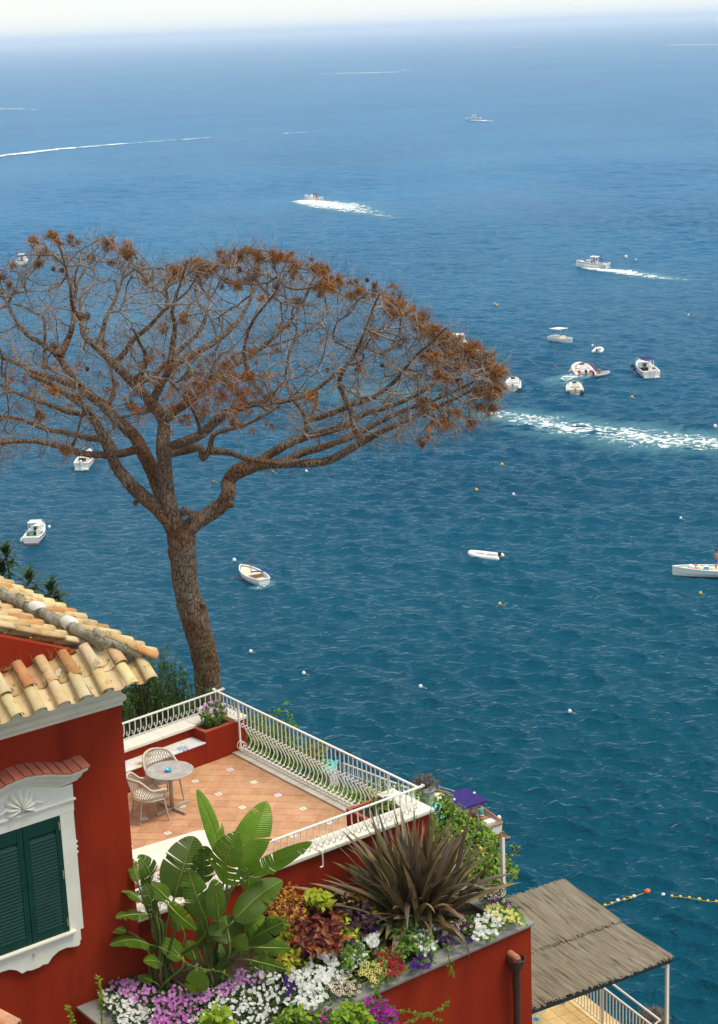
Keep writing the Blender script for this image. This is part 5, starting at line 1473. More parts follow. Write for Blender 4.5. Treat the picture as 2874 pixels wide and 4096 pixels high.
mb.build("grass_blades", G_LIME, wt, kind="stuff"); ml.build("dry_stems", mat("dry_stem", (.30, .20, .11), (.42, .30, .18), rough=.9), wt, kind="stuff")
p = at_y(233, 2690, 20.62); mb = MB()
mb.add([p + Vector((-.05, 0, -.03)), p + Vector((0, -.02, -.04)), p + Vector((.03, 0, .06)), p + Vector((-.01, .02, .03)), p + Vector((.05, -.01, .02))], [(0, 1, 3), (1, 4, 2), (1, 2, 3)])
tag(mb.build("plastic_scrap", P_WHITE), "scrap of white plastic lying on the roof tiles", "litter")

# ================================================================== THE DEAD UMBRELLA PINE
BARK = bpy.data.materials.new("pine_bark")
def bark_mat(m, c_dark, c_mid, c_lite, amt):
    m.use_nodes = True; N = m.node_tree.nodes; L = m.node_tree.links; B = N["Principled BSDF"]
    B.inputs["Roughness"].default_value = .95; B.inputs["Specular IOR Level"].default_value = .08
    geo = N.new("ShaderNodeNewGeometry")
    mp = N.new("ShaderNodeMapping"); mp.inputs["Scale"].default_value = (1, 1, .30); L.new(geo.outputs["Position"], mp.inputs["Vector"])
    nz = N.new("ShaderNodeTexNoise"); nz.inputs["Scale"].default_value = 5; nz.inputs["Detail"].default_value = 4; L.new(mp.outputs[0], nz.inputs["Vector"])
    ad = N.new("ShaderNodeVectorMath"); ad.operation = 'MULTIPLY_ADD'; ad.inputs[1].default_value = (.10, .10, .10); L.new(nz.outputs["Color"], ad.inputs[0]); L.new(mp.outputs[0], ad.inputs[2])
    vo = N.new("ShaderNodeTexVoronoi"); vo.feature = 'DISTANCE_TO_EDGE'; vo.inputs["Scale"].default_value = 19; L.new(ad.outputs[0], vo.inputs["Vector"])
    v2 = N.new("ShaderNodeTexVoronoi"); v2.inputs["Scale"].default_value = 19; L.new(ad.outputs[0], v2.inputs["Vector"])
    cr = N.new("ShaderNodeMapRange"); cr.inputs[1].default_value = .0; cr.inputs[2].default_value = .09; L.new(vo.outputs["Distance"], cr.inputs[0])
    big = N.new("ShaderNodeTexNoise"); big.inputs["Scale"].default_value = 1.3; big.inputs["Detail"].default_value = 5; L.new(geo.outputs["Position"], big.inputs["Vector"])
    bm = N.new("ShaderNodeMapRange"); bm.inputs[1].default_value = .40; bm.inputs[2].default_value = .60; L.new(big.outputs["Fac"], bm.inputs[0])
    m1 = N.new("ShaderNodeMixRGB"); m1.inputs[1].default_value = c_mid; m1.inputs[2].default_value = c_lite; L.new(bm.outputs[0], m1.inputs[0])
    ml = N.new("ShaderNodeMixRGB"); ml.blend_type = 'MULTIPLY'; ml.inputs[0].default_value = .55; L.new(m1.outputs[0], ml.inputs[1])
    rb = N.new("ShaderNodeMapRange"); rb.inputs[3].default_value = .72; rb.inputs[4].default_value = 1.15; sp = N.new("ShaderNodeSeparateColor"); L.new(v2.outputs["Color"], sp.inputs[0]); L.new(sp.outputs[0], rb.inputs[0])
    cb = N.new("ShaderNodeCombineColor"); [L.new(rb.outputs[0], cb.inputs[i]) for i in range(3)]; L.new(cb.outputs[0], ml.inputs[2])
    m2 = N.new("ShaderNodeMixRGB"); m2.inputs[1].default_value = c_dark; L.new(cr.outputs[0], m2.inputs[0]); L.new(ml.outputs[0], m2.inputs[2])
    L.new(m2.outputs[0], B.inputs["Base Color"])
    n3 = N.new("ShaderNodeTexNoise"); n3.inputs["Scale"].default_value = 40; n3.inputs["Detail"].default_value = 5; L.new(mp.outputs[0], n3.inputs["Vector"])
    hh = N.new("ShaderNodeMath"); hh.operation = 'MULTIPLY_ADD'; hh.inputs[1].default_value = .25; L.new(n3.outputs["Fac"], hh.inputs[0]); L.new(cr.outputs[0], hh.inputs[2])
    bp = N.new("ShaderNodeBump"); bp.inputs["Strength"].default_value = 1.0; bp.inputs["Distance"].default_value = amt; L.new(hh.outputs[0], bp.inputs["Height"]); L.new(bp.outputs[0], B.inputs["Normal"])
bark_mat(BARK, (.085, .050, .032, 1), (.22, .118, .062, 1), (.24, .18, .13, 1), .022)
TWIG = mat("dead_twig", (.19, .135, .10), (.33, .28, .235), rough=.95, spec=.05, scale=1.6, detail=5, lo=.4, hi=.6)
NEEDLE = [mat("needle_rust", (.32, .13, .034), (.40, .19, .055), rough=.9, spec=.08, scale=5), mat("needle_brown", (.20, .095, .036), (.28, .14, .055), rough=.9, spec=.08, scale=5), mat("needle_orange", (.27, .085, .022), (.34, .13, .035), rough=.9, spec=.08, scale=5)]
TB = at_y(836, 2800, 28.6); TD = depth(TB)
pine = thing("umbrella_pine", "tall dead umbrella pine with rust-brown needle tufts and bare spreading crown", "tree", (TB.x, TB.y, -.3))
def z7(x, y): return (x * .6207, 880 + y * .6207)
def z8(x, y): return (900 + x * .7449, 900 + y * .7449)
def zT(x, y): return (500 + x * .4788, 1750 + y * .4788)
PXM = FPX / (TD * 1.02)          # pixels per metre near the tree
# limbs: points in the survey, radius in pixels (start, end), depth offset (start, end) in metres
trunk_px = [(838, 2850, 66), (836, 2790, 58), (832, 2730, 55), (826, 2660, 55), (812, 2590, 54), (797, 2540, 54), (779, 2468, 58), (762, 2415, 55), (748, 2370, 50), (738, 2300, 53), (732, 2230, 55), (728, 2170, 58), (726, 2140, 58), (724, 2110, 50)]
LIMBS = [
    ("T", [(1185, 2150), (1190, 2060), (1230, 1975), (1330, 1905), (1430, 1835), (1475, 1760), (1475, 1680), (1540, 1610), (1640, 1565)], 42, 30, 0, .5, z7),        # right limb
    ("T", [(1170, 2170), (1150, 2060), (1100, 1960), (1010, 1850), (900, 1760), (820, 1680), (750, 1590), (705, 1480), (650, 1360), (590, 1260), (530, 1190), (440, 1130), (340, 1060), (200, 1000)], 44, 10, 0, -1.2, z7),
    ("T", [(1175, 2160), (1160, 2060), (1100, 1920), (1050, 1780), (1000, 1640), (930, 1510), (870, 1400), (760, 1290), (650, 1180), (520, 1080), (430, 960), (380, 880), (280, 800), (180, 740), (100, 640), (40, 520), (-10, 420)], 48, 5, 0, 2.2, z7),
    ("T", [(1180, 2150), (1165, 2050), (1110, 1900), (1080, 1750), (1065, 1600), (1050, 1450), (1055, 1300), (1010, 1220), (950, 1150), (860, 1050), (750, 940), (690, 880), (600, 800), (540, 740), (520, 640), (470, 560), (455, 430), (420, 280), (380, 160)], 44, 4, 0, -1.5, z7),
    ("A", [(60, 1340), (200, 1290), (350, 1280), (550, 1265), (740, 1165), (900, 1080), (1060, 1010), (1200, 950), (1330, 880), (1420, 800)], 27, 5, .5, -.6, z8),
    ("A", [(150, 1300), (230, 1240), (330, 1180), (430, 1140), (640, 1080), (760, 1010), (900, 970), (1050, 900), (1180, 810), (1300, 750), (1400, 700)], 24, 4, .5, 1.8, z8),
    ("A", [(300, 1280), (400, 1230), (560, 1180), (700, 1130), (830, 1060), (1000, 980), (1150, 930), (1300, 860), (1450, 790)], 20, 4, .4, .3, z8),
    ("A", [(740, 1160), (690, 1080), (680, 1000), (640, 920), (615, 840), (650, 760), (700, 690), (740, 600), (770, 520), (800, 440), (830, 370)], 16, 3, -.2, -1.6, z8),
    ("A", [(430, 1140), (440, 1060), (410, 990), (360, 920), (330, 840), (340, 720), (380, 600), (385, 500)], 14, 4, .8, 2.4, z8),
    ("A", [(440, 1050), (560, 1015), (700, 960), (800, 925), (900, 850), (960, 780), (1030, 700), (1120, 620), (1190, 550)], 15, 4, .8, -2.2, z8),
    ("C", [(1060, 1500), (1100, 1470), (1200, 1430), (1310, 1370), (1400, 1290), (1480, 1240), (1620, 1190), (1750, 1175), (1900, 1150), (2050, 1080), (2200, 960), (2330, 840), (2420, 720)], 30, 5, 0, 2.2, z7),
    ("C", [(1080, 1510), (1180, 1490), (1290, 1470), (1310, 1535), (1350, 1480), (1375, 1390), (1440, 1360), (1560, 1330), (1700, 1260), (1800, 1200)], 20, 5, 0, -2.0, z7),
    ("C", [(1350, 1490), (1480, 1500), (1611, 1545), (1720, 1560), (1840, 1570), (2000, 1540)], 17, 6, -.2, -1.3, z7),
    ("C", [(1055, 1300), (1110, 1240), (1200, 1180), (1290, 1100), (1380, 1010), (1480, 950), (1620, 870), (1760, 760), (1880, 640), (1960, 520), (2010, 400)], 24, 4, 0, 1.5, z7),
    ("C", [(990, 1160), (1040, 1060), (1090, 960), (1115, 800), (1130, 680), (1110, 600), (1140, 480), (1180, 360), (1210, 260)], 20, 3, 0, -2.5, z7),
    ("C", [(1100, 940), (1250, 860), (1380, 790), (1480, 710), (1560, 620), (1620, 500), (1660, 380), (1640, 300)], 18, 4, -.4, 2.8, z7),
    ("C", [(890, 1050), (1000, 990), (1100, 900), (1180, 820), (1300, 700), (1340, 560), (1350, 450), (1380, 340)], 16, 3, .2, 2.6, z7),
    ("C", [(860, 1050), (930, 960), (935, 860), (900, 790), (860, 700)], 14, 5, .2, -1.8, z7),
    ("C", [(390, 880), (440, 770), (470, 680), (480, 560), (500, 420), (560, 300), (590, 220)], 17, 3, .9, 2.6, z7),
    ("C", [(740, 1500), (690, 1420), (560, 1400), (430, 1370), (300, 1350), (150, 1290), (-60, 1250), (-220, 1200)], 20, 5, -.2, 1.2, z7),
    ("C", [(900, 1470), (800, 1500), (680, 1515), (500, 1500), (350, 1450), (200, 1425), (0, 1430), (-200, 1400)], 21, 6, 0, -2.0, z7),
    ("C", [(600, 1270), (540, 1250), (430, 1230), (300, 1180), (150, 1130), (0, 1060), (-150, 980)], 17, 5, -.4, .2, z7),
    ("C", [(510, 1080), (380, 1030), (250, 990), (120, 930), (0, 880), (-120, 790), (-200, 680)], 16, 4, .6, 2.6, z7),
    ("C", [(730, 940), (800, 860), (870, 760), (960, 690), (1050, 590), (1110, 540), (1200, 470), (1260, 380)], 15, 3, .2, -2.4, z7),
    ("C", [(640, 830), (660, 740), (680, 640), (720, 560), (770, 440), (800, 330), (760, 220)], 14, 3, -.2, 1.8, z7),
    ("C", [(700, 1190), (740, 1100), (720, 980), (690, 880)], 13, 6, .8, 1.6, z7),
    ("C", [(520, 1490), (470, 1470), (490, 1400), (510, 1330), (540, 1200), (500, 1140)], 9, 3, -.8, -2.0, z7),
    ("C", [(1300, 1380), (1250, 1240), (1150, 1100), (1080, 1020)], 9, 3, .2, -2.6, z7),
    ("C", [(280, 960), (290, 800), (285, 650), (230, 600), (160, 560), (90, 540)], 9, 3, 1.2, 2.5, z7),
    ("C", [(1750, 1170), (1640, 1060), (1580, 900), (1590, 760), (1640, 640), (1750, 500), (1800, 420)], 14, 3, .8, -1.0, z7),
    ("C", [(1600, 1190), (1480, 1060), (1420, 980), (1540, 860), (1700, 820), (1900, 760), (2080, 640), (2140, 540)], 12, 3, .6, 3.0, z7),
]
nodes_p, nodes_d, nodes_ok = [], [], []
def limb_path(pts_, dep0, dep1, fn, n=7):
    m_ = len(pts_)
    P = []
    for i, (a, b_) in enumerate(pts_):
        t = i / (m_ - 1); px, py = fn(a, b_)
        P.append(at_d(px, py, TD + dep0 + (dep1 - dep0) * t ** 1.3 + (.12 * math.sin(i * 2.3) if 0 < i < m_ - 1 else 0)))
    return smooth_path(P, n)
tp_ = smooth_path([at_d(a, b_, TD) for a, b_, _ in trunk_px], 6)
tr_r = np.interp(np.linspace(0, len(trunk_px) - 1, len(tp_)), range(len(trunk_px)), [r / PXM for _, _, r in trunk_px])
def rough_tube(mb, path, radii, n, amp, seed):
    """tube with lumpy, plated surface"""
    rs = np.random.default_rng(seed); P = [Vector(p) for p in path]; m_ = len(P); vs_ = []; a = None
    wob = rs.normal(0, 1, (m_, n))
    for _ in range(2): wob = (wob + np.roll(wob, 1, 0) + np.roll(wob, 1, 1) * .5) / 2.2
    for i in range(m_):
        t = (P[min(i + 1, m_ - 1)] - P[max(i - 1, 0)]).normalized()
        a = (t.orthogonal() if a is None else a - t * a.dot(t)).normalized(); b_ = t.cross(a)
        for k in range(n):
            th = 2 * math.pi * k / n; r = radii[i] * (1 + amp * wob[i, k] + amp * .8 * math.sin(3 * th + i * .21 + seed))
            vs_.append(P[i] + (a * math.cos(th) + b_ * math.sin(th)) * r)
    fs = [(i * n + k, i * n + (k + 1) % n, (i + 1) * n + (k + 1) % n, (i + 1) * n + k) for i in range(m_ - 1) for k in range(n)]
    fs.append(tuple((m_ - 1) * n + k for k in range(n))); mb.add(vs_, fs)
mb = MB(); rough_tube(mb, smooth_path(tp_, 3), np.interp(np.linspace(0, 1, len(tp_) * 3 - 2), np.linspace(0, 1, len(tp_)), tr_r), 28, .035, 1)
# knots and cut stubs
for (a, b_, r, dr) in ((560, 640, 16, 1), (660, 1400, 12, 1), (470, 1340, 10, -1), (90, 545, 12, -1), (890, 560, 14, 1), (500, 620, 18, 1)):
    p = at_d(*zT(a, b_), TD - .18); mb.ball(p, r / PXM, 8, 6, (1, 1, 1.2))
mb.build("trunk", BARK, pine, smooth=True)
for i, (kind, pts_, r0, r1, d0, d1, fn) in enumerate(LIMBS):
    path = limb_path(pts_, d0, d1, fn); n_ = len(path)
    rad_ = [(r1 + (r0 - r1) * (1 - k / (n_ - 1)) ** 1.25) / PXM * .90 * (1.0 if kind != "T" else 1) for k in range(n_)]
    if kind == "T":
        for k in range(min(14, n_)): rad_[k] *= 1.10 - .007 * k
    mb = MB(); rough_tube(mb, path, rad_, 14 if r0 > 18 else 9, .06, 20 + i); mb.build("limb", BARK, pine, smooth=True)
    acc = 0
    for k in range(1, n_):
        acc += (path[k] - path[k - 1]).length
        if acc > .16 and k > n_ * (.22 if kind == "T" else .10):
            acc = 0; nodes_p.append(path[k]); nodes_d.append((path[k] - path[k - 1]).normalized()); nodes_ok.append(rad_[k])
# crown envelope in the survey (left part lies outside the frame)
TOPX = [-420, -250, -80, 0, 90, 170, 230, 330, 450, 540, 620, 720, 860, 1000, 1110, 1200, 1320, 1450, 1560, 1630, 1720, 1830, 1930, 2010]
TOPY = [1420, 1230, 1100, 1065, 1000, 930, 950, 960, 925, 990, 1060, 1040, 1010, 990, 1000, 1040, 1080, 1130, 1160, 1200, 1290, 1360, 1410, 1470]
BOTX = [-420, -250, 0, 200, 400, 560, 680, 820, 950, 1150, 1300, 1500, 1700, 1850, 1960, 2015]
BOTY = [1500, 1780, 1850, 1840, 1790, 1720, 1640, 1640, 1700, 1760, 1800, 1790, 1760, 1730, 1660, 1520]
rs = random.Random(42)
tips = []
def crown_tip(px=None, lo=0., hi=1., pw=1.5):
    x = rs.uniform(-400, 2000) if px is None else px
    yt, yb = np.interp(x, TOPX, TOPY), np.interp(x, BOTX, BOTY)
    f = lo + (hi - lo) * rs.random() ** pw
    y = yt + (yb - yt) * f
    Rz = 4.6 * math.sqrt(max(.05, 1 - ((x - 800) / 1260) ** 2))
    # top of the dome lies in the middle and back, the flanks towards the viewer hang lower
    dz = rs.uniform(-1, 1)
    if f < .25: dz = dz * .6 + .25
    return at_d(x, y, TD + dz * Rz * .8), f, x
for _ in range(1650): tips.append(crown_tip(pw=1.1))
for _ in range(520): tips.append(crown_tip(lo=0, hi=.16, pw=1.0))
for _ in range(70): tips.append(crown_tip(px=rs.uniform(1550, 2010), pw=1.0))
NP = np.array([list(p) for p in nodes_p]); ND = np.array([list(p) for p in nodes_d]); NR = list(nodes_ok); PAR = [-1] * len(NP); CNT = [0] * len(NP)
order = sorted(range(len(tips)), key=lambda i: float(np.min(np.linalg.norm(NP - np.array(tips[i][0]), axis=1))))
paths = []
NPl, NDl = NP.copy(), ND.copy()
for oi in order:
    tp, f, x = tips[oi]; T_ = np.array(tp)
    v = T_ - NPl; dist = np.linalg.norm(v, axis=1) + 1e-6
    cs_ = np.einsum('ij,ij->i', v, NDl) / dist
    cost = dist * (1 + .75 * (1 - cs_)) + .4 * (cs_ < -.1)
    k = int(np.argmin(cost)); d = float(dist[k])
    if d < .05: continue
    p0 = Vector(NPl[k]); d0 = Vector(NDl[k]); dirt = (Vector(tp) - p0).normalized()
    c1 = p0 + (d0 * .38 + dirt * .6).normalized() * d * .4 + rvec(rs) * .035 * d
    c2 = Vector(tp) - (dirt * .7 + Vector((0, 0, .32))).normalized() * d * .3 + rvec(rs) * .035 * d
    n_ = max(3, int(d / .15)); path = [p0 * (1 - t) ** 3 + c1 * 3 * t * (1 - t) ** 2 + c2 * 3 * t * t * (1 - t) + Vector(tp) * t ** 3 for t in np.linspace(0, 1, n_ + 1)]
    r_lim = NR[k] if k < len(NR) else .01
    base = len(NPl); idx = []
    NPl = np.vstack([NPl, np.array([list(p) for p in path[1:]])])
    NDl = np.vstack([NDl, np.array([list((path[i + 1] - path[i]).normalized()) for i in range(n_)])])
    for i in range(n_):
        PAR.append(k if i == 0 else base + i - 1); NR.append(.01); CNT.append(0); idx.append(base + i)
    paths.append((k, idx, f, x))
    j = idx[-1]
    while j >= 0:
        CNT[j] += 1; j = PAR[j]
br = MB(); tw = MB(); TIPN = []
for k, idx, f, x in paths:
    pl = [Vector(NPl[k])] + [Vector(NPl[i]) for i in idx]
    rr = [.0066 * max(1, CNT[i]) ** .44 for i in idx]; rr = [min(rr[0] * 1.05, NR[k] if k < len(nodes_ok) else 1)] + rr
    rr = [max(.0056, r * (1 - .25 * i / len(rr))) for i, r in enumerate(rr)]
    br.tube(pl, rr, 5, cap=False)
    TIPN.append((pl[-1], (pl[-1] - pl[-2]).normalized(), f, x))
br.build("branches", [mat("pine_branch", (.13, .088, .062), (.27, .225, .18), rough=.95, spec=.05, scale=1.1, detail=6, lo=.4, hi=.6, spots=(.08, .055, .04), sscale=4, sth=(.54, .68))], pine, smooth=True, kind="stuff")
def twig(p, d, L_, r, sag):
    P = [p]; cur = d.normalized()
    for i in range(3):
        cur = (cur + rvec(rs) * .22 + Vector((0, 0, sag))).normalized(); P.append(P[-1] + cur * L_ / 3)
    tw.tube(P, [r, r * .8, r * .6, r * .35], 3, cap=False); return P
for k, idx, f, x in paths:
    for i in idx[len(idx) // 3:]:
        nt = 2 if f > .12 else 1
        if x > 1500 and f > .3: nt = 2
        for _ in range(nt):
            p = Vector(NPl[i]); d = (Vector(NDl[i]) * .5 + rvec(rs).normalized()).normalized()
            sag = .12 if f < .35 else -.16
            P = twig(p, d, rs.uniform(.18, .48), .0052, sag)
            if rs.random() < .5: twig(P[2], (P[2] - P[1] + rvec(rs) * .25), rs.uniform(.12, .3), .0048, sag)
for k in range(len(nodes_p)):      # fine dead twigs hanging along the limbs
    if nodes_ok[k] > .12: continue
    for _ in range(2):
        twig(nodes_p[k], (rvec(rs).normalized() + Vector((0, 0, -.2))), rs.uniform(.25, .6), .0055, -.12)
tw.build("twigs", TWIG, pine, kind="stuff")
nb = MB()
def tuft(p, d, n, L_, mi, spread=.9):
    nb.mi = mi; d = d.normalized()
    for _ in range(n):
        v = (d * .8 + rvec(rs).normalized() * spread).normalized(); q = p + rvec(rs) * .05
        s_ = v.cross(rvec(rs)).normalized() * .0068; e = q + v * L_ * rs.uniform(.6, 1.2) - Vector((0, 0, .02))
        nb.add([q - s_, q + s_, e], [(0, 1, 2)])
for p, d, f, x in TIPN:
    right = max(0, min(1, (x - 1500) / 400))
    pr = (.26 if f < .10 else .12 if f < .2 else .035) + .20 * right
    if x < 800 and f < .2: pr *= .55
    if rs.random() < pr:
        mi = rs.choices((0, 1, 2), (.45, .45, .1))[0]
        for _ in range(rs.choice((2, 3, 3, 4, 5))):
            tuft(p + rvec(rs) * .11, d + Vector((0, 0, rs.choice((.6, .2, -.5)))), 44, .15, mi)
for _ in range(230):               # rusty drapes caught on the inner limbs
    x = rs.gauss(830, 190); y = rs.gauss(1540, 85)
    if not (520 < x < 1120 and 1390 < y < 1740): continue
    p = at_d(x, y, TD + rs.uniform(-1.6, 1.0)); tuft(p, Vector((rs.gauss(0, .5), rs.gauss(0, .5), -.8)), 22, .17, rs.choice((0, 2, 2)))
for _ in range(60):
    x = rs.uniform(20, 560); y = rs.uniform(1440, 1620); tuft(at_d(x, y, TD + rs.uniform(-1.4, 1.2)), Vector((0, 0, -.7)), 14, .15, rs.choice((0, 2)))
for _ in range(36):
    x = rs.uniform(1690, 2010); y = rs.uniform(np.interp(x, TOPX, TOPY), 1640); tuft(at_d(x, y, TD + rs.uniform(-1.3, 1.3)), Vector((.3, 0, -.2)) + rvec(rs) * .6, 30, .16, rs.choice((0, 1, 1)))
nb.mi = 0
nb.build("needle_tufts", NEEDLE, pine, kind="stuff")
CONE = mat("pine_cone", (.055, .032, .020), (.09, .055, .034), rough=.9, scale=40, bump=.8, bscale=60, bdist=.02)
for (x, y) in ((215, 1075), (250, 1080), (430, 975), (960, 1075), (1700, 1465), (690, 1470), (1310, 1480), (1530, 1460), (1470, 1120), (350, 1475)):
    p = at_d(x, y, TD - rs.uniform(.2, 1.4)); mb = MB(); mb.ball(p, .040, 9, 7, (1, 1, 1.25)); mb.build("pine_cone", CONE, pine, smooth=True)

# ================================================================== BOATS, BUOYS, WAKES
BW = mat("boat_white", (.78, .77, .72), (.83, .82, .78), rough=.35, spec=.45, scale=2)
BC = mat("boat_cream", (.66, .58, .40), (.72, .65, .48), rough=.6, scale=4)
BG = mat("boat_grey", (.36, .38, .40), rough=.6)
BK = mat("boat_black", (.015, .016, .018), rough=.45, spec=.4)
BR = mat("boat_red", (.42, .035, .03), rough=.5)
BN = mat("boat_navy", (.02, .025, .09), rough=.7)
BWD = mat("boat_wood", (.30, .13, .05), (.38, .19, .08), rough=.5, scale=12)
BDK = mat("teak_dark", (.14, .055, .035), (.19, .08, .05), rough=.6, scale=10)
PURP = mat("purple_canvas", (.034, .020, .135), (.046, .027, .17), rough=.85, spec=.1, scale=5)
GLASSB = mat("smoked_glass", (.03, .035, .04), rough=.1, spec=.6)
STEEL = mat("steel_tube", (.6, .6, .6), rough=.25, metal=.9)
TEAL = mat("teal_cloth", (.05, .38, .36), rough=.8)
SKIN = mat("skin", (.42, .22, .14), (.46, .25, .16), rough=.6, scale=5)
HAIR = mat("dark_hair", (.02, .013, .009), rough=.8)
def put(px, py, phi, name, label, z=SEA_Z, group=None, cat="boat"):
    p = at_z(px, py, z)
    return thing(name, label, cat, p, YAW - rad(phi), group)
def B(mb, name, m_, par, smooth=False, bevel=0., kind=None): return mb.build(name, m_, par, smooth=smooth, local=True, bevel=bevel, kind=kind)
def hull(mb, L_, W_, H_, tw=.85, sheer=.35, full=2.2, n=14, deck=.0, rise=.0, inset=.10):
    """lofted hull; returns gunwale points (port, starboard)"""
    rows = []
    for i in range(n + 1):
        t = i / n; x = -L_ / 2 + L_ * t
        w = (tw + (1 - tw) * math.sin(min(1, t / .4) * math.pi / 2)) if t < .4 else max(.0, 1 - ((t - .4) / .6) ** full)
        h = H_ * (1 + sheer * max(0, t - .35) ** 1.5 * 1.9) + rise * (t < .2) * (.2 - t)
        hw = W_ / 2 * w
        k = -.22 * (1 - max(0, (t - .7) / .3) ** 2)
        rows.append([(x, -hw, h), (x + .0, -hw * .93, h * .45), (x - .03 * t, -hw * .72, .02), (x - .1 * t, 0, k), (x - .03 * t, hw * .72, .02), (x, hw * .93, h * .45), (x, hw, h)])
    vs_ = [p for r in rows for p in r]; m_ = 7
    fs = [(i * m_ + k, i * m_ + k + 1, (i + 1) * m_ + k + 1, (i + 1) * m_ + k) for i in range(n) for k in range(m_ - 1)]
    fs.append(tuple(range(m_)))
    mb.add(vs_, fs)
    return rows
def deck_from(mb, rows, inset, dz, t0=0., t1=1.):
    n = len(rows) - 1; L_ = []
    for i, r in enumerate(rows):
        if i / n < t0 or i / n > t1: continue
        x, y, z = r[6]; yy = max(0, y - inset); L_.append(((x, -yy, z + dz), (x, yy, z + dz)))
    vs_ = [q for p in L_ for q in p]
    mb.add(vs_, [(2 * i, 2 * i + 1, 2 * i + 3, 2 * i + 2) for i in range(len(L_) - 1)])
def gunwale(mb, rows, r, dz=0.):
    P = [Vector(q[0]) + Vector((0, 0, dz)) for q in rows] + [Vector(q[6]) + Vector((0, 0, dz)) for q in rows[::-1]]
    mb.tube(P + [P[0]], r, 6, cap=False)
def outboard(par, x, y, z, m_=BK, s=1.):
    mb = MB(); mb.box(x - .28 * s, x + .10 * s, y - .15 * s, y + .15 * s, z + .10 * s, z + .52 * s); mb.box(x - .18 * s, x + .0, y - .07 * s, y + .07 * s, z - .45 * s, z + .12 * s)
    B(mb, "outboard_motor", m_, par, bevel=.05 * s)
def seat(par, x0, x1, y0, y1, z0, z1, m_=BC, name="seat"):
    mb = MB(); mb.box(x0, x1, y0, y1, z0, z1); B(mb, name, m_, par, bevel=.03)
def dinghy(px, py, phi, label, L_=3.2, W_=1.55, m_=BW, motor=BK, person_=None, seats=True):
    t_ = put(px, py, phi, "inflatable_dinghy", label, group="small inflatable dinghies")
    r = W_ * .14; hw = W_ / 2 - r
    path = [(-L_ / 2, -hw, .24), (-L_ * .1, -hw, .24), (L_ * .22, -hw * .92, .27), (L_ * .40, -hw * .5, .34), (L_ * .46, 0, .37), (L_ * .40, hw * .5, .34), (L_ * .22, hw * .92, .27), (-L_ * .1, hw, .24), (-L_ / 2, hw, .24)]
    sp = smooth_path(path, 5); mb = MB(); mb.tube(sp, [r * (.45 if i in (0, len(sp) - 1) else 1) for i in range(len(sp))], 12); B(mb, "inflated_tube", m_, t_, True)
    mb = MB(); mb.add([(-L_ * .40, -hw, .14), (-L_ * .40, hw, .14), (L_ * .2, hw * .9, .14), (L_ * .40, 0, .2), (L_ * .2, -hw * .9, .14)], [(0, 4, 3, 2, 1)]); B(mb, "floor", BG, t_)
    mb = MB(); mb.box(-L_ * .40, -L_ * .37, -hw, hw, .1, .46); B(mb, "transom", BW, t_)
    if seats: seat(t_, -.15, .12, -hw, hw, .33, .38, BC, "thwart")
    if motor: outboard(t_, -L_ * .42, 0, .35, motor, .75)
    return t_
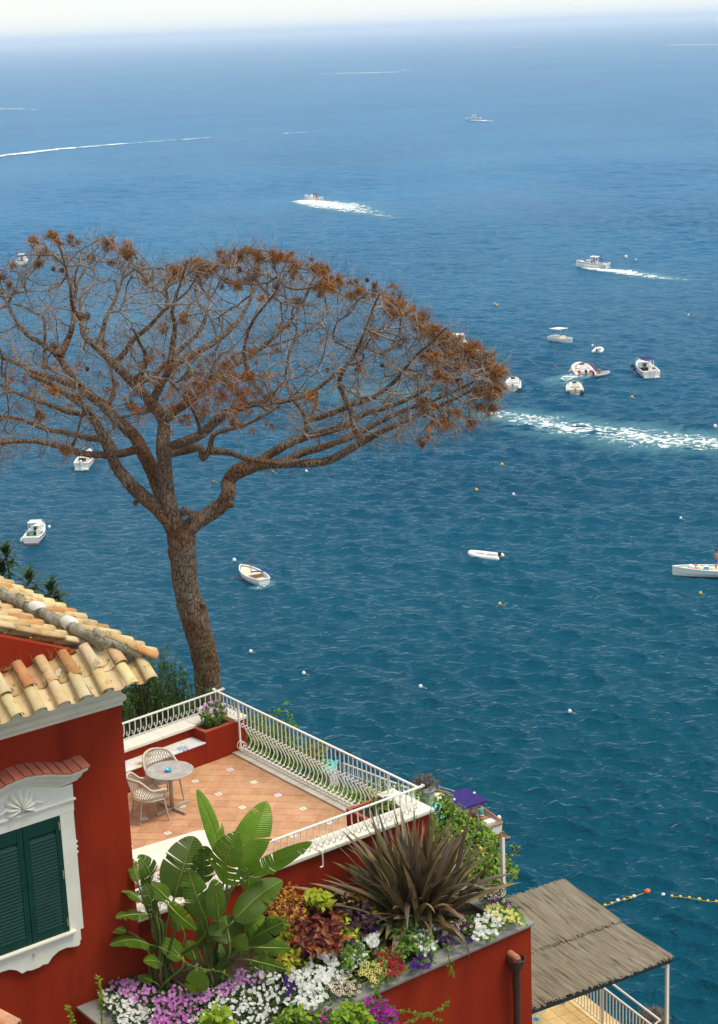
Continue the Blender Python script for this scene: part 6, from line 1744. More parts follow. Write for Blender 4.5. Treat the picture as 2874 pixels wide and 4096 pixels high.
def rib(px, py, phi, label, L_=6.0, W_=2.3, tubes=BW, arch=STEEL, motor=BK, archm=None, cones=None, n_motor=1, console=True, seatm=BC):
    t_ = put(px, py, phi, "rigid_inflatable_boat", label, group="moored motor boats")
    r = .25; hw = W_ / 2 - r
    path = [(-L_ * .52, -hw, .42), (-L_ * .2, -hw, .42), (L_ * .18, -hw * .95, .48), (L_ * .38, -hw * .55, .6), (L_ * .46, 0, .68), (L_ * .38, hw * .55, .6), (L_ * .18, hw * .95, .48), (-L_ * .2, hw, .42), (-L_ * .52, hw, .42)]
    sp = smooth_path(path, 5); ns = len(sp)
    mb = MB(); mb.tube(sp, [r * min(1, .35 + .3 * min(i, ns - 1 - i)) for i in range(ns)], 14); B(mb, "inflated_tube", tubes, t_, True)
    if cones:
        for s_ in (-1, 1):
            mb = MB(); mb.tube([(-L_ * .40, s_ * hw, .42), (-L_ * .50, s_ * hw, .42), (-L_ * .545, s_ * hw, .42)], [r * 1.03, r * 1.02, r * .5], 14); B(mb, "tube_cone", cones, t_, True)
    mb = MB(); hull(mb, L_ * .92, W_ * .62, .34, .95, .5); B(mb, "hull", BW, t_)
    mb = MB(); mb.add([(-L_ * .42, -hw, .36), (-L_ * .42, hw, .36), (L_ * .2, hw, .36), (L_ * .4, 0, .5), (L_ * .2, -hw, .36)], [(0, 4, 3, 2, 1)]); B(mb, "deck", BW, t_)
    seat(t_, -L_ * .40, -L_ * .28, -hw + .1, hw - .1, .40, .72, seatm)
    mb = MB(); mb.add([(L_ * .12, -hw * .8, .5), (L_ * .12, hw * .8, .5), (L_ * .36, hw * .2, .62), (L_ * .36, -hw * .2, .62)], [(0, 1, 2, 3)][::-1]); mb.prism([(L_ * .12, -hw * .8, .44), (L_ * .36, -hw * .2, .5), (L_ * .36, hw * .2, .5), (L_ * .12, hw * .8, .44)], (0, 0, .12)); B(mb, "bow_cushion", seatm, t_)
    if console:
        mb = MB(); mb.hexa([(-.35, -.38, .36), (.35, -.38, .36), (.35, .38, .36), (-.35, .38, .36)], [(-.28, -.32, 1.05), (.10, -.32, 1.12), (.10, .32, 1.12), (-.28, .32, 1.05)]); B(mb, "console", BW, t_, bevel=.04)
        mb = MB(); mb.hexa([(.06, -.32, 1.10), (.10, -.32, 1.10), (.10, .32, 1.10), (.06, .32, 1.10)], [(-.10, -.28, 1.45), (-.07, -.28, 1.45), (-.07, .28, 1.45), (-.10, .28, 1.45)]); B(mb, "windscreen", GLASSB, t_)
        seat(t_, -1.05, -.65, -.4, .4, .36, .95, seatm, "helm_seat")
    if arch is not None:
        am = archm or arch; xa = -L_ * .34
        mb = MB(); mb.tube(smooth_path([(xa, -hw - .02, .6), (xa - .12, -hw * .95, 1.5), (xa - .15, -hw * .55, 1.78), (xa - .15, hw * .55, 1.78), (xa - .12, hw * .95, 1.5), (xa, hw + .02, .6)], 4), .05, 8); B(mb, "roll_bar", am, t_, True)
    for k in range(n_motor): outboard(t_, -L_ * .47, (k - (n_motor - 1) / 2) * .5, .5, motor, 1.05)
    return t_
def cruiser(px, py, phi, label, L_=7.5, W_=2.5, cab=True, top=None, stripe=BN, motors=0, group="cabin motor boats", hard=True, z=SEA_Z, pitch=0., arch=None, rails=True, name="cabin_cruiser", H_=.95):
    t_ = put(px, py, phi, name, label, z, group)
    if pitch: t_.rotation_euler = (0, -rad(pitch), t_.rotation_euler[2])
    mb = MB(); rows = hull(mb, L_, W_, H_, .9, .35); B(mb, "hull", BW, t_)
    mb = MB(); P = [Vector(r[0]) * 1.0 + Vector((0, -.008, -.12)) for r in rows[:-1]]; Q = [Vector(r[6]) + Vector((0, .008, -.12)) for r in rows[:-1]]
    for S in (P, Q): mb.tube(S, .045, 6)
    B(mb, "stripe", stripe, t_)
    mb = MB(); deck_from(mb, rows, .05, -.03, .42, 1.); B(mb, "foredeck", BW, t_)
    mb = MB(); deck_from(mb, rows, .18, -.55, 0., .45); B(mb, "cockpit_floor", BC, t_)
    mb = MB()
    for S in (0, 6):
        for i in range(int(len(rows) * .45)):
            a, b_ = rows[i][S], rows[i + 1][S]; iy = .18 if S == 0 else -.18
            mb.add([a, b_, (b_[0], b_[1] + iy, b_[2]), (a[0], a[1] + iy, a[2]), (b_[0], b_[1] + iy, b_[2] - .55), (a[0], a[1] + iy, a[2] - .55)], [(0, 1, 2, 3), (3, 2, 4, 5)])
    B(mb, "coaming", BW, t_)
    seat(t_, -L_ * .47, -L_ * .38, -W_ * .36, W_ * .36, H_ - .5, H_ - .05, BC)
    mb = MB(); mb.box(-L_ * .545, -L_ * .49, -W_ * .40, W_ * .40, .12, .22); B(mb, "swim_platform", BDK if not motors else BW, t_)
    if cab:
        w = W_ * .36
        mb = MB(); mb.hexa([(-L_ * .02, -w, H_ - .1), (L_ * .30, -w * .62, H_), (L_ * .30, w * .62, H_), (-L_ * .02, w, H_ - .1)], [(L_ * .02, -w * .9, H_ + .55), (L_ * .17, -w * .55, H_ + .45), (L_ * .17, w * .55, H_ + .45), (L_ * .02, w * .9, H_ + .55)]); B(mb, "cabin", BW, t_, bevel=.05)
        mb = MB(); mb.hexa([(L_ * .05, -w * .95, H_ + .32), (L_ * .235, -w * .65, H_ + .22), (L_ * .235, w * .65, H_ + .22), (L_ * .05, w * .95, H_ + .32)], [(L_ * .045, -w * .94, H_ + .50), (L_ * .195, -w * .6, H_ + .42), (L_ * .195, w * .6, H_ + .42), (L_ * .045, w * .94, H_ + .50)]); B(mb, "window_band", GLASSB, t_)
        if hard:
            mb = MB()
            for s_ in (-1, 1):
                mb.tube([(-L_ * .16, s_ * w * .95, H_), (-L_ * .14, s_ * w * .9, H_ + 1.25)], .045, 6); mb.tube([(L_ * .04, s_ * w * .9, H_ + .5), (-L_ * .0, s_ * w * .85, H_ + 1.25)], .045, 6)
            B(mb, "pillar", BW, t_)
            mb = MB(); mb.prism([(-L_ * .20, -w * .95, H_ + 1.24), (L_ * .03, -w * .85, H_ + 1.24), (L_ * .03, w * .85, H_ + 1.24), (-L_ * .20, w * .95, H_ + 1.24)], (0, 0, .09)); B(mb, "hard_top", top or BW, t_, bevel=.03)
            mb = MB(); mb.hexa([(-L_ * .03, -w * .1, H_ - .5), (L_ * .0, -w * .1, H_ - .5), (L_ * .0, w * .35, H_ - .5), (-L_ * .03, w * .35, H_ - .5)], [(-L_ * .03, -w * .1, H_ + .5), (L_ * .0, -w * .1, H_ + .5), (L_ * .0, w * .35, H_ + .5), (-L_ * .03, w * .35, H_ + .5)]); B(mb, "cabin_door", GLASSB, t_)
        seat(t_, -L_ * .16, -L_ * .11, -w * .8, -w * .2, H_ - .5, H_ + .35, BW, "helm_seat")
    if rails:
        mb = MB()
        for s_, S in ((-1, 0), (1, 6)):
            P = [Vector(r[S]) + Vector((0, -s_ * .06, .38)) for r in rows[int(len(rows) * .55):-1]]; mb.tube(P, .022, 5)
            for p in P[::2]: mb.tube([p, p - Vector((0, 0, .38))], .018, 5)
        B(mb, "bow_rail", STEEL, t_)
    for k in range(motors): outboard(t_, -L_ * .53, (k - (motors - 1) / 2) * .62, .62, BW, 1.25)
    return t_
def fenders(t_, pts_, r=.16, m_=BW):
    for p in pts_:
        mb = MB(); mb.ball(p, r, 10, 7, (1, 1, 1.15)); B(mb, "fender", m_, t_, True)

# ---- people: one skinned body each, clothes as children
def person(label, par_pos, heading, pose="stand", shirt=None, shorts=BN, scale=1.0, hair=HAIR):
    J = dict(pel=(0, 0, .95), wst=(0, 0, 1.10), chs=(0, .02, 1.32), nck=(0, .02, 1.50), hd0=(0, .03, 1.58), hd1=(0, .04, 1.72))
    if pose == "stand":
        J.update(hl=(-.10, 0, .90), kl=(-.12, .03, .50), al=(-.13, 0, .08), fl=(-.14, .14, .04), hr=(.10, 0, .90), kr=(.12, .03, .50), ar=(.13, 0, .08), fr=(.14, .14, .04),
                 sl=(-.19, .02, 1.42), el=(-.30, -.04, 1.16), wl=(-.20, .12, 1.00), ml=(-.17, .18, .97), sr=(.19, .02, 1.42), er=(.28, .02, 1.14), wr=(.26, .14, .94), mr=(.25, .19, .88))
    else:
        dz = -.50
        for k in list(J): J[k] = (J[k][0], J[k][1] - .02, J[k][2] + dz)
        J.update(hl=(-.10, .02, .40), kl=(-.14, .42, .46), al=(-.14, .46, .08), fl=(-.14, .60, .04), hr=(.10, .02, .40), kr=(.14, .42, .46), ar=(.14, .46, .08), fr=(.14, .60, .04),
                 sl=(-.19, .0, .92), el=(-.27, .10, .68), wl=(-.16, .32, .66), ml=(-.14, .40, .64), sr=(.19, .0, .92), er=(.27, .10, .68), wr=(.16, .32, .66), mr=(.14, .40, .64))
    R_ = dict(pel=.135, wst=.12, chs=.145, nck=.055, hd0=.075, hd1=.088, hl=.085, kl=.058, al=.04, fl=.035, hr=.085, kr=.058, ar=.04, fr=.035, sl=.062, el=.042, wl=.03, ml=.032, sr=.062, er=.042, wr=.03, mr=.032)
    E_ = [("pel", "wst"), ("wst", "chs"), ("chs", "nck"), ("nck", "hd0"), ("hd0", "hd1"), ("pel", "hl"), ("hl", "kl"), ("kl", "al"), ("al", "fl"), ("pel", "hr"), ("hr", "kr"), ("kr", "ar"), ("ar", "fr"), ("chs", "sl"), ("sl", "el"), ("el", "wl"), ("wl", "ml"), ("chs", "sr"), ("sr", "er"), ("er", "wr"), ("wr", "mr")]
    ks = list(J); me = bpy.data.meshes.new("person")
    me.from_pydata([tuple(c * scale for c in J[k]) for k in ks], [(ks.index(a), ks.index(b_)) for a, b_ in E_], [])
    o = bpy.data.objects.new("person", me); col.objects.link(o)
    sk = o.modifiers.new("skin", 'SKIN')
    for i, k in enumerate(ks):
        sv = me.skin_vertices[0].data[i]; sv.radius = (R_[k] * scale, R_[k] * scale); sv.use_root = (k == "pel")
    ss = o.modifiers.new("sub", 'SUBSURF'); ss.levels = 2; ss.render_levels = 2
    me.materials.append(SKIN)
    o.location = par_pos; o.rotation_euler = (0, 0, heading)
    tag(o, label, "person")
    def cloth(name, keys, k, m_, grow=1.16):
        mb = MB()
        for chain in keys:
            P = [Vector(J[q]) * scale if isinstance(q, str) else Vector(q) * scale for q in chain]
            mb.tube(smooth_path(P, 3), [(R_[chain[0]] if isinstance(chain[0], str) else .1) * grow * scale] * (3 * (len(P) - 1) + 1), 10)
        c_ = mb.build(name, m_, None, smooth=True); c_.parent = o; return c_
    def mid(a, b_, t): return tuple(J[a][i] * (1 - t) + J[b_][i] * t for i in range(3))
    cloth("shorts", [["pel", "wst"][:1] + [mid("pel", "wst", .45)], ["hl", mid("hl", "kl", .6)], ["hr", mid("hr", "kr", .6)]], 0, shorts)
    if shirt: cloth("shirt", [["chs", mid("chs", "wst", 1.05)], ["sl", mid("sl", "el", .6)], ["sr", mid("sr", "er", .6)], ["chs", mid("chs", "nck", .45)]], 0, shirt)
    mb = MB(); hd = Vector(J["hd1"]) * scale; mb.ball(hd + Vector((0, -.02, .025)) * scale, .100 * scale, 12, 8, (1, 1.08, .95)); h_ = mb.build("hair", hair, None, smooth=True); h_.parent = o
    mb = MB(); f_ = hd + Vector((0, .085, -.02)) * scale; mb.ball(f_ + Vector((0, .012, -.02)) * scale, .016 * scale, 6, 5)
    n_ = mb.build("nose", SKIN, None, smooth=True); n_.parent = o
    mb = MB()
    for sx in (-1, 1): mb.ball(hd + Vector((sx * .032, .078, .0)) * scale, .011 * scale, 6, 4)
    e_ = mb.build("eyes", BK, None, smooth=True); e_.parent = o
    return o
def on_boat(t_, x, y, z):
    m4_ = Matrix.Translation(t_.location) @ Matrix.Rotation(t_.rotation_euler[2], 4, 'Z'); return m4_ @ Vector((x, y, z))

# ---- moored and moving boats
rib(2053, 1548, 6, "white inflatable boat with dark top bar, nearest the tip of the pine", 5.6, 2.3, archm=BG, motor=BG, seatm=BW)
rib(2299, 1566, 5, "white inflatable boat with black tube ends and beige seat", 5.8, 2.35, cones=BK, motor=BG, archm=BG)
t9 = rib(2330, 1490, -1, "white inflatable boat with red arch and red seats", 7.2, 3.0, archm=mat("boat_coral", (.62, .10, .06), rough=.5), motor=BK, seatm=BW)
seat(t9, -2.9, -2.35, -1.1, -.6, .42, .8, mat("boat_coral")); seat(t9, -2.9, -2.35, .6, 1.1, .42, .8, mat("boat_coral"))
fenders(t9, [(-.6, 1.75, .45)], .24, mat("orange_fender", (.62, .30, .06), rough=.5)); fenders(t9, [(-1.2, 2.05, .35)], .22, mat("blue_fender", (.05, .28, .60), rough=.5))
t11 = cruiser(2582, 1492, -3, "white motor boat with purple bimini and big outboards, rightmost of the moored cluster", 8.2, 2.7, cab=True, hard=True, top=PURP, motors=2, stripe=PURP)
fenders(t11, [(1.2, 1.55, .9)], .26, BN); fenders(t11, [(.2, 1.5, .6)], .2, BN)
t7 = put(2249, 1368, 146, "open_motor_boat", "white open boat with a raised white canopy, above the moored inflatables", group="moored motor boats")
mb = MB(); rows = hull(mb, 5.0, 2.0, .62, .85, .3); B(mb, "hull", BW, t7)
mb = MB(); deck_from(mb, rows, .15, -.22); B(mb, "deck", BW, t7); mb = MB(); gunwale(mb, rows, .06); B(mb, "gunwale", BW, t7)
seat(t7, -2.2, -1.4, -.75, .75, .4, .85, BW); seat(t7, -.4, .2, -.6, .6, .4, .95, BC, "console")
mb = MB(); mb.prism([(-1.9, -.95, 1.95), (.35, -.95, 2.05), (.35, .95, 2.05), (-1.9, .95, 1.95)], (0, 0, .07)); B(mb, "canopy", BW, t7)
for s_ in (-1, 1):
    for x, x2 in ((-1.1, -1.7), (-.7, .25)):
        mb = MB(); mb.tube([(x, s_ * .9, .6), (x2, s_ * .92, 1.98)], .022, 5); B(mb, "canopy_post", STEEL, t7)
fenders(t7, [(-2.6, 1.0, .25), (-.8, 1.15, .22)], .17)
dinghy(1908, 1413, -38, "white dinghy beside the boat at the tip of the pine", 3.4, 1.7)
dinghy(2394, 1408, 18, "small round white dinghy alone above the red-arched boat", 2.8, 1.6, motor=BK, seats=False)
d10 = dinghy(2404, 1503, 62, "small grey dinghy carrying a person in orange, beside the red-arched boat", 2.8, 1.45, m_=BG)
ORG = mat("orange_cloth", (.62, .17, .03), rough=.8)
person("person in an orange vest sitting in the small grey dinghy", on_boat(d10, -.25, 0, .02), d10.rotation_euler[2] - math.pi / 2, "sit", ORG, ORG)
dinghy(1942, 2232, -62, "white inflatable dinghy floating alone in the middle of the open water", 3.3, 1.6)
c5 = cruiser(1832, 1392, 0, "white cabin boat half hidden by the right tip of the pine", 8.0, 3.0, stripe=BDK)
cruiser(93, 1055, 0, "small white cabin boat above the left of the pine crown", 6.5, 2.5, stripe=BW, rails=False)
cruiser(347, 1858, 2, "white motor boat seen under the left limbs of the pine", 6.0, 2.0, stripe=BR, motors=1, hard=False)
t15 = cruiser(150, 2150, 3, "white and navy cabin boat with white fenders at the left, above the roof", 6.6, 2.35, stripe=BN)
fenders(t15, [(-2.8, 1.3, .45), (-2.2, 1.35, .5), (1.6, -1.25, .9)], .2)
t15.scale = (.80, .80, .80)
seat(t15, -1.3, -.7, .2, .7, .45, .95, TEAL, "teal_cushion")
# wooden rowing boat with mast
t16 = put(1012, 2318, -30, "wooden_boat", "white wooden boat with bare mast, right of the pine trunk", group="traditional wooden boats")
t16.scale = (.88, .88, .88)
mb = MB(); rows = hull(mb, 5.4, 2.05, .72, .62, .35, 2.6); B(mb, "hull", BW, t16)
mb = MB()
for i, r in enumerate(rows[:-1]): pass
rd = [[(p[0] * 1.01, p[1] * 1.03, p[2]) for p in r] for r in rows]
for side_ in ((1, 2), (4, 5)): mb.add([q for r in rd[:-1] for q in ((r[side_[0]][0], r[side_[0]][1] * .94, .13), (r[side_[0]][0], r[side_[0]][1] * .80, -.02))], [(2 * i, 2 * i + 1, 2 * i + 3, 2 * i + 2) for i in range(len(rd) - 2)])
B(mb, "red_bottom", BR, t16)
mb = MB(); mb.box(-3.05, -2.68, -.45, .45, -.05, .10); B(mb, "red_skeg", BR, t16)
mb = MB(); deck_from(mb, rows, .16, -.10, .40, .97); B(mb, "foredeck", BC, t16)
mb = MB(); deck_from(mb, rows, .16, -.40, .02, .42); B(mb, "cockpit_floor", BC, t16)
mb = MB(); gunwale(mb, rows, .075); B(mb, "gunwale", BW, t16)
mb = MB(); mb.box(-.62, -.54, -.78, .78, .32, .66); B(mb, "bulkhead", BWD, t16)
mb = MB(); mb.tube([(.25, 0, .6), (.30, 0, 2.75)], [.045, .03], 7); B(mb, "mast", BDK, t16)
mb = MB(); mb.tube([(-.3, .25, .95), (-1.9, -.75, 1.25)], .07, 8); B(mb, "furled_awning", mat("blue_canvas", (.03, .06, .33), rough=.8), t16)
mb = MB(); mb.tube([(-.5, .3, .6), (-.5, .3, 1.0)], .015, 5); mb.tube([(-1.8, -.7, .6), (-1.8, -.7, 1.25)], .015, 5); B(mb, "stanchion", STEEL, t16)
# work boat cut by the right edge
t18 = put(2850, 2300, -82, "fishing_boat", "long white open boat with a man aboard, cut by the right edge", group="traditional wooden boats")
mb = MB(); rows = hull(mb, 7.0, 1.9, .62, .8, .35); B(mb, "hull", BW, t18)
mb = MB(); deck_from(mb, rows, .12, -.08); B(mb, "deck", mat("deck_cream", (.70, .64, .42), (.75, .70, .50), rough=.7), t18)
mb = MB(); gunwale(mb, rows, .055); B(mb, "gunwale", BW, t18)
for k, (x, y) in enumerate(((1.75, .1), (1.45, -.2), (1.2, .2), (1.9, -.15))):
    mb = MB(); mb.ball((x, y, .78), .25, 9, 6, (1.1, .9, .75)); B(mb, "net_bundle", BW if k != 1 else mat("red_net", (.45, .12, .07), rough=.9), t18, True)
p = on_boat(t18, .55, .2, .56)
cb_ = thing("cool_box", "light blue cool box standing in the boat at the right edge", "cool box", p, t18.rotation_euler[2])
mb = MB(); mb.box(-.22, .22, -.16, .16, 0, .28); mb.build("body", mat("cool_blue", (.12, .40, .58), rough=.4), cb_, local=True, bevel=.02); mb = MB(); mb.box(-.23, .23, -.17, .17, .282, .34); mb.build("lid", BW, cb_, local=True, bevel=.02)
person("bare-chested man in blue shorts standing in the boat at the right edge", on_boat(t18, -.30, .0, .54), t18.rotation_euler[2] + 1.9, "stand", None, mat("blue_shorts", (.03, .08, .42), rough=.8), 1.0)
# classic gozzo with purple awning below the lemon tree
g = put(1848, 3284, -33, "motor_launch", "varnished white launch with purple awning, next to the lemon tree", group="traditional wooden boats")
g.scale = (.82, .82, .82)
mb = MB(); rows = hull(mb, 7.6, 2.7, .95, .72, .30, 2.5); B(mb, "hull", BW, g)
mb = MB(); deck_from(mb, rows, .22, -.02, .55, .985); B(mb, "foredeck", BC, g)
mb = MB(); deck_from(mb, rows, .25, -.50, .02, .58); B(mb, "cockpit_floor", BWD, g)
mb = MB(); gunwale(mb, rows, .10, .03); B(mb, "cap_rail", BWD, g)
mb = MB(); mb.prism([(.2, -.95, .85), (1.5, -.75, .95), (1.5, .75, .95), (.2, .95, .85)], (0, 0, .35)); B(mb, "cabin", BW, g, bevel=.06)
for s_ in (-1, 1): seat(g, -2.6, -.4, s_ * .62 - .3, s_ * .62 + .3, .5, .85, BWD, "side_bench")
seat(g, -3.2, -2.6, -.8, .8, .5, .98, BW, "stern_cushion")
mb = MB(); mb.hexa([(-1.75, -1.12, 2.02), (.75, -1.12, 2.12), (.75, 1.12, 2.12), (-1.75, 1.12, 2.02)], [(-1.75, -1.12, 2.06), (.75, -1.12, 2.16), (.75, 1.12, 2.16), (-1.75, 1.12, 2.06)])
mb.hexa([(-1.82, -1.12, 1.90), (-1.75, -1.12, 1.90), (-1.75, 1.12, 1.90), (-1.82, 1.12, 1.90)], [(-1.82, -1.12, 2.055), (-1.75, -1.12, 2.055), (-1.75, 1.12, 2.055), (-1.82, 1.12, 2.055)]); B(mb, "awning", PURP, g)
mb = MB(); mb.hexa([(.74, -1.10, 2.10), (1.5, -1.0, 1.75), (1.5, 1.0, 1.75), (.74, 1.10, 2.10)], [(.74, -1.10, 2.15), (1.5, -1.0, 1.80), (1.5, 1.0, 1.80), (.74, 1.10, 2.15)]); B(mb, "awning_front", PURP, g)
mb = MB(); [mb.tube([(x, s_ * 1.08, .95), (x, s_ * 1.08, 2.05)], .022, 5) for s_ in (-1, 1) for x in (-1.7, .7)]; B(mb, "awning_post", STEEL, g)
for s_ in (-1, 1):
    mb = MB(); mb.ball((-.4, s_ * .95, 2.18), .11, 9, 6); B(mb, "lamp", BW, g, True)
    mb = MB(); P = [Vector(rows[i][0 if s_ < 0 else 6]) + Vector((0, -s_ * .05, .40)) for i in range(9, 14)]; mb.tube(smooth_path(P, 3), .028, 6)
    for q_ in P[::2]: mb.tube([q_, q_ - Vector((0, 0, .36))], .02, 5)
    B(mb, "bow_rail", STEEL, g)
mb = MB(); mb.box(-4.75, -3.85, -.95, .95, .12, .20); B(mb, "swim_platform", BDK, g)
mb = MB(); mb.tube([(-4.75, -.97, .17), (-4.75, .97, .17), (-3.9, .97, .17)], .03, 6); B(mb, "platform_edge", STEEL, g)
fenders(g, [(-2.9, -1.35, .95)], .17)
person("person in a teal top sitting under the purple awning of the launch", on_boat(g, -1.4, -.45, .33), g.rotation_euler[2] - 1.57, "sit", TEAL, BW)
person("person in white at the helm of the launch, under the purple awning", on_boat(g, -.9, .41, .33), g.rotation_euler[2] - 1.57, "sit", BW, BN)
# speeding boats
c4 = cruiser(2367, 1070, -64, "white motor cruiser speeding left with a short wake, upper right", 6.6, 2.5, pitch=3, motors=1, name="motor_cruiser", group="boats under way", stripe=BK)
c2_ = cruiser(1252, 800, -56, "white motor boat speeding left with a broad wake, upper middle", 6.0, 2.4, pitch=5, name="motor_cruiser", group="boats under way", hard=False, motors=1, stripe=BK)
for k, (x, y) in enumerate(((-.7, .4), (-1.0, -.5), (-1.7, .2), (-1.5, -.3))):
    person("passenger %s of the boat speeding in the upper middle" % ("at the helm", "behind the helm", "at the stern seat, left", "at the stern seat, right")[k], on_boat(c2_, x, y, .55), c2_.rotation_euler[2] - 1.57, "stand" if k < 2 else "sit", (BN, BDK, BR, TEAL)[k], BN)
for k, (x, y) in enumerate(((-.7, .3), (-1.9, -.4))):
    person("passenger %s of the cruiser speeding in the upper right" % ("at the helm", "at the stern")[k], on_boat(c4, x, y, .5), c4.rotation_euler[2] - 1.57, "stand", (BDK, BN)[k], BN)
cruiser(1893, 478, -72, "small white boat far out with a short wake, upper right of centre", 8.5, 3.0, name="motor_cruiser", group="boats under way", rails=False)
cruiser(2063, 190, -85, "tiny white boat near the horizon, left of a second one", 14, 4, name="motor_cruiser", group="boats under way", rails=False)
cruiser(2162, 195, 60, "tiny white boat near the horizon, right of a similar one", 13, 4, name="motor_cruiser", group="boats under way", rails=False)
cruiser(2662, 180, -88, "dark speedboat far out near the horizon, trailing a wake to the right edge", 16, 4, name="motor_cruiser", group="boats under way", stripe=BK, rails=False)
cruiser(1618, 286, 84, "speedboat far out trailing a long wake to the left", 12, 3.5, name="motor_cruiser", group="boats under way", stripe=BK, rails=False)

# ---- wakes
def foam_mat(name, cover, teal, scale):
    m = bpy.data.materials.new(name); m.use_nodes = True; N = m.node_tree.nodes; L = m.node_tree.links
    B_ = N["Principled BSDF"]; B_.inputs["Roughness"].default_value = .8; B_.inputs["Specular IOR Level"].default_value = .1
    at_ = N.new("ShaderNodeAttribute"); at_.attribute_name = "edge"
    geo = N.new("ShaderNodeNewGeometry")
    n1 = N.new("ShaderNodeTexNoise"); n1.inputs["Scale"].default_value = scale; n1.inputs["Detail"].default_value = 9; n1.inputs["Roughness"].default_value = .68; n1.inputs["Distortion"].default_value = 1.2; L.new(geo.outputs["Position"], n1.inputs["Vector"])
    def mth(op, a, b_):
        x = N.new("ShaderNodeMath"); x.operation = op; x.use_clamp = True
        for i, q in ((0, a), (1, b_)):
            if isinstance(q, (int, float)): x.inputs[i].default_value = q
            else: L.new(q, x.inputs[i])
        return x.outputs[0]
    thr = mth('SUBTRACT', 1.0, mth('MULTIPLY', at_.outputs["Fac"], cover))
    fo = N.new("ShaderNodeMapRange"); L.new(n1.outputs["Fac"], fo.inputs[0]); L.new(mth('MULTIPLY', thr, .80), fo.inputs[1]); L.new(mth('ADD', mth('MULTIPLY', thr, .80), .10), fo.inputs[2])
    mx = N.new("ShaderNodeMixRGB"); mx.inputs[1].default_value = (.16, .40, .46, 1); mx.inputs[2].default_value = (.80, .83, .82, 1); L.new(fo.outputs[0], mx.inputs[0]); L.new(mx.outputs[0], B_.inputs["Base Color"])
    al = mth('MAXIMUM', fo.outputs[0], mth('MULTIPLY', at_.outputs["Fac"], teal))
    L.new(al, B_.inputs["Alpha"])
    return m
def wake(label, pts_, widths, strength, m_, name="boat_wake", seg=10, lanes=9):
    """foam sheet lying on the water along a course"""
    P = smooth_path([at_z(a, b_, SEA_Z + .16) for a, b_ in pts_], seg); n = len(P)
    vs_, ed = [], []; rs = random.Random(len(label))
    for i, p in enumerate(P):
        t = i / (n - 1); tg = (P[min(i + 1, n - 1)] - P[max(i - 1, 0)]); tg.z = 0; tg.normalize(); sd_ = Vector((-tg.y, tg.x, 0))
        w = np.interp(t, np.linspace(0, 1, len(widths)), widths) * rs.uniform(.85, 1.15); s_ = np.interp(t, np.linspace(0, 1, len(strength)), strength)
        for k in range(lanes):
            u = -1 + 2 * k / (lanes - 1); vs_.append(p + sd_ * w * u * .5 + Vector((0, 0, .01 * (1 - abs(u))))); ed.append(float(s_) * max(0., 1 - abs(u) ** 1.6) * (1 if 0 < i < n - 1 else .3))
    fs = [(i * lanes + k, i * lanes + k + 1, (i + 1) * lanes + k + 1, (i + 1) * lanes + k) for i in range(n - 1) for k in range(lanes - 1)]
    mb = MB(); mb.add(vs_, fs); o = mb.build(name, m_)
    a = o.data.attributes.new("edge", 'FLOAT', 'POINT'); a.data.foreach_set("value", ed)
    return tag(o, label, "wake", kind="stuff")
FO_N = foam_mat("foam_near", .47, .46, .8); FO_M = foam_mat("foam_mid", .52, .40, .6); FO_F = foam_mat("foam_far", .60, .45, .10)
wake("broad streak of white foam from the pine tip to the right edge", [(1830, 1690), (1960, 1655), (2100, 1675), (2260, 1710), (2430, 1725), (2600, 1755), (2760, 1765), (2930, 1775)], [4, 9, 13, 15, 15, 18, 16, 14], [.35, .8, .95, 1, .95, 1, 1, .9], FO_N)
wake("faint foam seen through the pine branches", [(1280, 1600), (1450, 1570), (1650, 1590), (1850, 1660)], [10, 14, 12, 8], [.3, .65, .6, .4], FO_N)
wake("wake behind the cruiser in the upper right", [(2330, 1068), (2400, 1078), (2480, 1085), (2560, 1098), (2660, 1112), (2770, 1122)], [3, 6, 9, 9, 8, 5], [1.0, 1.15, 1.1, .95, .8, .5], FO_M)
wake("broad white wake behind the boat in the upper middle", [(1205, 800), (1250, 808), (1320, 818), (1400, 835), (1500, 856), (1600, 875)], [8, 18, 26, 24, 18, 12], [1.2, 1.25, 1.1, .95, .7, .45], FO_M)
wake("short wake behind the small boat far out", [(1880, 480), (1920, 481), (1960, 484), (2000, 486)], [6, 9, 8, 5], [1.1, 1.1, .9, .6], FO_M)
wake("long pale wake line at the far left", [(-60, 630), (200, 600), (420, 580), (700, 560), (1000, 540), (1500, 515)], [14, 16, 14, 12, 10, 8], [1.0, 1.0, .88, .78, .7, .5], FO_F)
wake("short pale wake line at the left edge, higher up", [(-60, 434), (80, 436), (200, 441)], [16, 18, 10], [.9, .8, .4], FO_F)
wake("long thin wake behind the speedboat far out", [(1622, 286), (1500, 290), (1300, 294), (1130, 300)], [14, 24, 20, 14], [1.2, 1.1, .8, .5], FO_F)
wake("thin wake near the horizon reaching the right edge", [(2668, 180), (2750, 179), (2860, 177), (2930, 175)], [20, 34, 30, 30], [1.2, 1.2, 1.1, 1.0], FO_F)
wake("thin wake behind the tiny boats near the horizon", [(2060, 190), (2120, 189), (2230, 186)], [24, 24, 16], [1.1, .7, .4], FO_F)
wake("churned foam left of the red-arched boat", [(2225, 1502), (2262, 1507), (2300, 1508), (2350, 1515)], [6, 14, 14, 6], [.4, .95, .95, .5], FO_N, name="foam_patch")
wake("thin foam round the stern of the wooden boat with mast", [(1000, 2350), (1035, 2352), (1075, 2335), (1100, 2325)], [.8, 1.6, 1.8, .8], [.5, .8, .8, .3], FO_N, name="foam_patch")

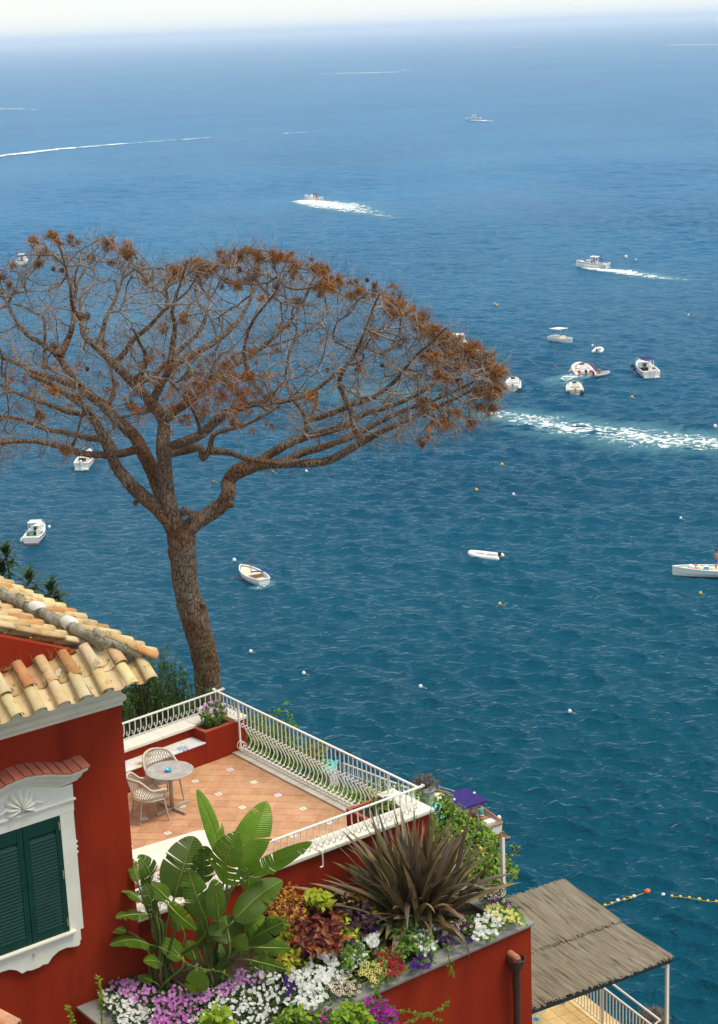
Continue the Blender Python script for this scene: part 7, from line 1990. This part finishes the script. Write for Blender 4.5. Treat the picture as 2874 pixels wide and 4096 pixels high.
# ---- buoys
YB = mat("buoy_yellow", (.68, .46, .03), rough=.5); OB = mat("buoy_orange", (.62, .13, .04), rough=.5); WB = mat("buoy_white", (.78, .77, .73), rough=.5); PB = mat("buoy_red", (.55, .04, .04), rough=.5); BB = mat("buoy_blue", (.02, .04, .2), rough=.5)
def buoy(px, py, r, m_, label, cap=None):
    r *= .74
    p = at_z(px, py, SEA_Z + r * .35 + .10); t_ = thing("mooring_buoy", label, "buoy", (p.x, p.y, SEA_Z))
    mb = MB(); mb.ball(p, r, 12, 8, (1, 1, 1.08)); mb.build("float", m_, t_, smooth=True)
    mb = MB(); mb.tube([p + Vector((0, 0, r)), p + Vector((0, 0, r * 1.25))], r * .22, 6); mb.build("cap", cap or m_, t_)
    mb = MB(); mb.tube([p + Vector((r * .5, 0, -r * .2)), Vector((p.x + r * 1.6, p.y - r * .5, SEA_Z + .02)), Vector((p.x + r * 3, p.y - r * 1.6, SEA_Z - .1))], .02, 4); mb.build("rope", BG, t_)
for px, py, r, m_, lb in ((2505, 1027, .42, WB, "white buoy right of the speeding cruiser, upper right"), (2545, 1038, .22, WB, "tiny white buoy below right of another white buoy, upper right"),
    (1979, 1215, .28, YB, "yellow buoy of a pair above the pine tip, left one"), (1988, 1220, .26, YB, "yellow buoy of a pair above the pine tip, right one"), (2371, 1382, .24, WB, "white buoy above the small round dinghy"),
    (2222, 1468, .20, PB, "red float left of the red-arched boat"), (2529, 1588, .24, YB, "yellow buoy below the motor boat with purple bimini"), (2009, 1857, .22, YB, "yellow buoy below the broad foam streak"),
    (1907, 1959, .22, YB, "yellow buoy right of the pine's lower crown, left of a white one"), (2055, 1977, .20, WB, "small white buoy right of a yellow one, below the foam streak"), (938, 2240, .24, WB, "white buoy above the wooden boat with mast"),
    (2000, 2415, .19, YB, "yellow buoy below the lone white dinghy"), (2803, 2372, .19, YB, "yellow buoy below the boat at the right edge"), (1004, 2605, .19, WB, "white buoy right of the pine trunk base"),
    (1216, 2692, .19, WB, "white buoy above the back corner of the seaward railing"), (2280, 2845, .19, WB, "white buoy alone in the dark water on the right"), (2724, 2072, .18, WB, "small white buoy above the boat at the right edge"),
    (2755, 1260, .22, WB, "white buoy of a far pair near the right edge, left one"), (2775, 1264, .2, OB, "orange buoy of a far pair near the right edge, right one"), (1226, 1884, .2, WB, "white buoy just under the pine's right limbs"),
    (1092, 1886, .18, OB, "pinkish orange buoy just under the pine's right limbs"), (855, 1925, .17, OB, "small red buoy between the pine trunk and its right limb"), (2862, 1705, .3, WB, "white float in the foam streak at the right edge")):
    buoy(px, py, r, m_, lb)
buoy(1683, 2745, .2, WB, "white buoy with blue top above the seaward railing", BB)
# float line
fl_px = [(820, 545, 'y'), (862, 533, 'y'), (907, 520, 'y'), (947, 502, 'w'), (988, 495, 'y'), (1031, 484, 'y'), (1054, 475, 'w'), (1143, 446, 'o'), (1247, 464, 'w'), (1304, 472, 'y'), (1360, 476, 'y'), (1419, 483, 'y'), (1485, 494, 'Y'), (1541, 505, 'y'), (1597, 508, 'y'), (1650, 512, 'y')]
pts_ = [at_z(1900 + a * .6046, 3300 + b_ * .6046, SEA_Z + .17) for a, b_, _ in fl_px]
fl_ = thing("float_line", "line of yellow and white floats with one orange buoy, right of the reed roof", "float line", pts_[7])
mb = MB(); mb.tube(smooth_path(pts_, 5), .012, 4); mb.build("rope", YB, fl_)
for p, (_, _, k) in zip(pts_, fl_px):
    r = {'y': .085, 'Y': .105, 'w': .105, 'o': .17}[k]; mb = MB(); mb.ball(p + Vector((0, 0, r * .35)), r, 10, 7, (1.15, 1, .95)); mb.build("float", {'y': YB, 'Y': YB, 'w': WB, 'o': OB}[k], fl_, smooth=True)
